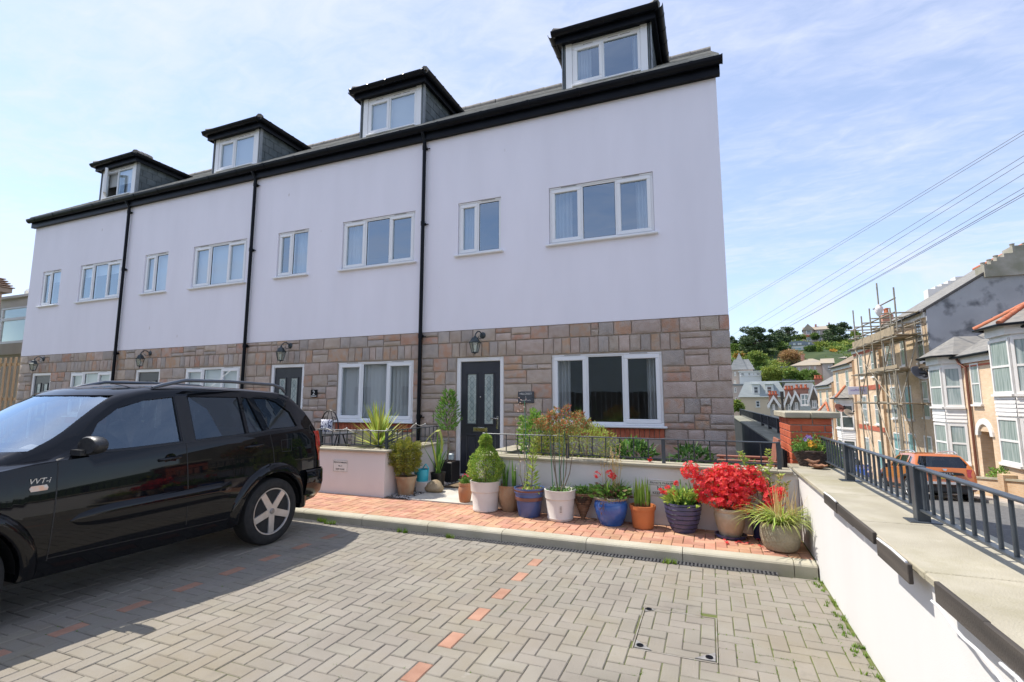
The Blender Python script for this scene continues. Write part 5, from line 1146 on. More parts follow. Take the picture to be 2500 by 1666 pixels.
# ------------------------------------------------------------------ orange car in the street, seen from behind
PAINT_O = M_('orange_paint', (.46, .125, .018), .25, c2=(.50, .145, .022), scale=2, coat=.9, spec=.5)
KD = dict(L=4.34, axles=(.85, 3.52), ra=.41, rw=.345, rim=.235, floor=.62, cab=(.30, 2.95), win=.06,
    zt=([0, .03, .06, .10, .35, .5, .8, 1.4, 2.0, 2.4, 2.7, 3.3, 3.7, 4.1, 4.28, 4.34], [.62, .86, .98, 1.08, 1.46, 1.56, 1.61, 1.635, 1.63, 1.59, 1.45, 1.10, 1.07, 1.0, .8, .5]),
    ze=([0, .03, .06, .10, .33, .5, .8, 1.4, 2.0, 2.3, 2.6, 2.9, 3.0, 3.7, 4.1, 4.28, 4.34], [.60, .84, .96, 1.06, 1.38, 1.51, 1.555, 1.57, 1.56, 1.50, 1.33, 1.10, 1.06, 1.02, .94, .76, .48]),
    wr=([0, .06, .10, .33, .5, .8, 2.0, 2.3, 2.6, 2.9, 3.0, 3.7, 4.1, 4.34], [.74, .83, .81, .70, .655, .64, .645, .66, .72, .79, .80, .76, .66, .5]),
    belt=([0, .1, .4, 1, 2, 2.9, 3.7, 4.1, 4.34], [.57, 1.02, 1.08, 1.07, 1.05, 1.03, .98, .9, .44]), W=([0, .04, .15, .4, .85, 1.3, 2, 3, 3.6, 4.0, 4.2, 4.34], [.78, .85, .885, .90, .91, .90, .895, .90, .905, .86, .74, .52]),
    zb=([0, .1, .4, 1.3, 3.0, 4.34], [.42, .36, .32, .27, .28, .30]), ws=[(.74, 1.13), (.58, 1.52)], wsu=(2.0, 3.5), rw_=[(.64, 1.10), (.69, 1.22), (.56, 1.47)], rwu=(-.2, .6))
SWD = [([(2.62, 1.09), (2.5, 1.32), (2.25, 1.47), (1.85, 1.52), (1.85, 1.08)], GD), ([(1.77, 1.52), (1.77, 1.08), (.98, 1.10), (.98, 1.50)], GD), ([(.84, 1.48), (.84, 1.13), (.55, 1.18), (.60, 1.42)], GD)]
YD = 21.7; zD = street_z(YD + 2); sl = (street_z(YD + 4) - street_z(YD)) / 4
MD = Matrix.Translation((7.5, YD, street_z(YD) + .03)) @ Matrix.Rotation(math.atan(sl), 4, 'X') @ Matrix(((0, -1, 0, 0), (1, 0, 0, 0), (0, 0, 1, 0), (0, 0, 0, 1)))
T, S, B, pane = make_car(KD, MD, 'orange sport utility car parked in the street, seen from behind over the railing', 'parked_car', PAINT_O, SWD)
pane([(.125, .66, 1.09), (.20, .70, 1.22), (.37, .58, 1.48), (.37, -.58, 1.48), (.20, -.70, 1.22), (.125, -.66, 1.09)], glass('car_glass_rear', (.06, .06, .065), 1.55, 0, .03), 'rear_window')
pane([(2.95, .78, 1.10), (2.5, .62, 1.5), (2.5, -.62, 1.5), (2.95, -.78, 1.10)], GF, 'windscreen')
for u in KD['axles']:
    for side in (1, -1): wheel(T, MD, u, side, KD, .90)
for u in KD['axles']:
    for side in (1, -1):
        well(MD, T, u, side, .86, .345, .40)
        mb = MB()
        for i in range(19):
            a = radians(-5 + 190 * i / 18)
            for r_, o_ in ((.40, .0), (.41, .022), (.47, .018), (.49, 0)): p = (u + r_ * cos(a), max(.3, .345 + r_ * sin(a))); mb.v.append(tuple(MD @ Vector((p[0], side * (S.side(p[0], min(p[1], .9)) + o_), p[1]))))
        for i in range(18):
            for k in range(3): a = i * 4 + k; mb.f.append((a, a + 1, a + 5, a + 4))
        mb.build('wheel_arch_trim', CARTRIM, T)
WHB = M_('skid_white', (.62, .61, .58), .4)
for side in (1, -1):
    mb = MB(); n = 5
    for i in range(n + 1):
        z = .80 + .26 * i / n; u0 = .03 + .06 * (i / n)
        for u, dv in ((u0 - .012, .20), (u0 + .005, .06), (u0 + .05, -.006), (u0 + .12, -.006)): mb.v.append(tuple(MD @ Vector((u - .006, side * (S.side(max(u, .05), z) - dv), z))))
    for i in range(n):
        for k in range(3): a = i * 4 + k; mb.f.append((a, a + 1, a + 5, a + 4))
    mb.build('tail_lamp', REDL, T)
    MB().tube([MD @ Vector((a, side * .60, b)) for a, b in ((2.3, 1.56), (2.1, 1.66), (1.3, 1.69), (.75, 1.66), (.6, 1.58))], .022, 8).build('roof_rail', ALLOY, T)
    strip_on(S, MD, [(1.82, 1.05), (1.80, .45)], .01, .0015, side).build('door_seam', CARTRIM, T); strip_on(S, MD, [(3.1, .40), (1.3, .38)], .12, .004, side).build('sill_trim', CARTRIM, T)
    MB().cbox(2.62, 2.74, min(side * .90, side * 1.06), max(side * .90, side * 1.06), 1.02, 1.18, .03, MD).build('door_mirror', CARTRIM, T)
MB().prism([(-.52, .86), (.52, .86), (.47, .93), (.2, .955), (-.2, .955), (-.47, .93)], -.012, .06, 'x', MD).build('garnish', CARTRIM, T)
text('badge', 'D U S T E R', .085, MD @ Matrix.Translation((-.014, 0, .90)) @ Matrix.Rotation(-pi / 2, 4, 'Z') @ Matrix.Rotation(pi / 2, 4, 'X'), ALLOY, T, .002)
MB().prism([(-.07, 1.06), (.07, 1.06), (.04, 1.0), (0, .985), (-.04, 1.0)], .02, .045, 'x', MD).build('emblem', ALLOY, T)
MB().cbox(-.018, .0, -.26, .26, .72, .83, .003, MD).build('number_plate', M_('plate_yellow', (.65, .45, .03), .5), T)
MB().prism([(-.86, .62), (.86, .62), (.84, .40), (.62, .40), (.52, .54), (-.52, .54), (-.62, .40), (-.84, .40)], -.04, .14, 'x', MD).build('rear_bumper', WHB, T)
MB().box(.0, .1, -.55, .55, .30, .53, MD).build('diffuser', CARTRIM, T); MB().box(.4, 4.1, -.7, .7, .22, .42, MD).build('underbody', CARTRIM, T)
st = MB()
for v in (-.42, .42): st.cbox(1.55, 1.72, v - .22, v + .22, .7, 1.35, .05, MD); st.cbox(.80, .95, v - .22, v + .22, .7, 1.22, .05, MD)
st.build('seats', SEATM, T)
# ------------------------------------------------------------------ blue hatchbacks further down
PAINT_B = M_('blue_paint', (.02, .07, .30), .2, c2=(.025, .085, .34), scale=2, coat=.9)
KB = dict(KD); KB.update(L=4.0, axles=(.72, 3.2), rw=.31, ra=.37, rim=.21, floor=.55, cab=(.3, 2.6),
    zt=([0, .03, .06, .10, .35, .6, 1.2, 1.8, 2.2, 2.9, 3.4, 3.8, 4.0], [.55, .78, .9, .98, 1.32, 1.43, 1.47, 1.44, 1.33, .97, .9, .78, .45]), ze=([0, .03, .06, .10, .33, .6, 1.2, 1.8, 2.1, 2.6, 3.4, 3.8, 4.0], [.53, .76, .88, .96, 1.26, 1.38, 1.41, 1.37, 1.25, .95, .86, .74, .43]),
    wr=([0, .1, .33, .6, 2.0, 2.6, 3.4, 3.8, 4.0], [.7, .74, .62, .58, .58, .72, .7, .6, .45]), belt=([0, .1, .5, 2, 2.7, 3.4, 4.0], [.5, .9, .95, .93, .9, .84, .4]), W=([0, .04, .2, .7, 2, 3, 3.6, 3.85, 4.0], [.7, .78, .82, .84, .84, .84, .82, .68, .45]), zb=([0, .3, 1.2, 2.8, 4.0], [.35, .28, .24, .25, .28]),
    ws=[(.64, 1.0), (.5, 1.36)], wsu=(1.7, 3.1), rw_=[(.55, .98), (.45, 1.33)], rwu=(-.2, .5))
SB = [([(2.5, .96), (2.1, 1.25), (1.6, 1.36), (1.5, 1.36), (1.5, .96)], GD), ([(1.4, 1.36), (1.4, .96), (.7, .98), (.75, 1.33)], GD)]
for Yc, Xc, rev, lb in ((36.5, 7.35, True, 'blue hatchback parked beyond the orange car, glimpsed between the railing bars'), (44.0, 7.3, True, 'farther blue hatchback parked down the street below the scaffolding')):
    sl = -.1; MBm = Matrix.Translation((Xc, Yc, street_z(Yc) + .03)) @ Matrix.Rotation(math.atan(sl), 4, 'X') @ (Matrix(((0, 1, 0, 0), (-1, 0, 0, 0), (0, 0, 1, 0), (0, 0, 0, 1))) if rev else Matrix(((0, -1, 0, 0), (1, 0, 0, 0), (0, 0, 1, 0), (0, 0, 0, 1))))
    T, S, B, pane = make_car(KB, MBm, lb, 'parked_car', PAINT_B, SB, 'cars parked down the street')
    pane([(2.66, .70, .98), (2.1, .55, 1.36), (2.1, -.55, 1.36), (2.66, -.70, .98)], GF, 'windscreen'); pane([(.14, .55, 1.0), (.35, .46, 1.33), (.35, -.46, 1.33), (.14, -.55, 1.0)], GD, 'rear_window')
    for u in KB['axles']:
        for side in (1, -1): wheel(T, MBm, u, side, KB, .83)
    for side in (1, -1): MB().cbox(3.72, 3.9, side * .62 - .12, side * .62 + .12, .62, .74, .03, MBm).build('headlamp', CLEARL, T); MB().box(2.45, 2.55, min(side * .8, side * .98), max(side * .8, side * .98), .93, 1.06, MBm).build('door_mirror', PAINT_B, T)
    MB().box(3.96, 4.02, -.26, .26, .42, .53, MBm).build('number_plate', M_('plate_white', (.75, .75, .72), .5), T)
# ================================================================== pots and plants
for o in list(bpy.data.objects):                       # the long front wall runs slightly out of true with the facade
    pr = o.parent
    if pr and (pr is gw1 or pr.get('label', '') in ('dark grey railing on the white wall behind the flower pots', 'white private parking sign half hidden behind the pots on the white wall')):
        for v in o.data.vertices: v.co.y += .185 - .068 * (v.co.x + 2.95)
WALLY = lambda x: 5.935 + .185 - .068 * (x + 2.95)
def FOL(name, a, b, hue=.02, rnd=.25, tr=.3): return M_(name, a, .55, c2=b, scale=14, rnd=rnd, hue=hue, trans=tr, spec=.35)
F_BOX = FOL('leaf_box', (.152, .290, .036), (.304, .435, .080)); F_GOLD = FOL('leaf_golden', (.246, .275, .029), (.377, .362, .058)); F_MID = FOL('leaf_mid', (.102, .232, .036), (.203, .362, .072))
F_DK = FOL('leaf_dark', (.036, .102, .026), (.087, .174, .043)); F_LIME = FOL('leaf_lime', (.290, .435, .072), (.464, .551, .116)); F_RED = FOL('leaf_red_tip', (.435, .102, .043), (.522, .232, .087)); F_YEL = FOL('leaf_yellow', (.40, .43, .07), (.50, .52, .14))
F_STRAW = FOL('leaf_straw', (.580, .435, .189), (.725, .580, .290)); F_OLIVE = FOL('leaf_olive', (.189, .217, .065), (.304, .304, .102)); BARK = M_('bark', (.160, .123, .087), .9, c2=(.261, .210, .160), scale=30, bump=.5, bscale=80); CANE = M_('cane_green', (.072, .189, .102), .6)
FL_RED = FOL('petal_red', (.78, .035, .05), (.85, .10, .09), .008, .12, .45); FL_ORG = FOL('petal_orange', (.65, .25, .01), (.75, .4, .03), .01, .15); FL_PINK = FOL('petal_pink', (.6, .05, .12), (.65, .12, .2)); FL_WHT = FOL('petal_pale', (.6, .48, .42), (.66, .55, .5)); FL_VIO = FOL('petal_violet', (.25, .15, .45), (.35, .25, .55))
V3 = Vector
def rdir(up=0.): 
    d = V3((random.gauss(0, 1), random.gauss(0, 1), random.gauss(0, 1) + up)); return d.normalized()
def leaf(mb, p, d, L, W, n=None):
    d = d.normalized(); n = n or rdir(); s = d.cross(n)
    s = s.normalized() if s.length > 1e-4 else d.orthogonal().normalized(); nn = s.cross(d); q = p + d * L * .5 + nn * L * .06
    mb.add([p, q + s * W / 2, p + d * L, q - s * W / 2], [(0, 1, 2), (0, 2, 3)])
def blade(mb, p, az, L, W, lean, droop, seg=5, kink=None):
    """strap leaf rising from p and bending over"""
    a = lean; pts = [V3(p)]; st = L / seg
    for k in range(seg):
        if kink and k == kink: a += 1.4
        pts.append(pts[-1] + V3((cos(az) * sin(a), sin(az) * sin(a), cos(a))) * st); a += droop / seg
    s = V3((-sin(az), cos(az), 0)); vs = []
    for k, q in enumerate(pts):
        w_ = W * (1 - (k / seg) ** 2.2) * (.75 + .5 * min(1, k / seg * 2)) / 2; vs += [q + s * w_, q - s * w_]
    mb.add(vs, [(2 * k, 2 * k + 1, 2 * k + 3, 2 * k + 2) for k in range(seg)])
def bloom(mb, p, n, r, petals=5):
    n = n.normalized(); a = n.orthogonal().normalized(); b = n.cross(a); f0 = R(0, 6)
    for k in range(petals):
        t = f0 + 2 * pi * k / petals; d = (a * cos(t) + b * sin(t)); e = (a * cos(t + .5) + b * sin(t + .5)); g = (a * cos(t - .5) + b * sin(t - .5))
        mb.add([p, p + g * r * .75 + n * r * .25, p + d * r + n * r * .15, p + e * r * .75 + n * r * .25], [(0, 1, 2, 3)])
def pot(T, x, y, prof, mat, n=36, z=FZ + .002, soil=True, name='pot'):
    """prof: outer profile (r, z) bottom to rim; wall thickness and inside added"""
    rt, ht = prof[-1]; full = [(0, 0)] + prof + [(rt - .014, ht), (rt - .02, ht - .02), (rt - .025, ht - .06)]
    o = MB().lathe(full, n, (x, y, z)).build(name, mat, T, smooth=35)
    if soil:
        mb = MB(); m = 14
        mb.v.append((x, y, z + ht - .03))
        for k in range(m): a = 2 * pi * k / m; mb.v.append((x + (rt - .02) * cos(a), y + (rt - .02) * sin(a), z + ht - .04 + R(-.006, .006)))
        mb.f = [(0, k + 1, (k + 1) % m + 1) for k in range(m)]; mb.build('soil', SOIL, T)
    return z + ht - .03
TERRA = M_('terracotta_old', (.36, .20, .105), .9, c2=(.44, .33, .21), scale=9, var=.15, bump=.4, bscale=70, stretch=(1, 1, .5)); TERRA2 = M_('terracotta', (.42, .185, .085), .8, c2=(.36, .20, .12), scale=7, var=.1, bump=.3, bscale=80)
ORANGEP = M_('orange_plastic', (.55, .17, .05), .5, c2=(.5, .155, .05), scale=8, bump=.05); WHITEP = M_('white_plastic_pot', (.70, .67, .63), .5, c2=(.63, .60, .55), scale=6, var=.04); BLUEG = M_('blue_glaze', (.022, .085, .33), .14, c2=(.04, .14, .45), scale=7, dist=1., bump=.08, bscale=12, coat=.6)
BLUE2 = M_('blue_glaze_dull', (.045, .085, .24), .3, c2=(.07, .12, .30), scale=10, coat=.4); BROWNG = M_('brown_glaze', (.16, .06, .05), .25, coat=.4); PURP = M_('indigo_glaze', (.05, .055, .13), .45, c2=(.085, .085, .18), scale=12, bump=.25, bscale=40, coat=.2); BUFF = M_('buff_glaze', (.36, .285, .185), .45, c2=(.43, .36, .26), scale=10, bump=.3, bscale=45, coat=.35); STONEP = M_('stone_tub', (.38, .33, .24), .9, c2=(.27, .24, .16), scale=6, var=.2, bump=.9, bscale=40); WICK = M_('wicker', (.17, .095, .05), .8, c2=(.26, .15, .085), scale=20, rnd=.2); WICKD = M_('wicker_dark', (.035, .022, .016), .7, c2=(.09, .06, .045), scale=20, rnd=.3); BLKPOT = M_('black_pot', (.01, .01, .011), .5)
def plant(name, x, y, label, cat='plant pot', group='plant pots along the front wall'): return thing(name, (x, y, FZ), label, cat, group)
random.seed(21)
# 1 golden conifer ball in worn terracotta
x, y = -4.25, 6.43; T = plant('potted_conifer', x, y, 'worn terracotta pot with a round golden conifer by the door path')
zt = pot(T, x, y, [(.108, 0), (.112, .03), (.148, .235), (.156, .238), (.158, .275)], TERRA)
mb = MB(); mg = MB(); c = V3((x - .02, y, .66))
for k in range(11000):
    d = rdir(.1); r = .245 * (R(.35, 1) ** .4) * (1 + .12 * sin(d.x * 9 + d.y * 7) + .07 * sin(d.z * 13)); p = c + V3((d.x * r, d.y * r, d.z * r * 1.02))
    if p.z < .40: continue
    t = mb if random.random() < .6 else mg; leaf(t, p, (d * .7 + rdir() * .7 + V3((0, 0, .3))), R(.024, .046), .0105)
mb.build('foliage', F_GOLD, T, smooth='raw'); mg.build('foliage', F_OLIVE, T, smooth='raw'); q = MB()
for k in range(14): d = rdir(.8); q.tube([(x, y, .36), c + d * .2], [.008, .003], 5)
q.build('branch', BARK, T)
# 2 small terracotta jar, pink flowers
x, y = -3.17, 6.24; T = plant('potted_flowers', x, y, 'small terracotta jar with pink flowers left of the tall white pot')
zt = pot(T, x, y, [(.066, 0), (.08, .04), (.094, .14), (.093, .19), (.078, .225), (.088, .235), (.09, .265)], TERRA2); mb = MB(); fb = MB()
for k in range(420): d = rdir(.8); leaf(mb, V3((x, y, zt)) + V3((d.x * R(0, .09), d.y * R(0, .09), abs(d.z) * R(.01, .13))), d + V3((0, 0, .4)), R(.02, .04), .014)
for k in range(7): bloom(fb, V3((x + R(-.06, .06), y + R(-.07, .05), zt + R(.1, .17))), rdir(1.), .02, 6)
mb.build('foliage', F_MID, T, smooth='raw'); fb.build('flowers', FL_PINK, T, smooth='raw')
# 3 tall white pot with clipped box
x, y = -2.71, 5.91; T = plant('potted_box_shrub', x, y, 'tall white plastic pot with a cone shaped light green box shrub')
zt = pot(T, x, y, [(.15, 0), (.16, .01), (.163, .035), (.158, .045), (.178, .24), (.188, .248), (.197, .365), (.2, .372)], WHITEP); mb = MB(); mg = MB()
def boxr(t): return float(np.interp(t, [0, .12, .3, .45, .58, .68, .76, .86, .95, 1.0], [.12, .20, .225, .195, .15, .10, .06, .075, .06, .0]))
for k in range(7500):
    t = R(0, 1); a = R(0, 2 * pi); r = boxr(t) * (R(.35, 1) ** .4) * (1 + .10 * sin(a * 5 + t * 17) + .06 * sin(a * 9 - t * 23)); p = V3((x + r * cos(a), y + r * sin(a), zt + .01 + t * .60)); d = V3((cos(a), sin(a), R(-.2, 1.1)))
    leaf(mb if random.random() < .55 else mg, p, d + rdir() * .6, R(.018, .03), R(.011, .016))
mb.build('foliage', F_LIME, T, smooth='raw'); mg.build('foliage', F_BOX, T, smooth='raw'); MB().tube([(x, y, zt - .02), (x, y, zt + .5)], [.015, .006], 6).build('stem', BARK, T)
# 4 terracotta jar with iris
x, y = -2.42, 6.0; T = plant('potted_iris', x, y, 'round terracotta jar with upright iris leaves')
zt = pot(T, x, y, [(.085, 0), (.095, .02), (.135, .17), (.142, .24), (.134, .285), (.138, .30), (.142, .318)], TERRA); mb = MB()
for c_ in (-.055, .06):
    for k in range(9): blade(mb, (x + c_ + R(-.02, .02), y + R(-.03, .03), zt), R(0, 2 * pi), R(.22, .38), .022, R(.02, .14), R(0, .15), 5)
mb.build('leaves', F_MID, T, smooth='raw')
# 5 blue pot with brown bands
x, y = -2.09, 5.84; T = plant('potted_lily', x, y, 'blue glazed pot with two brown bands holding a leafy lily stem')
prof = [(.128, 0), (.135, .01), (.158, .185), (.166, .19), (.17, .235), (.168, .24), (.176, .275), (.186, .28), (.19, .335)]; zt = pot(T, x, y, prof, BLUE2)
for z0, z1, r0, r1 in ((.192, .234, .169, .1725), (.276, .318, .1805, .1895)): MB().lathe([(r0, z0), (r0 + .0025, z0 + .002), (r1 + .0025, z1 - .002), (r1, z1)], 40, (x, y, FZ + .002)).build('band', BROWNG, T, smooth=40)
mb = MB(); q = MB(); base = V3((x + .03, y, zt)); q.tube([base, base + V3((.01, 0, .3)), base + V3((.03, 0, .62))], [.007, .006, .003], 6)
for k in range(95):
    t = R(0.05, 1); a = k * 2.4; p = base + V3((.03 * t, 0, .62 * t)); L = .12 * (1 - t * .65) + .02; leaf(mb, p, V3((cos(a), sin(a), .35 + t * .8)), L, .022 * (1 - t * .4))
for k in range(60): leaf(mb, V3((x + R(-.13, .15), y + R(-.12, .12), zt)), rdir(.7), R(.04, .08), .03)
for k in range(3):                                     # spindly rose canes
    b = V3((x - .10 + .03 * k, y + .02, zt)); pts = [b + V3((R(-.02, .02) + .02 * i * (k - 1), R(-.02, .02), .17 * i)) for i in range(6)]; q.tube(pts, [.005, .0045, .004, .0035, .003, .002], 5)
    for i in range(26): p = pts[random.randint(1, 5)] + rdir() * R(0, .06); leaf(mb if i % 2 else mb, p, rdir(), R(.015, .03), .014)
mb.build('foliage', F_LIME, T, smooth='raw'); q.build('stems', BARK, T); MB().tube([(x - .04, y + .05, zt), (x - .09, y + .08, zt + 1.08)], .006, 6).build('cane', CANE, T); fb = MB()
for k in range(46): p = V3((x - .09 + R(-.08, .08), y + R(-.05, .05), zt + R(.2, .95))); leaf(fb, p, rdir(), .026, .013)
for k in range(14): p = V3((x - .10 + R(-.07, .09), y + R(-.04, .04), zt + R(.95, 1.2))); leaf(fb, p, rdir(), .034, .013)
fb.build('blossom', FL_WHT, T, smooth='raw')
# 6 white pot with the red-tipped sapling
x, y = -1.69, 5.80; T = plant('potted_sapling', x, y, 'white plastic pot with a tall staked sapling of red tipped leaves')
zt = pot(T, x, y, [(.145, 0), (.152, .012), (.155, .03), (.15, .04), (.168, .24), (.178, .248), (.184, .335), (.188, .345)], WHITEP)
MB().lathe([(.1605, .09), (.1705, .20)], 8, (0, 0, 0)).v
q = MB(); Ml = Matrix.Translation((x, y, FZ)); 
for (z0, z1, a0, a1, mt) in ((.10, .185, 4.95, 5.15, SIGNW),): 
    m2 = MB(); n = 5
    for i in range(n + 1):
        a = a0 + (a1 - a0) * i / n
        for z in (z0, z1): rr = .150 + .028 * (z - .04) / .3 + .0045; m2.v.append((x + rr * cos(a), y + rr * sin(a), FZ + z))
    m2.f = [(2 * i, 2 * i + 2, 2 * i + 3, 2 * i + 1) for i in range(n)]; m2.build('label', SIGNW, T)
    m3 = MB()
    for z in (.11, .125, .14, .155, .17):
        for i in range(3): a = a0 + .02 + .05 * i; rr = .150 + .028 * (z - .04) / .3 + .0055; m3.quad(*[(x + rr * cos(t), y + rr * sin(t), FZ + zz_) for t, zz_ in ((a, z), (a + .04, z), (a + .04, z + .008), (a, z + .008))])
    m3.build('label_print', SIGNK, T, smooth='raw')
crown = V3((x + .02, y + .05, 1.20)); limbs = []
for k in range(5):
    a = k * 1.3; b = V3((x + .03 * cos(a), y + .03 * sin(a), zt)); tip = crown + V3((cos(a) * .25, sin(a) * .15, R(-.05, .2))); mid = b.lerp(tip, .55) + V3((R(-.04, .04), R(-.04, .04), 0)); q.tube([b, b.lerp(mid, .5) + V3((R(-.03, .03), 0, 0)), mid, tip], [.008, .007, .006, .002], 6); limbs.append((mid, tip))
q.build('stems', BARK, T, smooth=60)
for dx_, dz_ in ((-.13, 1.02), (.07, 1.0), (.0, 1.12)): MB().tube([(x + dx_ * .6, y - .02, zt - .05), (x + dx_, y, zt + dz_ - .1)], .006, 6).build('cane', CANE, T)
mo, mr_ = MB(), MB()
for k in range(260):
    a = R(0, 2 * pi); e = R(0, 1) ** .5; c = crown + V3((cos(a) * e * .36, sin(a) * e * .22, R(-.2, .25) * (1.2 - e))); up = rdir(1.2)
    lvl = (c.z - crown.z)
    for i in range(9):
        d = (up + rdir() * .9).normalized(); red = random.random() < (.32 + lvl * 1.8); leaf(mr_ if red else mo, c + rdir() * .018, d, R(.03, .055), .014)
mo.build('foliage', F_OLIVE, T, smooth='raw'); mr_.build('red_tips', F_RED, T, smooth='raw'); mb = MB()
for k in range(26): blade(mb, (x + R(-.11, .11), y + R(-.11, .11), zt), R(0, 6.28), R(.06, .16), .008, R(.1, .6), .4, 4)
for k in range(90): leaf(mb, V3((x + R(-.14, .14), y + R(-.14, .14), zt + R(0, .03))), rdir(.8), .04, .02)
mb.build('underplanting', F_MID, T, smooth='raw')
# 7 wicker cone
x, y = -1.44, 5.92; T = plant('wicker_cone_planter', x, y, 'pointed wicker cone planter with leafy green plant')
q = MB(); n = 30
for i in range(15): t = i / 14; q.tube([(x + (.015 + .115 * t) * (1 + .02 * sin(k * 3 + i * 1.7)) * cos(k * .4488), y - .02 * (1 - t) + (.015 + .085 * t) * (1 + .02 * sin(k * 3 + i * 1.7)) * sin(k * .4488), FZ + .01 + .285 * t) for k in range(15)], .0105, 5, False)
q.build('wicker', WICK, T, smooth=60); mb = MB(); zt = FZ + .27
MB().lathe([(.02, .02), (.115, .27), (0, .27)], 16, (x, y, FZ)).build('liner', SOIL, T)
for k in range(420): a = R(0, 6.28); r = R(0, .12); p = V3((x + r * cos(a), y + r * .8 * sin(a), zt + R(0, .09))); leaf(mb, p, rdir(.6) + V3((cos(a), sin(a), 0)) * .5, R(.025, .05), .018)
mb.build('foliage', F_MID, T, smooth='raw')
# 8 bright blue glazed pot
x, y = -1.09, 5.80; T = plant('potted_mixed_flowers', x, y, 'bright blue glazed bowl pot with grasses and red geraniums')
zt = pot(T, x, y, [(.125, 0), (.13, .012), (.15, .05), (.178, .13), (.19, .19), (.186, .235), (.178, .255), (.186, .27), (.197, .283), (.2, .295), (.196, .305)], BLUEG); MB().lathe([(.186, .271), (.199, .285), (.203, .296), (.197, .3075), (.184, .306)], 40, (x, y, FZ + .002)).build('rim', M_('rim_buff', (.30, .24, .17), .5), T, smooth=40)
mb, ms, fb, mo = MB(), MB(), MB(), MB()
for k in range(110): blade(mb, (x + R(-.1, .14), y + R(-.1, .12), zt), R(0, 6.28), R(.12, .32), .014, R(.1, .7), R(.4, 1.4), 5)
for k in range(330): a = R(0, 6.28); r = R(.05, .2); leaf(mb if k % 3 else mo, V3((x + r * cos(a), y + r * sin(a), zt + R(0, .12))), V3((cos(a), sin(a), R(0, .8))), R(.05, .10), R(.025, .04))
for k in range(34):
    a = R(0, 6.28); b = V3((x + R(-.08, .10), y + R(-.05, .08), zt)); L = R(.3, .62); tip = b + V3((R(-.06, .09), R(-.04, .04), L)); ms.tube([b, b.lerp(tip, .5), tip], [.0025, .002, .0015], 4, False)
    for i in range(7): p = tip + V3((R(-.008, .008), R(-.008, .008), R(-.09, .01))); leaf(ms, p, rdir(.5), .014, .010)
for cx, cz in ((-.14, .27), (.0, .29), (.04, .26)):
    for i in range(26): bloom(fb, V3((x + cx, y - .06, zt + cz)) + rdir() * .035, rdir(.5), .014)
for k in range(160): a = R(0, 6.28); r = R(.02, .17); leaf(mo, V3((x - .02 + r * cos(a), y - .08 + r * .6 * sin(a), zt + R(0, .08))), rdir(.4), .03, .012)
for k in range(24): leaf(mo, V3((x - .06 + R(-.03, .03), y - .21, zt - R(.0, .12))), V3((R(-.4, .4), -.3, -1)), .03, .012)
mb.build('foliage', F_MID, T, smooth='raw'); ms.build('seed_stems', F_STRAW, T, smooth='raw'); fb.build('flowers', FL_RED, T, smooth='raw'); mo.build('bronze_leaves', FOL('leaf_bronze', (.16, .08, .06), (.2, .14, .08)), T, smooth='raw')
# 9 orange plastic pot with shoots
x, y = -.735, 5.765; T = plant('potted_shoots', x, y, 'orange plastic pot full of upright green shoots')
zt = pot(T, x, y, [(.105, 0), (.112, .008), (.13, .195), (.14, .198), (.144, .236), (.143, .242)], ORANGEP); mb = MB(); mr_ = MB()
for k in range(46): p = (x + R(-.08, .08), y + R(-.07, .07), zt); L = R(.2, .36); blade(mb, p, R(0, 6.28), L, .017, R(0, .16), R(-.05, .2), 4); MB; mr_.tube([p, (p[0], p[1], zt + .05)], .006, 5, False)
mb.build('leaves', FOL('leaf_shoot', (.15, .26, .035), (.24, .34, .06)), T, smooth='raw'); mr_.build('shoot_bases', FOL('shoot_base', (.22, .09, .06), (.3, .15, .09)), T, smooth='raw')
# 10 indigo ribbed pot
x, y = -.315, 5.775; T = plant('potted_red_flowers', x, y, 'indigo glazed pot with dark ribs, broad leaves and a few red flowers')
zt = pot(T, x, y, [(.115, 0), (.122, .01), (.14, .05), (.165, .12), (.182, .2), (.19, .26), (.192, .30)], PURP)
for zz_, rr in ((.05, .1405), (.095, .1575), (.142, .1715), (.19, .1815), (.238, .188), (.28, .1915)): MB().lathe([(rr - .003, zz_ - .005), (rr + .002, zz_ - .003), (rr + .002, zz_ + .003), (rr - .001, zz_ + .005)], 40, (x, y, FZ + .002)).build('rib', M_('rib_dark', (.012, .012, .02), .4), T, smooth=60)
mb, mg, fb = MB(), MB(), MB()
for k in range(150): a = R(0, 6.28); r = R(.02, .17); leaf(mb, V3((x + r * cos(a), y + r * sin(a), zt + R(0, .13))), V3((cos(a), sin(a), R(-.1, .9))), R(.08, .14), R(.03, .05))
for k in range(60): blade(mg, (x + R(-.1, .12), y + R(-.1, .1), zt), R(0, 6.28), R(.14, .34), .016, R(.05, .7), R(.3, 1.2), 5)
for k in range(160): a = R(0, 6.28); r = R(.06, .18); leaf(mg, V3((x - .06 + r * cos(a) * .7, y - .05 + r * sin(a) * .7, zt + R(0, .05))), rdir(.4), R(.02, .04), .01)
for cx, cz in ((-.05, .24), (-.14, .19), (-.17, .13), (-.21, .15), (-.07, .13)):
    for i in range(15): bloom(fb, V3((x + cx, y - .10, zt + cz)) + rdir() * .022, rdir(.4), .015)
mb.build('broad_leaves', F_LIME, T, smooth='raw'); mg.build('foliage', F_MID, T, smooth='raw'); fb.build('flowers', FL_RED, T, smooth='raw')
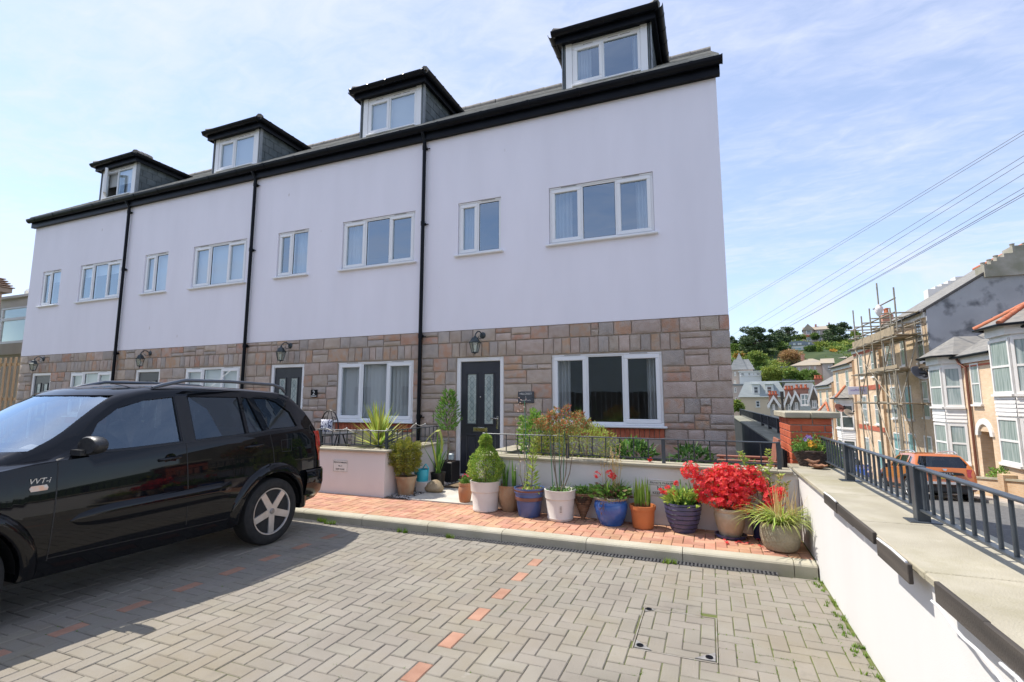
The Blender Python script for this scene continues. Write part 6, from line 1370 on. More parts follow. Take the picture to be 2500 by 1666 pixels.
# 11 azalea
x, y = .145, 5.70; T = plant('potted_azalea', x, y, 'buff stoneware pot on a blue saucer with a blazing red azalea')
MB().lathe([(0, 0), (.13, 0), (.15, .012), (.155, .032), (.146, .032), (.138, .014), (0, .012)], 36, (x, y, FZ + .002)).build('saucer', M_('saucer_blue', (.02, .03, .10), .3, coat=.4), T, smooth=40)
zt = pot(T, x, y, [(.098, 0), (.105, .01), (.13, .09), (.148, .17), (.152, .215), (.144, .238), (.152, .25), (.156, .27), (.154, .28)], BUFF, z=FZ + .016); mb, mg, fb, q = MB(), MB(), MB(), MB()
lob = [((0, 0, .25), .15), ((-.14, -.02, .22), .11), ((.14, 0, .2), .12), ((-.36, -.04, .37), .085), ((-.27, -.06, .24), .08), ((.0, -.08, .11), .11), ((.28, -.02, .27), .08), ((.40, -.08, .15), .085), ((.33, -.12, .03), .075), ((.24, .03, .38), .065), ((-.05, 0, .36), .10), ((.1, .02, .36), .09), ((-.19, 0, .33), .07), ((-.12, -.1, .1), .07), ((.13, -.1, .08), .07), ((.45, -.1, .22), .06), ((-.24, -.05, .12), .055)]
for (c, r) in lob:
    c = V3((x, y, zt)) + V3(c)
    q.tube([(x + R(-.02, .02), y, zt - .02), V3((x, y, zt + .06)).lerp(c, .5), c], [.007, .005, .002], 5)
    for k in range(int(r * r * 9500)):
        d = rdir(.25); p = c + d * r * R(.65, 1.22); n = d + rdir() * .5; bloom(fb, p, n, R(.02, .034), 5)
    for k in range(int(r * 380)): d = rdir(); leaf(mg, c + d * r * R(.5, 1.0), d + rdir() * .7, R(.02, .035), .012)
fb.build('blossom', FL_RED, T, smooth='raw'); mg.build('foliage', F_GOLD, T, smooth='raw'); q.build('branch', BARK, T)
fb = MB()
for k in range(16): bloom(fb, V3((x + R(-.1, .3), y - R(.17, .3), FZ + .012)), V3((R(-.3, .3), R(-.3, .3), 1)), .018, 5)
for k in range(8): bloom(fb, V3((x + .28 + R(-.05, .05), y + R(-.05, .05), FZ + .012)), V3((R(-.3, .3), R(-.3, .3), 1)), .018, 5)
tag(fb.build('fallen_petals', FL_RED, smooth='raw'), 'fallen red petals on the bricks below the azalea', 'petals', kind='stuff')
# 12 stone tub with spider grass
x, y = .565, 5.40; T = plant('potted_grass', x, y, 'rough stone tub overflowing with striped spider grass in the corner')
o = pot(T, x, y, [(.10, 0), (.135, .012), (.158, .05), (.172, .12), (.172, .2), (.16, .235), (.165, .25)], STONEP, 20); mb, mg, ms = MB(), MB(), MB(); zt = o
for k in range(330): a = R(0, 6.28); r = R(0, .12); blade(mb if k % 2 else mg, (x + r * cos(a), y + r * sin(a), zt), a + R(-.5, .5), R(.18, .42), R(.008, .014), R(.2, .9), R(1.2, 2.4), 7)
for k in range(44): a = R(0, 6.28); blade(ms, (x + .06 + R(-.1, .1), y + R(-.06, .1), zt), a, R(.25, .5), .006, R(.02, .3), R(0, .4), 5)
mb.build('grass_leaves', F_LIME, T, smooth='raw'); mg.build('grass_leaves', FOL('leaf_stripe', (.30, .33, .10), (.42, .42, .18)), T, smooth='raw'); ms.build('old_stems', F_STRAW, T, smooth='raw')
# 13 dark blue pot with leggy plant behind
x, y = .44, 5.76; T = plant('potted_wallflower', x, y, 'small dark blue pot with tall leggy stems behind the spider grass')
zt = pot(T, x, y, [(.08, 0), (.085, .01), (.10, .2), (.108, .21), (.108, .25)], M_('navy_pot', (.02, .03, .09), .3, coat=.4), 24); q, mb, mo = MB(), MB(), MB()
for k, (ex, ez) in enumerate(((-.16, .63), (.10, .66), (.2, .42), (.02, .5), (.26, .35), (-.05, .45))):
    b = V3((x, y, zt)); tip = b + V3((ex, R(-.04, .04), ez)); m_ = b.lerp(tip, .5) + V3((.05, 0, 0)); q.tube([b, m_, tip], [.006, .005, .003], 5)
    for i in range(80):
        t = R(.25, 1) ** .6; p = (b.lerp(m_, t * 2) if t < .5 else m_.lerp(tip, t * 2 - 1)); a = i * 2.4; leaf(mb if k < 2 or i % 2 else mo, p, V3((cos(a), sin(a), .5)), R(.04, .075) * (1.1 - .3 * t), .016)
q.build('stems', BARK, T); mb.build('foliage', F_LIME, T, smooth='raw'); mo.build('faded_leaves', F_STRAW, T, smooth='raw')
# wicker basket of pansies on the wall
x, y = 1.0, 6.12; T = thing('wicker_basket', (x, y, ZT), 'dark wicker trough of pansies and trailing greenery on the wall corner', 'basket'); q = MB()
for i in range(12):
    t = i / 11; z = ZT + .01 + .15 * t; a_, b_ = .13 + .06 * t, .075 + .04 * t
    q.tube([(x + a_ * cos(u) * (1 + .025 * sin(u * 14 + i * pi)), y + b_ * sin(u) * (1 + .03 * sin(u * 14 + i * pi)), z + .003 * sin(u * 9 + i)) for u in [2 * pi * k / 30 for k in range(31)]], .0085, 5, False)
for k in range(20): u = 2 * pi * k / 20; q.tube([(x + .13 * cos(u), y + .075 * sin(u), ZT), (x + .19 * cos(u), y + .115 * sin(u), ZT + .17)], .006, 5)
q.build('wicker', WICKD, T, smooth=60); MB().lathe([(.0, .13), (.16, .14), (.1, .0)], 16, M=Matrix.Translation((x, y, ZT + .005)) @ Matrix.Scale(.62, 4, (0, 1, 0))).build('soil', SOIL, T); mb, fb, fv, mg = MB(), MB(), MB(), MB(); zt = ZT + .15
for k in range(900): p = V3((x + R(-.19, .2), y + R(-.10, .1), zt + abs(random.gauss(0, .06)))); leaf(mb, p, rdir(.7), R(.02, .045), .013)
for k in range(900): t = R(0, 1); p = V3((x + .16 + R(-.05, .07) + .03 * t, y - .02 + R(-.09, .08), zt + .06 - .2 * t)); leaf(mb if k % 2 else mg, p, rdir(.1), R(.02, .04), .012)
for k in range(60): blade(mg, (x + R(-.1, .16), y + R(-.07, .07), zt), R(0, 6.28), R(.12, .26), .006, R(.1, .8), R(.6, 2.2), 6)
for k in range(9): bloom(fb, V3((x - .02 + R(-.045, .045), y - .07 + R(-.03, .03), zt + .09 + R(-.03, .02))), V3((R(-.3, .3), -1, .5)), .026, 5)
for k in range(5): bloom(fv, V3((x - .05 + R(-.03, .03), y - .05, zt + .14 + R(-.02, .02))), V3((R(-.3, .3), -1, .5)), .024, 5)
mb.build('foliage', F_MID, T, smooth='raw'); mg.build('foliage', F_LIME, T, smooth='raw'); fb.build('flowers', FL_ORG, T, smooth='raw'); fv.build('flowers', FL_VIO, T, smooth='raw')
# rusty bird dish
RUST = M_('rust', (.24, .115, .065), .85, c2=(.32, .17, .10), scale=30, bump=.5, bscale=120); x, y = 1.0, 5.90; T = thing('bird_dish', (x, y, ZT), 'small rusty dish with a bird perched on its rim on the wall coping', 'ornament')
mb = MB(); mb.lathe([(0, .002), (.03, .004), (.06, .02), (.085, .035), (.085, .04), (.055, .026), (.03, .010), (0, .008)], 24, (x, y, ZT)); mb.v = [(p[0], p[1], p[2] + (.006 * sin(atan2(p[1] - y, p[0] - x) * 8) if p[2] > ZT + .03 else 0)) for p in mb.v]; mb.build('dish', RUST, T, smooth=50)
mb = MB(); bx = x - .055; mb.tube([(bx - .055, y - .02, ZT + .085), (bx - .04, y - .02, ZT + .088), (bx - .02, y - .02, ZT + .075), (bx + .005, y - .02, ZT + .062), (bx + .03, y - .02, ZT + .066), (bx + .07, y - .02, ZT + .088)], [.003, .013, .015, .022, .016, .006], 10); mb.tube([(bx - .052, y - .02, ZT + .088), (bx - .072, y - .02, ZT + .086)], [.005, .001], 6); mb.tube([(bx + .005, y - .02, ZT + .045), (bx + .005, y - .02, ZT + .03)], .004, 5); mb.build('bird', RUST, T, smooth=60)
# things beside the door path
x, y = -4.30, 6.78; T = thing('watering_can', (x, y, .11), 'turquoise plastic watering can tucked behind the golden conifer', 'watering can'); TQ = M_('turquoise_plastic', (.03, .40, .52), .4)
MB().lathe([(.0, 0), (.085, 0), (.09, .01), (.10, .17), (.098, .18), (.09, .18), (.088, .02)], 24, (x + .14, y - .05, .26)).build('body', TQ, T, smooth=40); MB().tube([(x + .05, y - .05, .34), (x - .02, y - .05, .42), (x - .08, y - .05, .50)], [.02, .014, .012], 8).build('spout', TQ, T); MB().tube([(x + .14, y - .05, .44), (x + .2, y - .05, .52), (x + .25, y - .05, .46), (x + .235, y - .05, .34)], .010, 8).build('handle', TQ, T)
T = thing('white_planter', (-4.12, 6.72, .11), 'small white planter half hidden behind the golden conifer pot', 'planter'); MB().cbox(-4.22, -4.03, 6.64, 6.82, .105, .262, .008).build('body', WHITEP, T)
def boulder(x, y, z, sx, sy, sz, mat, label, seed):
    rs = random.Random(seed); bm = bmesh.new(); bmesh.ops.create_icosphere(bm, subdivisions=3, radius=1)
    ph = [rs.uniform(0, 6) for _ in range(6)]
    for v in bm.verts:
        n = v.co.copy(); k = 1 + .10 * sin(n.x * 3 + ph[0]) * sin(n.y * 2.6 + ph[1]) + .06 * sin(n.z * 5 + ph[2]); v.co = V3((n.x * sx * k, n.y * sy * k, max(n.z, -.7) * sz * k))
    me = bpy.data.meshes.new('boulder'); bm.to_mesh(me); bm.free(); me.shade_smooth(); o = link('boulder', me, mat); o.location = (x, y, z + sz * .65); tag(o, label, 'stone')
boulder(-3.93, 6.72, .11, .15, .12, .105, M_('boulder_tan', (.27, .20, .115), .7, c2=(.36, .29, .18), scale=9, bump=.3), 'smooth tan boulder beside the door path', 4)
boulder(-4.12, 7.22, .115, .09, .075, .055, M_('boulder_pale', (.5, .47, .44), .8, c2=(.42, .39, .36), scale=12, bump=.3), 'pale rounded stone beyond the black flower pot', 9)
x, y = -4.05, 7.02; T = plant('potted_flax', x, y, 'black pot with long sword shaped flax leaves by the door path'); zt = pot(T, x, y, [(.085, 0), (.09, .01), (.12, .24), (.125, .25)], BLKPOT, 24, z=.11)
mb, mg = MB(), MB()
for k, (a, L, ln, dr) in enumerate(((2.8, .62, .35, .1), (3.4, .55, .5, .1), (1.2, .55, .12, .2), (.3, .50, .25, .3), (-.3, .45, .35, .3), (2.2, .75, .15, .05), (1.8, .6, .05, .1), (5.2, .4, .4, .3), (.1, .58, .18, .1))): blade(mb, (x + R(-.03, .03), y + R(-.03, .03), zt), a, L, .045, ln, dr, 7)
blade(mg, (x - .02, y, zt + .1), 3.3, .55, .05, .15, .25, 7); P0 = V3((x - .2, y - .05, zt + .5))
pts = [V3((x - .27, y - .05, .72)), V3((x - .16, y - .05, .90)), V3((x - .02, y - .06, 1.01)), V3((x + .05, y - .06, 1.02)), V3((x + .09, y - .06, .90)), V3((x + .10, y - .06, .68))]
for k in range(5):
    w0, w1 = .028 * (1 if k else .5), .028; a, b = pts[k], pts[k + 1]; mg.add([a + V3((0, w0, w0 * .5)), a - V3((0, w0, w0 * .5)), b - V3((0, w1, w1 * .5)), b + V3((0, w1, w1 * .5))], [(0, 1, 2, 3)])
mb.build('sword_leaves', F_MID, T, smooth='raw'); mg.build('bent_leaf', F_YEL, T, smooth='raw')
x, y = -4.22, 7.62; T = plant('potted_bay_tree', x, y, 'tall square black planter with a small bay tree by the door frame'); q = MB(); q.cbox(x - .15, x + .17, y - .15, y + .15, .115, .46, .008); q.build('planter', BLKPOT, T); MB().box(x - .14, x + .16, y - .14, y + .14, .461, .464).build('soil', SOIL, T)
q = MB(); q.tube([(x, y, .44), (x + .02, y, .8), (x, y, 1.05)], [.016, .014, .01], 7); mb = MB()
for k in range(9): a = k * 2.4; tip = V3((x + .17 * cos(a), y + .15 * sin(a), R(1.15, 1.5))); q.tube([(x, y, 1.0), tip], [.007, .003], 5)
for k in range(620): a = R(0, 6.28); t = R(0, 1); r = (.23 * (1 - abs(t - .35) * 1.1)) * R(.3, 1); leaf(mb, V3((x + r * cos(a), y + r * sin(a), .97 + .68 * t)), V3((cos(a) * .7, sin(a) * .7, R(.3, 1))), R(.06, .10), .022)
q.build('stem', BARK, T); mb.build('foliage', F_MID, T, smooth='raw')
for k in range(5): leafp = None
T = thing('garden_lamp', (-4.1, 7.6, .46), 'small pale solar lamp standing in the black planter by the door', 'lamp'); MB().cbox(-4.13, -4.06, 7.50, 7.56, .50, .60, .008).build('shade', M_('solar_lamp', (.35, .45, .5), .3), T); MB().tube([(-4.095, 7.53, .44), (-4.095, 7.53, .505)], .006, 5).build('stake', BLACKP, T)
# planting in the raised bed behind the white wall
def bed_shrub(name, x, y, w_, h, n, mats, label, L=.05, W=.02, z=.6, up=.6, cat='shrub', flat=1.):
    T = thing(name, (x, y, z), label, cat); ms = [MB() for _ in mats]; q = MB()
    for k in range(9): d = rdir(1.2); d.z = abs(d.z); q.tube([(x, y, z), (x + d.x * w_ * .4, y + d.y * w_ * .4 * flat, z + h * .8 * d.z)], [.008, .003], 5)
    for k in range(n):
        d = rdir(.3); r = R(.25, 1) ** .45 * (1 + .15 * sin(d.x * 7 + d.z * 9)); p = V3((x + d.x * w_ / 2 * r, y + d.y * w_ / 2 * r * flat, z + h * .5 + d.z * h * .5 * r))
        if p.z < z: continue
        i = random.randrange(len(mats)); leaf(ms[i], p, d * .6 + rdir() * .7 + V3((0, 0, up * .4)), R(.6, 1.2) * L, W)
    q.build('stem', BARK, T)
    for m_, mt in zip(ms, mats): m_.build('foliage', mt, T, smooth='raw')
bed_shrub('golden_shrub', -1.55, 6.62, .85, .62, 2600, (F_GOLD, F_LIME), 'feathery golden green shrub behind the railing left of the window', .04, .011)
bed_shrub('laurel_shrub', -2.32, 6.75, .5, .72, 900, (F_MID, F_BOX), 'leafy green shrub behind the railing right of the door', .07, .035)
bed_shrub('golden_shrub', -2.0, 6.45, .55, .5, 1500, (F_GOLD, F_OLIVE), 'smaller yellow green shrub behind the railing below the plaque', .04, .014)
bed_shrub('peony', -.95, 6.85, .48, .34, 300, (F_DK, F_MID), 'dark green leafy plant behind the railing below the window', .12, .035)
bed_shrub('peony', -.22, 6.9, .5, .28, 260, (F_DK, F_DK), 'dark glossy leafed plant behind the railing right of the window', .12, .035)
bed_shrub('low_plant', .35, 6.5, .4, .2, 260, (F_MID,), 'low green plant behind the railing near the wooden seat', .05, .015)
mb = MB(); fb = MB()
for k in range(120): x = R(-2.7, .5); blade(mb, (x, 6.28, .6), R(0, 6.28), R(.1, .3), .01, R(.1, .5), R(.3, 1), 4)
tag(mb.build('bed_grasses', F_MID, smooth='raw'), 'thin grasses and weeds along the raised bed', 'grass', kind='stuff')
T = thing('red_flower', (-.68, 6.30, .6), 'single red tulip nodding over the wall coping', 'flower')
for k in range(14): bloom(fb, V3((-.68, 6.12, .80)) + rdir() * .012, rdir(.5), .025, 5)
fb.build('bloom', FL_RED, T, smooth='raw'); MB().tube([(-.68, 6.30, .6), (-.68, 6.22, .72), (-.68, 6.12, .80)], .003, 5).build('stem', F_MID, T)
# second garden: yucca, bistro table and chair, fairy lights
x, y = -4.90, 6.62; T = thing('yucca', (x, y, .45), 'spiky yellow green yucca behind the black railing', 'yucca'); mb, mg = MB(), MB()
for k in range(105): e = R(0, 1); blade(mb if k % 3 else mg, (x + R(-.03, .03), y + R(-.03, .03), .74 + e * .14), R(0, 6.28), R(.46, .70), .036, R(.05, .3) + (1 - e) * 1.35, R(0, .25), 5)
mb.build('sword_leaves', F_YEL, T, smooth='raw'); mg.build('sword_leaves', F_LIME, T, smooth='raw'); MB().tube([(x, y, .45), (x, y, .85)], [.05, .04], 8).build('trunk', BARK, T)
IRON = M_('black_iron', (.012, .012, .013), .5); x, y = -6.05, 7.05
T = thing('bistro_table', (x, y, .45), 'round black iron bistro table on the small terrace', 'table'); MB().lathe([(0, 0), (.30, 0), (.305, .01), (.30, .02), (0, .02)], 30, (x, y, .915)).build('table_top', M_('grey_top', (.06, .062, .065), .35), T)
for k in range(3): a = k * 2.1 + .4; MB().tube([(x + .05 * cos(a), y + .05 * sin(a), .91), (x + .12 * cos(a), y + .12 * sin(a), .70), (x + .25 * cos(a), y + .25 * sin(a), .46)], .011, 6).build('leg', IRON, T)
cx, cy = -6.62, 7.25
T = thing('bistro_chair', (cx, cy, .45), 'black iron bistro chair with a scrolled round back', 'chair'); MB().lathe([(0, 0), (.2, 0), (.2, .015), (0, .015)], 24, (cx, cy, .85)).build('seat', IRON, T)
for k in range(4): a = k * pi / 2 + .8; MB().tube([(cx + .16 * cos(a), cy + .16 * sin(a), .85), (cx + .2 * cos(a), cy + .2 * sin(a), .46)], .01, 6).build('leg', IRON, T)
q = MB(); q.tube([(cx + .21 * cos(t), cy + .17, .98 + .33 * sin(t)) for t in [pi * k / 16 for k in range(17)]], .011, 6); q.tube([(cx - .21, cy + .17, .98), (cx - .18, cy + .14, .85)], .01, 6); q.tube([(cx + .21, cy + .17, .98), (cx + .18, cy + .14, .85)], .01, 6)
for s in (-1, 1): q.tube([(cx + s * (.08 + .05 * cos(t) * (1 - t / 9)), cy + .17, 1.14 + .06 * sin(t) * (1 - t / 9)) for t in [k * .6 for k in range(13)]], .006, 5); q.tube([(cx + s * .02, cy + .17, 1.30), (cx + s * .10, cy + .17, 1.05), (cx + s * .03, cy + .17, .98)], .006, 5)
q.build('back', IRON, T); q = MB(); q.lathe([(0, -.05), (.12, -.045), (.17, -.02), (.175, 0), (.17, .02), (.12, .045), (0, .05)], 4, M=Matrix.Translation((cx, cy + .10, 1.02)) @ Matrix.Rotation(pi / 2, 4, 'X') @ Matrix.Rotation(pi / 4, 4, 'Z'))
tag(q.build('cushion', M_('spot_cloth', (.62, .62, .66), .9, c2=(.03, .035, .12), scale=34, detail=1, mixr=(.52, .56)), smooth=60), 'white cushion with dark blue spots on the bistro chair', 'cushion')
T = thing('slate_board', (-5.55, 7.75, .45), 'dark board leaning below the second window', 'board'); MB().box(-5.66, -5.44, 7.80, 7.82, .45, 1.02, Matrix.Translation((0, 0, 0))).build('panel', SLP, T)
mb = MB(); pts = []
for k in range(130): t = k / 129; pts.append((-8.9 + 4.4 * t, 6.25 + .03 * cos(t * 70), 1.045 + .022 * sin(t * 70) - .008))
for k in range(30): t = k / 29; pts.append((-4.5 - .03 * t, 6.27 + 1.2 * t, 1.045 + .02 * sin(t * 22) - .05 * sin(t * pi * 2)))
T = thing('string_lights', (-6, 6.25, 1.05), 'pale string of fairy lights wound along the black railing', 'string lights'); mb.tube(pts, .0045, 4, False).build('wire', M_('wire_pale', (.55, .52, .46), .6), T); q = MB()
for k in range(3, 158, 7): p = pts[k]; q.lathe([(0, 0), (.009, .004), (.010, .014), (.006, .022), (0, .025)], 8, (p[0], p[1] - .008, p[2]))
q.build('bulbs', M_('bulb_glass', (.85, .84, .8), .3), T)
# ================================================================== the terrace across the street
random.seed(5)
BUFF_B = brick_mat('buff_brick', (.66, .46, .28), (.73, .54, .36), (.60, .48, .37)); BUFF_D = brick_mat('buff_brick_dull', (.50, .36, .22), (.57, .43, .28), (.46, .38, .29)); PANE_F = M_('street_pane', (.20, .26, .25), .06, c2=(.42, .47, .45), scale=2.2, stretch=(6, 6, .4), spec=.7, coat=.5); PANE_D = M_('street_pane_dark', (.05, .06, .065), .06, c2=(.10, .115, .12), scale=1.5, spec=.7, coat=.5); PANE_T = M_('street_pane_teal', (.16, .36, .38), .1, c2=(.26, .45, .46), scale=1.5, coat=.5)
TRIMW = M_('street_white', (.74, .72, .69), .6, c2=(.68, .66, .62), scale=3); RTILE = M_('terracotta_ridge', (.50, .16, .075), .8, c2=(.42, .15, .08), scale=8, bump=.3); SLR = M_('street_slate', (.17, .165, .155), .75, c2=(.25, .235, .205), scale=3.5, var=.15, stretch=(1, 1, 6), bump=.3, bscale=20); REDBAND = M_('red_band', (.45, .11, .05), .8, c2=(.38, .10, .06), scale=8); GREYR = M_('stained_render', (.34, .345, .36), .9, c2=(.12, .125, .135), scale=1.3, var=.15, detail=12, mixr=(.54, .70), bump=.4, bscale=20); STONET = M_('stack_render', (.36, .33, .28), .9, c2=(.24, .23, .17), scale=1.8, var=.15, bump=.4)
def fM(P0, z, ud, inward): return Matrix(((ud[0], inward[0], 0, P0[0]), (ud[1], inward[1], 0, P0[1]), (0, 0, 1, z), (0, 0, 0, 1)))
def swin(parent, M, w_, h, mat=None, fr=.07, hb=1, vb=0, sill=.07, trim=None, proud=.04):
    """sash window standing in a wall: frame, panes, sill; local x along, y inwards, z up"""
    q = MB(); t = trim or TRIMW; y0, y1 = -proud, .02
    for b in ((0, w_, 0, fr), (0, w_, h - fr, h), (0, fr, fr, h - fr), (w_ - fr, w_, fr, h - fr)): q.box(b[0], b[1], y0, y1, b[2], b[3], M)
    zs = [fr] + [h * (k + 1) / (hb + 1) for k in range(hb)] + [h - fr]; xs = [fr] + [w_ * (k + 1) / (vb + 1) for k in range(vb)] + [w_ - fr]; g = fr * .4
    for z in zs[1:-1]: q.box(fr, w_ - fr, y0 + .004, y1, z - g, z + g, M)
    for x in xs[1:-1]: q.box(x - g, x + g, y0 + .006, y1, fr, h - fr, M)
    f = q.build('window', t, parent)
    for i in range(len(xs) - 1):
        for j in range(len(zs) - 1): MB().quad(*[M @ Vector(p) for p in ((xs[i], -.012, zs[j]), (xs[i + 1], -.012, zs[j]), (xs[i + 1], -.012, zs[j + 1]), (xs[i], -.012, zs[j + 1]))]).build('pane', mat or PANE_F, f)
    if sill: MB().box(-sill, w_ + sill, -proud - .08, .02, -.09, -.002, M).build('sill', t, f)
    return f
def bay(T, X, Xb, Ya, Yb, Yc, Yd, zg, floors, panel, eave, glassm=None):
    """canted bay: plan (X,Ya) (Xb,Yb) (Xb,Yc) (X,Yd); floors = [(z0, z1)], panel = siding between"""
    plan = [Vector((X, Ya)), Vector((Xb, Yb)), Vector((Xb, Yc)), Vector((X, Yd))]; c = Vector((X + .5, (Ya + Yd) / 2))
    q = MB().prism([tuple(p) for p in plan] + [(X + .02, Yd)], zg, floors[0][0], 'z'); q.build('bay_plinth', BUFF_B, T)
    MB().prism([(p.x + .03, p.y) for p in plan], floors[0][0], eave, 'z').build('bay_core', TRIMW, T)
    for i in range(3):
        a, b = plan[i], plan[i + 1]; ud = (b - a); L = ud.length; ud = ud / L; inn = Vector((-ud.y, ud.x)); inn = inn if inn.dot(c - a) > 0 else -inn
        for z0, z1 in floors: swin(T, fM(a + ud * .03, z0, ud, inn), L - .06, z1 - z0, glassm or PANE_F, .10, 1, 0, .03)
        for z0, z1 in panel:
            n = max(3, round((z1 - z0) / .15))
            for k in range(n):
                zz0, zz1 = z0 + (z1 - z0) * k / n, z0 + (z1 - z0) * (k + 1) / n; M = fM(a, zz0, ud, inn); MB().add([(0, -.045, .006), (L, -.045, .006), (L, -.02, zz1 - zz0), (0, -.02, zz1 - zz0), (0, .02, .006), (L, .02, .006)], [(0, 1, 2, 3), (0, 1, 5, 4)], M).build('siding_board', TRIMW, T)
    return plan
def bay_roof(T, plan, z, ov, apex, apex2, mat, hips=None, name='bay_roof'):
    c = sum(plan, Vector((0, 0))) / 4; e = []
    for p in plan: d = Vector((-1, 0)) if True else None; e.append(Vector((p.x - ov, p.y + (ov if p.y > c.y else -ov) * .6)))
    back0, back1 = Vector((apex2[0], e[0].y)), Vector((apex2[0], e[3].y)); V = [(*p, z) for p in e] + [apex, apex2, (*back0, z), (*back1, z)]
    MB().add(V, [(0, 1, 4), (1, 2, 4), (2, 3, 4), (0, 4, 5, 6), (3, 7, 5, 4)]).build(name, mat, T)
    q = MB(); q.tube([(p.x - .03, p.y, z - .04) for p in e], .05, 6); q.build('bay_gutter', BLACKP, T)
    q = MB()
    for i in range(3):
        a, b = plan[i], plan[i + 1]; q.prism([(a.x - .1, a.y), (b.x - .1, b.y), (b.x + .1, b.y), (a.x + .1, a.y)], z - .38, z - .03, 'z')
    q.build('bay_fascia', TRIMW, T)
    if hips:
        for i in hips:
            P0, P1 = Vector((*e[i], z + .03)), Vector(apex) + Vector((0, 0, .02)); n = 5
            for k in range(n): MB().tube([P0.lerp(P1, k / n), P0.lerp(P1, (k + 1) / n + .02)], [.10, .085], 8).build('hip_tile', RTILE, T, smooth=50)
SW_ = lambda Y, z, X=11.0: fM((X, Y), z, (0, 1), (1, 0))
def row_house(label, Y0, Y1, eave, ridge, X=11.0, wins=(), mat=None, roofmat=None, arches=(), depth=8.5, hipend=None):
    g = street_z((Y0 + Y1) / 2) - .6; T = thing('street_house', (X, (Y0 + Y1) / 2, g), label, 'house', 'brick houses across the street')
    mb = MB(); sheet(mb, Y0, Y1, g, eave, [(a, b, z0, z1) for a, b, z0, z1 in arches], 0, 1.0); mb.xf(fM((X, 0), 0, (0, 1), (1, 0)))
    mb.quad((X, Y0, g), (X + depth, Y0, g), (X + depth, Y0, eave), (X, Y0, eave)); mb.quad((X, Y1, g), (X + depth, Y1, g), (X + depth, Y1, eave), (X, Y1, eave)); mb.quad((X + depth, Y0, g), (X + depth, Y1, g), (X + depth, Y1, eave), (X + depth, Y0, eave))
    mb.add([(X, Y0, eave), (X + depth / 2, Y0, ridge), (X + depth, Y0, eave)], [(0, 1, 2)]); mb.add([(X, Y1, eave), (X + depth / 2, Y1, ridge), (X + depth, Y1, eave)], [(0, 1, 2)])
    mb.build('wall', mat or BUFF_B, T)
    s = (ridge - eave) / (depth / 2); r = MB(); r.prism([(X - .3, eave - .3 * s + .02), (X - .3, eave - .3 * s + .1), (X + depth / 2, ridge + .1), (X + depth + .3, eave - .3 * s + .1), (X + depth + .3, eave - .3 * s + .02), (X + depth / 2, ridge + .02)], Y0 + .01, Y1 - .01, 'y'); r.build('roof', roofmat or SLR, T)
    MB().tube([(X - .32, Y0, eave - .25 * s + .0), (X - .32, Y1, eave - .25 * s + .0)], .06, 6).build('gutter', BLACKP, T); MB().box(X - .14, X, Y0 + .02, Y1 - .02, eave - .42, eave - .12).build('eaves_board', TRIMW, T)
    for k in range(int((Y1 - Y0) / .45)): MB().tube([(X + depth / 2, Y0 + .45 * k, ridge + .11), (X + depth / 2, Y0 + .45 * k + .46, ridge + .11)], [.11, .12], 7).build('ridge_tile', RTILE, T, smooth=60)
    for w_ in wins: swin(T, SW_(w_[0], w_[2], X), w_[1] - w_[0], w_[3] - w_[2], w_[4] if len(w_) > 4 else PANE_F)
    return T
# A: nearest of the row, at the right edge
A = row_house('buff brick house with terracotta hips at the right edge of the street', 19.5, 25.75, 4.3, 6.6, wins=((20.6, 21.7, 1.8, 3.7), (20.6, 21.7, -.8, .8)))
pa = bay(A, 11, 10.4, 23.0, 23.55, 25.0, 25.5, -3.2, [(-.85, .87), (1.75, 3.83)], [(.93, 1.69)], 4.2); bay_roof(A, pa, 4.32, .32, (11.35, 24.2, 5.15), (14.6, 24.2, 5.35), SLR, (0, 1, 2))
# B: arched doorway and bay
Bh = row_house('buff brick house with a white arched doorway and hipped slate bay', 25.75, 32.3, 3.62, 6.0, wins=((27.45, 28.2, 1.35, 3.15),), arches=((27.0, 28.05, -3.2, .18),))
pb = bay(Bh, 11, 10.4, 29.0, 29.5, 30.94, 31.44, -3.6, [(-1.35, .43), (1.22, 3.10)], [(.50, 1.15)], 3.5); bay_roof(Bh, pb, 3.64, .36, (11.3, 30.25, 4.62), (14.0, 30.25, 4.62), SLR)
q = MB(); ao, ai = [], []
for k in range(13): a = pi * k / 12; ao.append((27.525 + .74 * cos(a), .0 + .74 * sin(a))); ai.append((27.525 + .5 * cos(a), .0 + .5 * sin(a)))
q.prism([(p[0], p[1]) for p in ao] + [(p[0], p[1]) for p in ai[::-1]], 10.93, 11.05, 'x'); q.build('door_arch', TRIMW, Bh)
q = MB(); q.prism(ai + [(27.0, .5), (28.05, .5)][::-1], 10.99, 11.03, 'x') if False else None
MB().prism([(27.0, -.02), (27.0, .19), (28.06, .19), (28.06, -.02)] + [(27.525 + .5 * cos(pi * k / 12), .5 * sin(pi * k / 12) - .0) for k in range(0)], 11.0, 11.02, 'x') if False else None
MB().box(11.9, 11.95, 26.95, 28.1, -3.2, .6).build('porch_back', BUFF_D, Bh); d_ = MB().box(11.80, 11.86, 27.05, 27.75, -3.0, -.2).build('door', M_('cream_door', (.66, .62, .55), .5), Bh); MB().box(11.78, 11.80, 27.6, 27.68, -1.5, -1.35).build('handle', BLACKP, d_)
for z in (3.02, 3.18): MB().box(10.97, 11.0, 25.8, 29.0, z, z + .08).build('string_course', REDBAND, Bh)
MB().tube([(10.75, 28.85, 3.5), (10.8, 28.7, 3.2), (10.92, 28.45, 3.0), (10.92, 28.45, -3.0)], .055, 8).build('downpipe', M_('rust_pipe', (.16, .06, .035), .6), Bh)
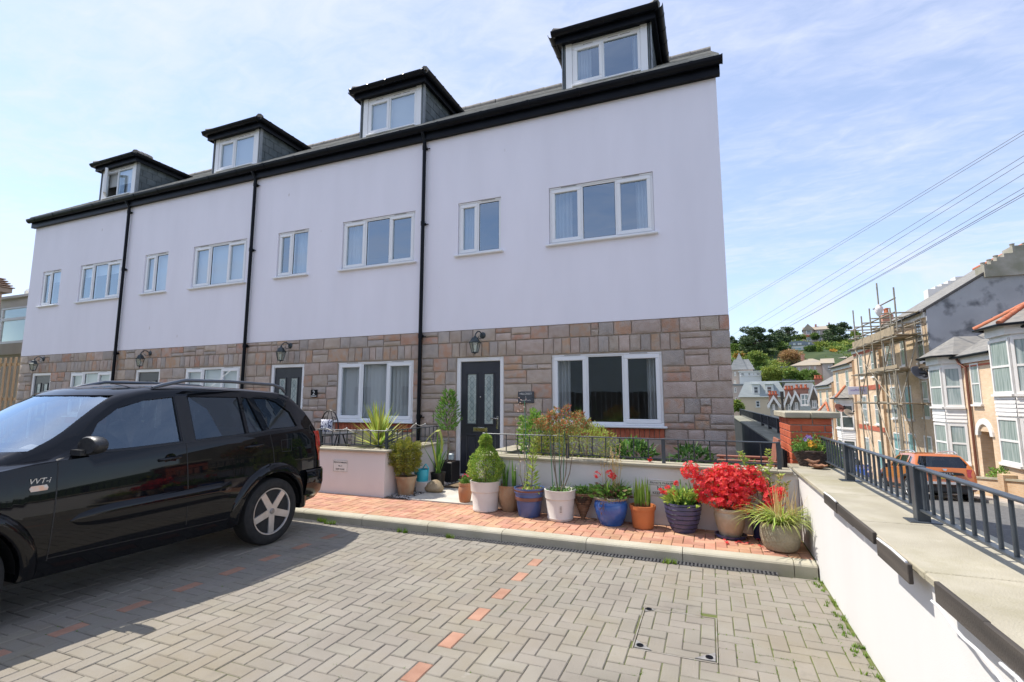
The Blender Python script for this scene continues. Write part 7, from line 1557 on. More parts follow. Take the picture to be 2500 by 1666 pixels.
# G: tall scaffolded house, its grey gable towards us
G = row_house('tall buff brick house with a stained grey gable behind the scaffolding', 32.3, 40.2, 6.36, 9.85, depth=10.7, mat=BUFF_D, wins=((33.0, 33.9, 3.6, 6.0, PANE_D), (35.6, 36.5, 3.6, 5.6), (38.2, 39.1, 3.6, 5.6), (33.0, 33.9, .6, 2.6), (35.4, 36.5, .4, 2.4, PANE_T), (38.0, 39.0, .4, 2.4), (33.2, 34.2, -2.2, -.4), (35.4, 36.6, -2.6, -.4, PANE_T), (38.0, 39.1, -2.6, -.5, PANE_T)))
MB().prism([(10.96, -3), (10.96, 6.32), (16.35, 9.8), (21.7, 6.32), (21.7, -3)], 32.16, 32.295, 'y').build('gable_render', GREYR, G)
MB().prism([(10.8, 6.24), (10.8, 6.36), (16.35, 9.98), (16.35, 9.85)], 32.10, 32.32, 'y').build('verge', M_('verge', (.10, .09, .085), .8), G)
MB().prism([(13.5, 7.83), (13.5, 8.48), (13.78, 8.48), (13.78, 8.62), (14.04, 8.62), (14.04, 8.80), (14.34, 8.80), (14.34, 8.98), (14.7, 8.98), (14.7, 9.34), (18.6, 9.34), (18.6, 7.83)], 32.0, 32.95, 'y').build('stepped_stack', STONET, G)
for x, z in ((13.64, 8.48), (13.91, 8.62), (14.19, 8.80), (14.9, 9.34), (15.4, 9.34)): MB().lathe([(.10, 0), (.09, .16), (.11, .17), (.11, .21), (.07, .21)], 10, (x, 32.45, z)).build('chimney_pot', STONET, G)
S1 = row_house('buff brick house with red bands beyond the scaffolded house', 40.2, 46.4, 5.6, 8.9, depth=10, X=10.85, wins=((41.0, 41.9, 3.2, 5.0), (44.0, 44.9, 3.2, 5.0), (41.0, 41.9, -.1, 1.9), (43.8, 44.9, -.1, 1.9), (41.0, 41.9, -3.2, -1.2, PANE_T), (44, 45, -3.2, -1.2)))
for z in (5.0, 2.3, -.6): MB().box(10.81, 10.85, 40.25, 46.3, z, z + .32).build('string_course', REDBAND, S1)
pst = [(13.8, 8.2), (13.8, 8.85), (14.2, 8.85), (14.2, 9.0), (14.55, 9.0), (14.55, 9.15), (14.9, 9.15), (14.9, 9.32), (15.3, 9.32), (15.3, 9.55), (16.0, 9.55), (16.0, 8.2)]; MB().prism(pst, 39.9, 40.6, 'y').build('stepped_stack', TRIMW, S1)
MB().box(12.5, 13.2, 44.6, 45.3, 6.4, 8.0).build('chimney', brick_mat('red_brick', (.38, .14, .085), (.43, .18, .11), (.45, .38, .32)), S1)
for y in (44.75, 45.1): MB().lathe([(.12, 0), (.10, .4), (.13, .42), (.13, .5), (.09, .5)], 10, (12.85, y, 8.0)).build('chimney_pot', RTILE, S1)
S2 = row_house('buff brick house with slate roof far down the street', 46.4, 53.0, 4.6, 7.0, X=10.7, wins=((47.6, 48.5, 2.2, 4.0), (51.0, 51.9, 2.2, 4.0), (47.4, 48.4, -1.2, .8), (51.2, 52.1, -1.2, .8)), roofmat=M_('lichen_slate', (.22, .17, .12), .85, c2=(.30, .22, .14), scale=1.5))
for z in (4.15,): MB().box(10.66, 10.70, 46.45, 52.9, z, z + .3).build('string_course', REDBAND, S2)
p2 = bay(S2, 10.7, 9.9, 46.9, 47.5, 49.0, 49.6, -5.4, [(-3.4, -1.6), (-.7, 1.2)], [(-1.5, -.8)], 1.6, PANE_D); bay_roof(S2, p2, 1.75, .3, (10.5, 48.2, 2.7), (11.2, 48.2, 2.8), SLR, (1,))
S3 = row_house('small brick house with a red tiled bay at the bottom of the street', 53.0, 59.5, 3.1, 5.6, X=10.5, wins=((54.4, 55.3, .9, 2.5), (57.5, 58.4, .9, 2.5), (57.4, 58.4, -2.2, -.4)))
p3 = bay(S3, 10.5, 9.6, 53.4, 54.0, 55.6, 56.2, -6.0, [(-4.6, -2.9), (-1.9, -.2)], [(-2.8, -2.0)], .1, PANE_D); bay_roof(S3, p3, .3, .3, (10.3, 54.8, 1.35), (11.0, 54.8, 1.4), SLR, (0, 1)); MB().box(9.9, 10.48, 53.3, 56.3, -.15, .2).build('string_course', REDBAND, S3)
# garden walls in front of the houses
LBW = brick_mat('low_wall_brick', (.50, .33, .18), (.56, .40, .24), (.5, .42, .33))
for y0, y1, lb in ((20.2, 23.3, 'low brick garden wall beside the orange car at the right'), (23.6, 26.7, 'low buff brick garden wall behind the orange car')):
    T = thing('low_brick_wall', (9.9, y0, street_z(y0)), lb, 'garden wall'); z = street_z((y0 + y1) / 2); MB().add([(9.75, y0, z - .6), (9.98, y0, z - .6), (9.98, y1, z - .6), (9.75, y1, z - .6), (9.75, y0, street_z(y0) + .75), (9.98, y0, street_z(y0) + .75), (9.98, y1, street_z(y1) + .75), (9.75, y1, street_z(y1) + .75)], [(0, 1, 2, 3), (4, 5, 6, 7), (0, 1, 5, 4), (1, 2, 6, 5), (2, 3, 7, 6), (3, 0, 4, 7)]).build('wall', LBW, T)
    MB().add([(9.70, y0, street_z(y0) + .755), (10.03, y0, street_z(y0) + .755), (10.03, y1, street_z(y1) + .755), (9.70, y1, street_z(y1) + .755), (9.70, y0, street_z(y0) + .83), (10.03, y0, street_z(y0) + .83), (10.03, y1, street_z(y1) + .83), (9.70, y1, street_z(y1) + .83)], [(0, 1, 2, 3), (4, 5, 6, 7), (0, 1, 5, 4), (1, 2, 6, 5), (2, 3, 7, 6), (3, 0, 4, 7)]).build('coping', COPE, T)
    MB().box(9.66, 10.07, y1 - .0, y1 + .4, z - .6, street_z(y1) + .95).build('pier', LBW, T)
bed_shrub('hedge_shrub', 10.45, 24.9, 1.1, .9, 900, (F_MID, F_BOX), 'rounded green shrub in the front garden behind the orange car', .10, .05, z=street_z(24.9) + .35)
bed_shrub('hedge_shrub', 10.4, 21.9, 1.2, .9, 900, (F_MID, F_DK), 'green shrub above the low brick wall at the right edge', .10, .05, z=street_z(21.9) + .35)
bed_shrub('red_climber', 9.5, 52.2, 2.2, 2.6, 1400, (F_MID, F_RED), 'red and green climbing shrub at the foot of the far brick house', .2, .12, z=street_z(52.2))
# satellite dishes
for (X, Y, z, r, col, lb) in ((10.35, 32.0, 2.95, .42, (.14, .15, .18), 'large dark grey satellite dish below the grey gable'), (9.75, 47.0, .95, .36, (.35, .16, .13), 'reddish satellite dish on the far brick bay'), (9.8, 44.5, .6, .33, (.5, .45, .38), 'pale satellite dish on the brick wall behind the scaffolding')):
    T = thing('satellite_dish', (X, Y, z), lb, 'satellite dish', 'satellite dishes'); mt = M_('dish_%d' % int(Y), col, .5)
    Md = Matrix.Translation((X, Y, z)) @ Matrix.Rotation(radians(35), 4, 'Z') @ Matrix.Rotation(radians(62), 4, 'X'); MB().lathe([(0, .07), (r * .35, .06), (r * .7, .03), (r, -.02), (r * .98, -.03), (r * .7, .02), (0, .06)], 24, M=Md @ Matrix.Scale(1.25, 4, (1, 0, 0)) @ Matrix.Rotation(pi, 4, 'X')).build('dish', mt, T, smooth=50)
    MB().tube([Md @ Vector((0, -r * .8, .1)), Md @ Vector((0, -.1, .45))], .015, 5).build('arm', BLACKP, T); MB().lathe([(.05, -.05), (.05, .05), (0, .05)], 8, M=Md @ Matrix.Translation((0, -.1, .45))).build('receiver', BLACKP, T); MB().tube([(X, Y, z), (X + .4, Y + .2, z - .05)], .025, 5).build('bracket', BLACKP, T)
# ------------------------------------------------------------------ scaffolding
POLE = M_('scaffold_tube', (.25, .22, .17), .55, c2=(.36, .31, .23), scale=6, metal=.35); BOARD = M_('scaffold_board', (.40, .31, .20), .85, c2=(.30, .24, .16), scale=5, rnd=.2)
SF = thing('scaffolding', (10.2, 36, street_z(36)), 'tube scaffolding with board platforms against the tall brick house', 'scaffolding')
def pole(a, b, r=.04, nm='scaffold_pole'): MB().tube([a, b], r, 6).build(nm, POLE, SF, smooth=70)
YS = [32.6, 34.4, 36.2, 38.0, 39.8]; XO, XI = 9.55, 10.55
tops = {0: 6.6, 1: 8.4, 2: 7.2, 3: 7.0, 4: 7.7}
for i, y in enumerate(YS): pole((XO, y, street_z(y)), (XO - .05, y, tops[i])); pole((XI, y, street_z(y)), (XI, y, 5.8 + .5 * (i % 2)))
pole((XO + .1, 33.1, street_z(33)), (XO + .05, 33.1, 3.2), .07); pole((XO, 31.9, 5.2), (XO, 31.9, 7.6)); pole((XO, 31.8, 7.0), (XO, 35.6, 7.05)); 
for z in (1.3, 3.15, 4.95, 5.65, 6.25):
    for X in (XO - .04, XI + .04): pole((X, 32.0, z), (X, 40.6, z + .15))
    for y in YS: pole((9.1, y + .06, z + .06), (10.95, y + .06, z + .06))
for z, yl in ((3.22, (32.2, 37.5)), (5.05, (32.2, 40.4)), (1.36, (32.2, 36.5))):
    for k in range(5): x = 9.55 + k * .215; MB().box(x, x + .20, yl[0] + R(-.2, .2), yl[1] + R(-.2, .2), z, z + .04).build('platform_board', BOARD, SF)
MB().box(9.47, 9.51, 32.2, 40.5, 5.1, 5.55).build('toe_board', BOARD, SF); MB().box(9.47, 9.51, 32.2, 37.5, 3.26, 3.45).build('toe_board', BOARD, SF)
for a, b in (((XO - .08, 32.6, -3), (XO - .08, 36.2, 1.3)), ((XO - .08, 36.2, 1.3), (XO - .08, 32.6, 4.95)), ((XO - .08, 39.8, 1.3), (XO - .08, 36.2, 4.95)), ((XO - .08, 36.2, -3.4), (XO - .08, 39.8, 1.3)), ((XO - .1, 33.0, 1.3), (XO - .1, 39.8, 4.9)), ((9.55, 32.5, 1.3), (10.6, 32.5, 4.95)), ((10.6, 32.5, -2.5), (9.55, 32.5, 1.3))): pole(a, b, .03, 'diagonal_brace')
for z0, z1, y in ((1.4, 3.9, 34.0), (-3.0, 1.6, 33.7), (3.2, 6.0, 34.6)):
    q = MB(); 
    for dx in (0, .38): q.tube([(9.7 + dx, y, z0), (9.7 + dx, y + .5, z1)], .025, 5)
    n = int((z1 - z0) / .28)
    for k in range(n): t = (k + .5) / n; q.tube([(9.7, y + .5 * t, z0 + (z1 - z0) * t), (10.08, y + .5 * t, z0 + (z1 - z0) * t)], .016, 5)
    q.build('ladder', M_('ladder_alu', (.55, .54, .50), .4, metal=.5), SF)
T = thing('scaffold_sign', (9.35, 40.0, 2.0), 'white sign board hung on the scaffolding far end', 'sign'); Mq = Matrix.Translation((9.42, 39.9, 2.2)) @ Matrix.Rotation(radians(-14), 4, 'Z'); MB().cbox(-.55, .55, -.02, .02, -.27, .27, .01, Mq).build('board', M_('sign_lilac', (.62, .58, .66), .5), T); text('lettering', 'scaffolding', .2, Mq @ Matrix.Translation((0, -.022, .04)) @ Matrix.Rotation(pi / 2, 4, 'X'), M_('sign_violet', (.18, .10, .35), .6), T)
T = thing('tied_bag', (9.5, 34.4, 6.9), 'white plastic bag tied to a scaffold pole', 'bag'); q = MB(); q.lathe([(.04, -.35), (.10, -.28), (.17, -.12), (.22, .05), (.19, .2), (.08, .3), (.03, .38)], 12, (9.5, 34.4, 6.75)); q.v = [(p[0] + .02 * sin(p[2] * 31), p[1] + .03 * sin(p[2] * 23 + p[0] * 40), p[2]) for p in q.v]; q.build('bag', M_('bag_white', (.75, .70, .68), .5, c2=(.6, .2, .15), scale=2.2, mixr=(.6, .7)), T, smooth=60)
# ================================================================== town and wooded hill
FH = Vector((-sin(YAW), cos(YAW)))                       # straight ahead, level
RH = Vector((cos(YAW), sin(YAW)))
class Far:
    """frame for a building seen at a distance: u to the right and z up in metres, from photo measures"""
    def __init__(s, pxc, depth, turn=0.):
        th = math.atan((pxc - 1250) / 1212.); turn = turn - th; s.cs = cos(th)
        p = at(pxc, 900, depth); s.o = Vector((p.x, p.y)); s.pxc, s.d = pxc, depth; c, n = cos(turn), sin(turn); s.ud = Vector((RH.x * c - RH.y * n, RH.x * n + RH.y * c)); s.inn = Vector((-s.ud.y, s.ud.x))
    def u(s, px): return (px - s.pxc) * s.d / FPX * s.cs
    def z(s, py): return at(s.pxc, py, s.d).z
    def M(s, u=0, z=0, off=0.): p = s.o + s.ud * u + s.inn * off; return fM(p, z, s.ud, s.inn)
def far_house(name, label, pxs, pys, depth, dp, wallm, roofm, roof, wins=(), turn=0., group='houses on the hill', cat='house', panes=None, chim=()):
    """pxs = left, right; pys = ridge, eave, base; roof: 'side' ridge along the front, 'gable' ridge towards us, 'hip', 'flat'"""
    F = Far(sum(pxs) / 2, depth, turn); a, b = F.u(pxs[0]), F.u(pxs[1]); zr, ze, zb = (F.z(p) for p in pys); T = thing(name, (*F.o, zb), label, cat, group)
    M = F.M(); MB().box(a, b, 0, dp, zb - 6, ze, M).build('wall', wallm, T); o = .35; m = (a + b) / 2
    if roof == 'side': q = MB().add([(a - o, -o, ze - .1), (b + o, -o, ze - .1), (b + o, dp / 2, zr), (a - o, dp / 2, zr), (a - o, dp + o, ze - .1), (b + o, dp + o, ze - .1)], [(0, 1, 2, 3), (3, 2, 5, 4), (0, 3, 4), (1, 5, 2), (0, 4, 5, 1)], M)
    elif roof == 'gable': q = MB().add([(a - o, -o, ze - .1), (b + o, -o, ze - .1), (m, -o, zr), (a - o, dp, ze - .1), (b + o, dp, ze - .1), (m, dp, zr)], [(0, 2, 5, 3), (1, 4, 5, 2), (3, 5, 4), (0, 1, 2)], M)
    elif roof == 'hip': k = min(dp / 2, (b - a) / 2) * .9; q = MB().add([(a - o, -o, ze), (b + o, -o, ze), (b + o, dp + o, ze), (a - o, dp + o, ze), (a + k, dp / 2, zr), (b - k, dp / 2, zr)], [(0, 1, 5, 4), (1, 2, 5), (2, 3, 4, 5), (3, 0, 4), (0, 3, 2, 1)], M)
    elif roof == 'mansard': k = (zr - ze) * .32; q = MB().add([(a - o, -o, ze), (b + o, -o, ze), (b + o, dp, ze), (a - o, dp, ze), (a + k, k, zr), (b - k, k, zr), (b - k, dp - k, zr), (a + k, dp - k, zr)], [(0, 1, 5, 4), (1, 2, 6, 5), (2, 3, 7, 6), (3, 0, 4, 7), (4, 5, 6, 7), (0, 3, 2, 1)], M)
    else: q = MB().box(a - .2, b + .2, -.2, dp + .2, ze, zr, M)
    q.build('roof', roofm, T)
    for (p0, p1, y0, y1) in wins: swin(T, F.M(F.u(p0), F.z(y1), -.01), F.u(p1) - F.u(p0), F.z(y0) - F.z(y1), panes or PANE_D, max(.08, depth * .0012), 1, 0, .1)
    for (p0, p1, y0, y1, mt) in chim: MB().box(F.u(p0), F.u(p1), dp * .4, dp * .4 + 1.0, F.z(y1), F.z(y0), M).build('chimney', mt, T)
    return T, F
REDB_F = MATS['red_brick']; CREAMF = M_('far_cream', (.62, .52, .42), .9, c2=(.55, .46, .38), scale=.6); PEACH = M_('far_peach', (.60, .46, .38), .9, c2=(.54, .42, .35), scale=.5); PINKS = M_('far_pinkstone', (.52, .43, .38), .9, c2=(.45, .38, .33), scale=.5); SLF = M_('far_slate', (.19, .20, .205), .8, c2=(.25, .255, .25), scale=.8, stretch=(1, 1, 5)); TILEF = M_('far_tile', (.30, .26, .21), .85, c2=(.36, .30, .21), scale=.6); WHITEF = M_('far_white', (.70, .70, .68), .8)
# Far buildings, from the hilltop down
T, F = far_house('hilltop_house', 'tall Victorian villa with gable standing alone on the hilltop', (1968, 2036), (791, 803, 842), 172, 10, PINKS, TILEF, 'side', ((2002, 2008, 807, 816), (2020, 2026, 804, 810), (2004, 2012, 822, 834)), chim=((1997, 2002, 786, 795, REDB_F), (2031, 2035, 784, 795, REDB_F)))
m_, F2 = far_house('villa_gable', 'gabled wing', (1967, 1993), (789, 804, 842), 170, 6, PINKS, TILEF, 'gable', ((1975, 1988, 805, 815), (1977, 1984, 795, 801), (1974, 1986, 822, 832)))
for c in list(m_.children): c.parent = T; c.matrix_parent_inverse = Matrix.Translation(-BASE[T.name])
bpy.data.objects.remove(m_); MB().box(F2.u(1968), F2.u(1992), -.5, 0, F2.z(821), F2.z(818), F2.M()).build('verandah_band', REDBAND, T)
T, F = far_house('modern_house', 'white modern house with a curved grey roof among the trees', (1926, 1991), (841, 843, 862), 139, 9, WHITEF, SLF, 'flat', ((1932, 1961, 848, 857),), panes=PANE_T)
q = MB(); a, b = F.u(1930), F.u(1986); z0, z1 = F.z(842.5), F.z(832); q.prism([(a, z0), (b, z0), (b, z0 + .6)] + [(a + (b - a) * t, z0 + .6 + (z1 - z0 - .6) * sin(pi * min(1, .15 + t * .85))) for t in [1 - k / 12 for k in range(13)]] + [(a, z0)], -.3, 8, 'y', F.M()); q.build('curved_upper_storey', M_('far_bluegrey', (.16, .20, .24), .6), T)
for p0, p1 in ((1941, 1946), (1952, 1956), (1957, 1961), (1978, 1981)): swin(T, F.M(F.u(p0), F.z(842), -.32), F.u(p1) - F.u(p0), F.z(837.5) - F.z(842), PANE_T, .12, 0, 0, 0)
far_house('peach_villa', 'peach rendered house with a hipped slate roof below the pine', (1932, 2030), (872, 892, 918), 118, 10, PEACH, TILEF, 'hip', ((1975, 1979, 895, 904), (1988, 1992, 895, 904), (1948, 1953, 897, 905)), chim=((1956, 1965, 862, 877, REDB_F),))
far_house('peach_wing', 'gabled pale wing of the peach house under the hill', (2008, 2034), (872, 886, 916), 114, 9, PINKS, TILEF, 'side', ((2022, 2026, 894, 903),))
far_house('dark_shed', 'dark grey flat roofed shed among the bushes', (1907, 1941), (895, 897, 910), 112, 5, M_('shed_grey', (.13, .13, .15), .7), SLF, 'flat')
far_house('white_cottage', 'white cottage with brown roof right of the peach house', (2022, 2066), (868, 874, 905), 126, 7, WHITEF, TILEF, 'side', ((2036, 2040, 878, 882), (2044, 2048, 878, 882)))
far_house('garden_cottage', 'tiny pale cottage beside the hilltop villa', (1953, 1968), (823, 826, 832), 178, 5, CREAMF, TILEF, 'flat', ((1959, 1963, 827, 831),))
T, F = far_house('stone_hotel', 'stone hotel with steep slate roof and dormers at the left of the hill', (1784, 1838), (877, 903, 960), 112, 12, PINKS, SLF, 'mansard', ((1792, 1796, 908, 918), (1807, 1812, 909, 916), (1816, 1820, 909, 916), (1790, 1795, 929, 936), (1805, 1841, 928, 936)))
for p in (1793, 1826, 1833): q = MB(); u = F.u(p); q.prism([(u - .45, F.z(900)), (u + .45, F.z(900)), (u + .45, F.z(893)), (u, F.z(887)), (u - .45, F.z(893))], .3, 2, 'y', F.M()); q.build('dormer', WHITEF, T); swin(T, F.M(u - .3, F.z(899), .28), .6, F.z(893.5) - F.z(899), PANE_D, .1, 0, 0, 0)
q = MB().add([(-1.6, 0, 0), (1.6, 0, 0), (1.6, 3.2, 0), (-1.6, 3.2, 0), (0, 1.6, 4.0)], [(0, 1, 4), (1, 2, 4), (2, 3, 4), (3, 0, 4)], F.M(F.u(1806), F.z(903), -.5)); q.build('turret_roof', SLF, T)
far_house('hotel_annexe', 'cream glazed annexe of the stone hotel', (1804, 1857), (906, 908, 930), 108, 8, WHITEF, WHITEF, 'flat', ((1807, 1817, 910, 918), (1825, 1832, 910, 918), (1837, 1841, 910, 918), (1845, 1855, 910, 918)))
far_house('pink_block', 'pinkish block with small sash windows below the hotel', (1776, 1812), (938, 942, 1010), 96, 10, PINKS, SLF, 'flat', ((1790, 1795, 947, 958), (1791, 1796, 970, 982)))
T, F = far_house('mansard_house', 'cream house with slate mansard roof and two white dormer windows', (1802, 1912), (932, 970, 1030), 84, 10, M_('far_apricot', (.64, .50, .36), .9, c2=(.58, .46, .34), scale=.5), M_('far_mansard', (.26, .29, .29), .75, c2=(.32, .345, .34), scale=1.2, stretch=(1, 1, 6)), 'mansard', ((1840, 1850, 979, 994), (1872, 1877, 984, 994)))
MB().box(F.u(1828), F.u(1992), 1.0, 8, F.z(933), F.z(931), F.M()).build('roof_edge', WHITEF, T)
for p0, p1 in ((1833, 1852), (1865, 1885)):
    q = MB(); q.box(F.u(p0), F.u(p1), -.1, 3.4, F.z(963), F.z(939), F.M()); q.box(F.u(p0 - 1), F.u(p1 + 1), -.35, 3.4, F.z(939), F.z(937.5), F.M()); q.build('dormer', WHITEF, T); swin(T, F.M(F.u(p0 + 3.5), F.z(961), -.12), F.u(p1 - 3.5) - F.u(p0 + 3.5), F.z(944) - F.z(961), PANE_D, .12, 1, 0, 0)
far_house('link_house', 'slate roofed house with a wide dormer behind the gabled row', (1905, 1990), (933, 962, 1010), 90, 9, WHITEF, SLF, 'mansard', ((1944, 1952, 942, 949), (1957, 1966, 942, 949)))
BARGE = M_('barge_white', (.72, .71, .69), .6)
def gable_house(px0, px1, yr, ye, yb, depth, label, wx=()):
    T, F = far_house('gabled_house', label, (px0, px1), (yr, ye, yb), depth, 8, M_('far_grey_wall', (.36, .35, .34), .85, c2=(.44, .42, .40), scale=1), M_('far_brown_tile', (.12, .10, .085), .85, c2=(.20, .16, .12), scale=2), 'gable', (), group='gabled houses at the bottom of the street')
    a, b, m = F.u(px0), F.u(px1), (F.u(px0) + F.u(px1)) / 2; zr, ze = F.z(yr), F.z(ye)
    for s, e in ((a - .35, 1), (b + .35, -1)): MB().add([(s, -.5, ze - .3), (m, -.5, zr + .05), (m, -.5, zr - .45), (s + e * .12, -.5, ze - .75), (s, -.38, ze - .3), (m, -.38, zr + .05), (m, -.38, zr - .45), (s + e * .12, -.38, ze - .75)], [(0, 1, 2, 3), (4, 5, 6, 7), (0, 1, 5, 4), (2, 3, 7, 6), (0, 3, 7, 4)], F.M()).build('barge_board', BARGE, T)
    for (p0, p1, y0, y1) in wx: swin(T, F.M(F.u(p0), F.z(y1), -.25), F.u(p1) - F.u(p0), F.z(y0) - F.z(y1), PANE_F, .13, 1, 1 if p1 - p0 > 8 else 0, .1)
    return T
gable_house(1874, 1894, 966, 985, 1030, 66, 'leftmost small gabled house with white barge boards', ((1880, 1886, 985, 1000),))
gable_house(1912, 1930, 957, 985, 1030, 64, 'gabled house with white barge boards right of the dark pole', ((1917, 1925, 985, 1002),))
gable_house(1930, 1946, 955, 980, 1030, 62, 'narrow gabled house with white bargeboards in the row', ((1935, 1942, 982, 1000),))
gable_house(1972, 1992, 938, 975, 1030, 60, 'tallest gabled house of the row with a white bay', ((1949, 1970, 962, 990), (1976, 1988, 968, 996)))
gable_house(1998, 2016, 948, 982, 1030, 58, 'dark tiled gabled house with tall white window', ((2006, 2014, 952, 985),))
gable_house(2028, 2046, 912, 938, 1000, 62, 'gabled house with white barge boards beside the buff brick house', ((2033, 2040, 945, 960),))
for (p0, p1, y0, y1, d, lb) in ((1912, 1934, 952, 959, 65, 'long red brick chimney stack left of the gabled row'), (1936, 1970, 949, 957, 63, 'wide red brick chimney stack above the white bay'), (1872, 1894, 965, 970, 67, 'low red brick chimney stack beside the dark pole'), (1986, 2006, 925, 940, 66, 'dark brick chimney stack above the tallest gable')):
    F = Far((p0 + p1) / 2, d); T = thing('chimney_stack', (*F.o, F.z(y1)), lb, 'chimney', 'chimney stacks of the gabled row'); MB().box(F.u(p0), F.u(p1), 2.5, 3.3, F.z(y1 + 14), F.z(y0), F.M()).build('stack', REDB_F, T); MB().box(F.u(p0) - .1, F.u(p1) + .1, 2.4, 3.4, F.z(y0), F.z(y0) + .15, F.M()).build('cap', REDBAND, T)
    n = 3
    for k in range(n): u = F.u(p0) + (F.u(p1) - F.u(p0)) * (k + .5) / n; MB().lathe([(.16, 0), (.13, .35), (.17, .37), (.17, .45), (.1, .45)], 8, (0, 0, 0), M=F.M(u, F.z(y0) + .15, 2.9)).build('chimney_pot', RTILE, T)
F = Far(1905, 58); T = thing('telegraph_pole', (*F.o, F.z(1040)), 'dark wooden pole in front of the gabled row', 'pole'); MB().tube([F.M(0, F.z(1040)) @ Vector((0, 0, 0)), F.M(0, F.z(957)) @ Vector((-.05, 0, 0))], [.16, .12], 8).build('shaft', M_('dark_pole', (.045, .04, .035), .8), T); MB().box(-.18, .18, -.15, .15, 0, .9, F.M(0, F.z(975))).build('transformer', M_('dark_pole', (.045, .04, .035), .8), T)
# ------------------------------------------------------------------ trees and bushes on the hill
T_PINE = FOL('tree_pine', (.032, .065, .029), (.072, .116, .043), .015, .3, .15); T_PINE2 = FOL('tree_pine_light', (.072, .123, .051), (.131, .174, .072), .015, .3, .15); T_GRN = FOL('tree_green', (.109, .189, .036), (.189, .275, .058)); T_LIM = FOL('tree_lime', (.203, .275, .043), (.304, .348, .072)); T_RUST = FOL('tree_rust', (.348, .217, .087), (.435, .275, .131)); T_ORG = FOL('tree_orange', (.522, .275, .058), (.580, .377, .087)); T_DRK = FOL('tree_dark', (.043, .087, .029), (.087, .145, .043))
def hill_tree(name, label, px, py, depth, wpx, hpx, mats, kind='round', n=1500, group='trees on the hill', cat='tree', seed=1):
    """px, py: foot of the tree in the photo; wpx, hpx: crown width and height"""
    rs = random.Random(seed * 17 + int(px)); k = depth / FPX; p = at(px, py, depth); W, H = wpx * k, hpx * k; T = thing(name, (p.x, p.y, p.z), label, cat, group); q = MB(); b = V3((p.x, p.y, p.z - 1.5))
    if kind == 'pine': q.tube([b, b + V3((W * .03, 0, H * .4)), b + V3((-W * .02, 0, H * .95))], [H * .035, H * .025, H * .008], 7)
    elif kind != 'bush': q.tube([b, b + V3((0, 0, H * .35)), b + V3((W * .03, 0, H * .7))], [H * .04, H * .03, H * .01], 7)
    cl = []
    if kind == 'pine':
        for i in range(26):
            t = rs.uniform(.22, 1); r = W * .5 * (1.05 - .75 * abs(t - .45)) * rs.uniform(.25, 1); a = rs.uniform(0, 2 * pi); c = V3((p.x, p.y, p.z + H * t)) + V3((RH.x * cos(a) * r + FH.x * sin(a) * r * .8, RH.y * cos(a) * r + FH.y * sin(a) * r * .8, 0)); s = W * rs.uniform(.10, .19) * (1.25 - .5 * t); cl.append((c, s, s * .42)); q.tube([V3((p.x, p.y, p.z + H * t * .8)), c], [H * .012, H * .004], 5)
    elif kind == 'cone':
        for i in range(16): t = i / 15; r = W * .5 * (1 - t * .9); a = i * 2.4; cl.append((V3((p.x, p.y, p.z + H * (.05 + .92 * t))) + V3((cos(a) * r * .4, sin(a) * r * .4, 0)), r * .75 + .2, H * .09))
    else:
        for i in range(15):
            a, e = rs.uniform(0, 2 * pi), rs.uniform(-.5, 1); r = rs.uniform(.25, .72); z0 = .5 if kind == 'bush' else .6; c = V3((p.x, p.y, p.z + H * (z0 + .32 * e))) + V3((RH.x, RH.y, 0)) * (cos(a) * r * W * .42 * (1.1 - .4 * max(0, e))) + V3((FH.x, FH.y, 0)) * sin(a) * r * W * .35; s = rs.uniform(.16, .27) * min(W, H * 1.3); cl.append((c, s, s * .75)); 
            if kind != 'bush': q.tube([V3((p.x, p.y, p.z + H * .35)), c], [H * .014, H * .005], 5)
    if q.v: q.build('trunk', BARK, T)
    ms = [MB() for _ in mats]; L = .34 + depth * .0012
    for (c, s, sz) in cl:
        for i in range(n // len(cl)):
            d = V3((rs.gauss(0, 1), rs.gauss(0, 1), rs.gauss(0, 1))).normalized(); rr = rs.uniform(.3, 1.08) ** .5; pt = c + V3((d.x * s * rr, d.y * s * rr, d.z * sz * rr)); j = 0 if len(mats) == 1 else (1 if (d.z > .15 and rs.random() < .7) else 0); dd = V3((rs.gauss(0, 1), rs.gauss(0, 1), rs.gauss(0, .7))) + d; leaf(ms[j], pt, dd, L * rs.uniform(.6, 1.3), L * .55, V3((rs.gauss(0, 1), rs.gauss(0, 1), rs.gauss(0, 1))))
    for m_, mt in zip(ms, mats): 
        if m_.v: m_.build('crown', mt, T, smooth='raw')
PN = (T_PINE, T_PINE2)
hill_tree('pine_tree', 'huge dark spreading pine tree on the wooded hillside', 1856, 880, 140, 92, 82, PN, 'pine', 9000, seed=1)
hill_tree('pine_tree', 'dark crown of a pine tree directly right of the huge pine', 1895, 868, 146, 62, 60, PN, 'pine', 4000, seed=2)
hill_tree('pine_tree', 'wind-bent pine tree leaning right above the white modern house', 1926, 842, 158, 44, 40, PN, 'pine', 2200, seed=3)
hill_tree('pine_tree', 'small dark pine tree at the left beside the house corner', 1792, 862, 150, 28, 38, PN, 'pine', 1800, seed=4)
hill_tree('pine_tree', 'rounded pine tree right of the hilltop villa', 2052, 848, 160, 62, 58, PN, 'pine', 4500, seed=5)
hill_tree('pine_tree', 'dense pine tree hugging the right side of the villa', 2026, 846, 164, 34, 42, PN, 'pine', 2200, seed=6)
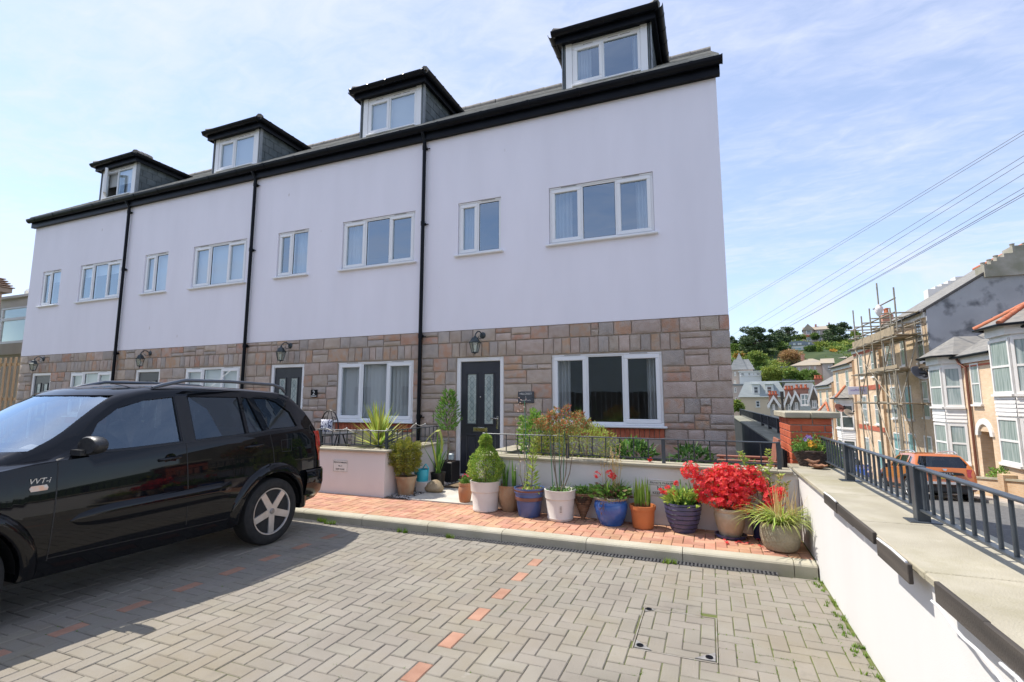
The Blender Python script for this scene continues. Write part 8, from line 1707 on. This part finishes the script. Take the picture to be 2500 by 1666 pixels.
for i, (px, py, d, wp, hp, mt, kd, n, lb) in enumerate((
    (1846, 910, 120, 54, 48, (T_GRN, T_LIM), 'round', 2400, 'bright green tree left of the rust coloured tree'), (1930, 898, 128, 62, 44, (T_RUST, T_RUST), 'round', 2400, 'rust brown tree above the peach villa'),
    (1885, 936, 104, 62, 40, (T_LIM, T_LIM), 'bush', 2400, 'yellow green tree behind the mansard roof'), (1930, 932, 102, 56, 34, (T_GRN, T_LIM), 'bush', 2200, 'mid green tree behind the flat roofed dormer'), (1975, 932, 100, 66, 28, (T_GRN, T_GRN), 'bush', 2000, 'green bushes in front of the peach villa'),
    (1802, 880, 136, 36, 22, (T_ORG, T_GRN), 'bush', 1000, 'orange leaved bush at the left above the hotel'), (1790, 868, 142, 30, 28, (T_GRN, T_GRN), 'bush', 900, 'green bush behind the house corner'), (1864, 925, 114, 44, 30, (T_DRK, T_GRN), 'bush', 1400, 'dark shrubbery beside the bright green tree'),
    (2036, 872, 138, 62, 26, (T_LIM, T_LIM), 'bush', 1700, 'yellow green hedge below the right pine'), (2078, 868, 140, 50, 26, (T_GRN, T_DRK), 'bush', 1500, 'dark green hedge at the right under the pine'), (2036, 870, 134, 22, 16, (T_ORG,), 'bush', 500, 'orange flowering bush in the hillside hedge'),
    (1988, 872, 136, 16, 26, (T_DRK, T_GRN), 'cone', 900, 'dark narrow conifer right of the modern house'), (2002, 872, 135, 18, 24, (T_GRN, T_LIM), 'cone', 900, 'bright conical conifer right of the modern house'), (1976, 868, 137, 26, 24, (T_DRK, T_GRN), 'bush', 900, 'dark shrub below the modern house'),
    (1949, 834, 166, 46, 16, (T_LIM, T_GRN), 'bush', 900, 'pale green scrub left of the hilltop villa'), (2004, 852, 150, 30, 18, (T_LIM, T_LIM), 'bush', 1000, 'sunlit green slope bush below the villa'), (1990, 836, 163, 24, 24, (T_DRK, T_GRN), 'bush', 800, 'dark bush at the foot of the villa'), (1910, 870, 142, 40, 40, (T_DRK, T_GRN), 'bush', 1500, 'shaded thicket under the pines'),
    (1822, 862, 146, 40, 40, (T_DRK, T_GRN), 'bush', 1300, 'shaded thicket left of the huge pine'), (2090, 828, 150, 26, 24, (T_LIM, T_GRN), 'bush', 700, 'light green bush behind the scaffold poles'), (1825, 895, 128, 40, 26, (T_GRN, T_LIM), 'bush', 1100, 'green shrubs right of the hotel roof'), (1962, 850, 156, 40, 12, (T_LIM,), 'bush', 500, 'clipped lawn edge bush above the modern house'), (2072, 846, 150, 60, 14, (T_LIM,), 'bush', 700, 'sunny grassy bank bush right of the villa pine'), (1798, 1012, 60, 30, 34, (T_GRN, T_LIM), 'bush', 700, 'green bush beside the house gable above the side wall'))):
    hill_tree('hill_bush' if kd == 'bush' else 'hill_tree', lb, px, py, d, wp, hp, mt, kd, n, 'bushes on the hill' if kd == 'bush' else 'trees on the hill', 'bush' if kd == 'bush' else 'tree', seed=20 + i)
# ------------------------------------------------------------------ overhead cables
CBL = M_('cable', (.20, .21, .24), .6)
for k, ((x0, y0), (x1, y1), r, lb) in enumerate((((2500, 312), (1780, 754), .011, 'topmost overhead cable across the blue sky'), ((2500, 320), (1782, 758), .011, 'second overhead cable just below the topmost'), ((2500, 373), (1783, 821), .011, 'third overhead cable from the top'), ((2500, 388), (1798, 825), .011, 'fourth overhead cable from the top'), ((2500, 417), (1890, 797), .011, 'fifth overhead cable from the top'), ((2500, 451), (1903, 803), .011, 'sixth overhead cable from the top'), ((2500, 464), (1910, 806), .015, 'thick lower overhead cable of the twisted pair'), ((2500, 470), (1916, 803), .012, 'lowest overhead cable crossing above the scaffolding'))):
    dx, dy = x0 - x1, y0 - y1; A, B = at(x0 + dx * .12, y0 + dy * .12, 15), at(x1 - dx * .02, y1 - dy * .02, 62); A = A + (A - B) * .5; mid = A.lerp(B, .5) - V3((0, 0, .12))
    tag(MB().tube([A, A.lerp(B, .25) - V3((0, 0, .09)), mid, A.lerp(B, .75) - V3((0, 0, .09)), B], r, 5).build('overhead_cable', CBL), lb, 'cable', 'overhead cables')
# undergrowth that clothes the hillside between the single trees
ms = [MB(), MB(), MB()]; rs = random.Random(77)
for i in range(280):
    px, dd = rs.uniform(1770, 2120), rs.uniform(104, 190)
    if (1915 < px < 2000 and dd < 152) or (1920 < px < 2075 and dd < 128) or (1960 < px < 2042 and dd < 176 and dd > 152) or (px < 1862 and dd < 118): continue
    p = at(px, 900, dd); z = street_z(p.y) - .6; s = rs.uniform(1.3, 3.0); j = rs.choice((0, 0, 1, 1, 2))
    for k in range(150):
        d = V3((rs.gauss(0, 1), rs.gauss(0, 1), abs(rs.gauss(0, 1)))).normalized(); r = rs.uniform(.5, 1.05); leaf(ms[j], V3((p.x, p.y, z)) + V3((d.x * s * r, d.y * s * r, d.z * s * .7 * r)), d + V3((rs.gauss(0, .6), rs.gauss(0, .6), rs.gauss(0, .6))), rs.uniform(.35, .8), .32)
wood = None
for m_, mt in zip(ms, (T_GRN, T_LIM, T_DRK)): tag(m_.build('undergrowth', mt, smooth='raw'), 'mixed green scrub clothing the hillside', 'scrub', kind='stuff')
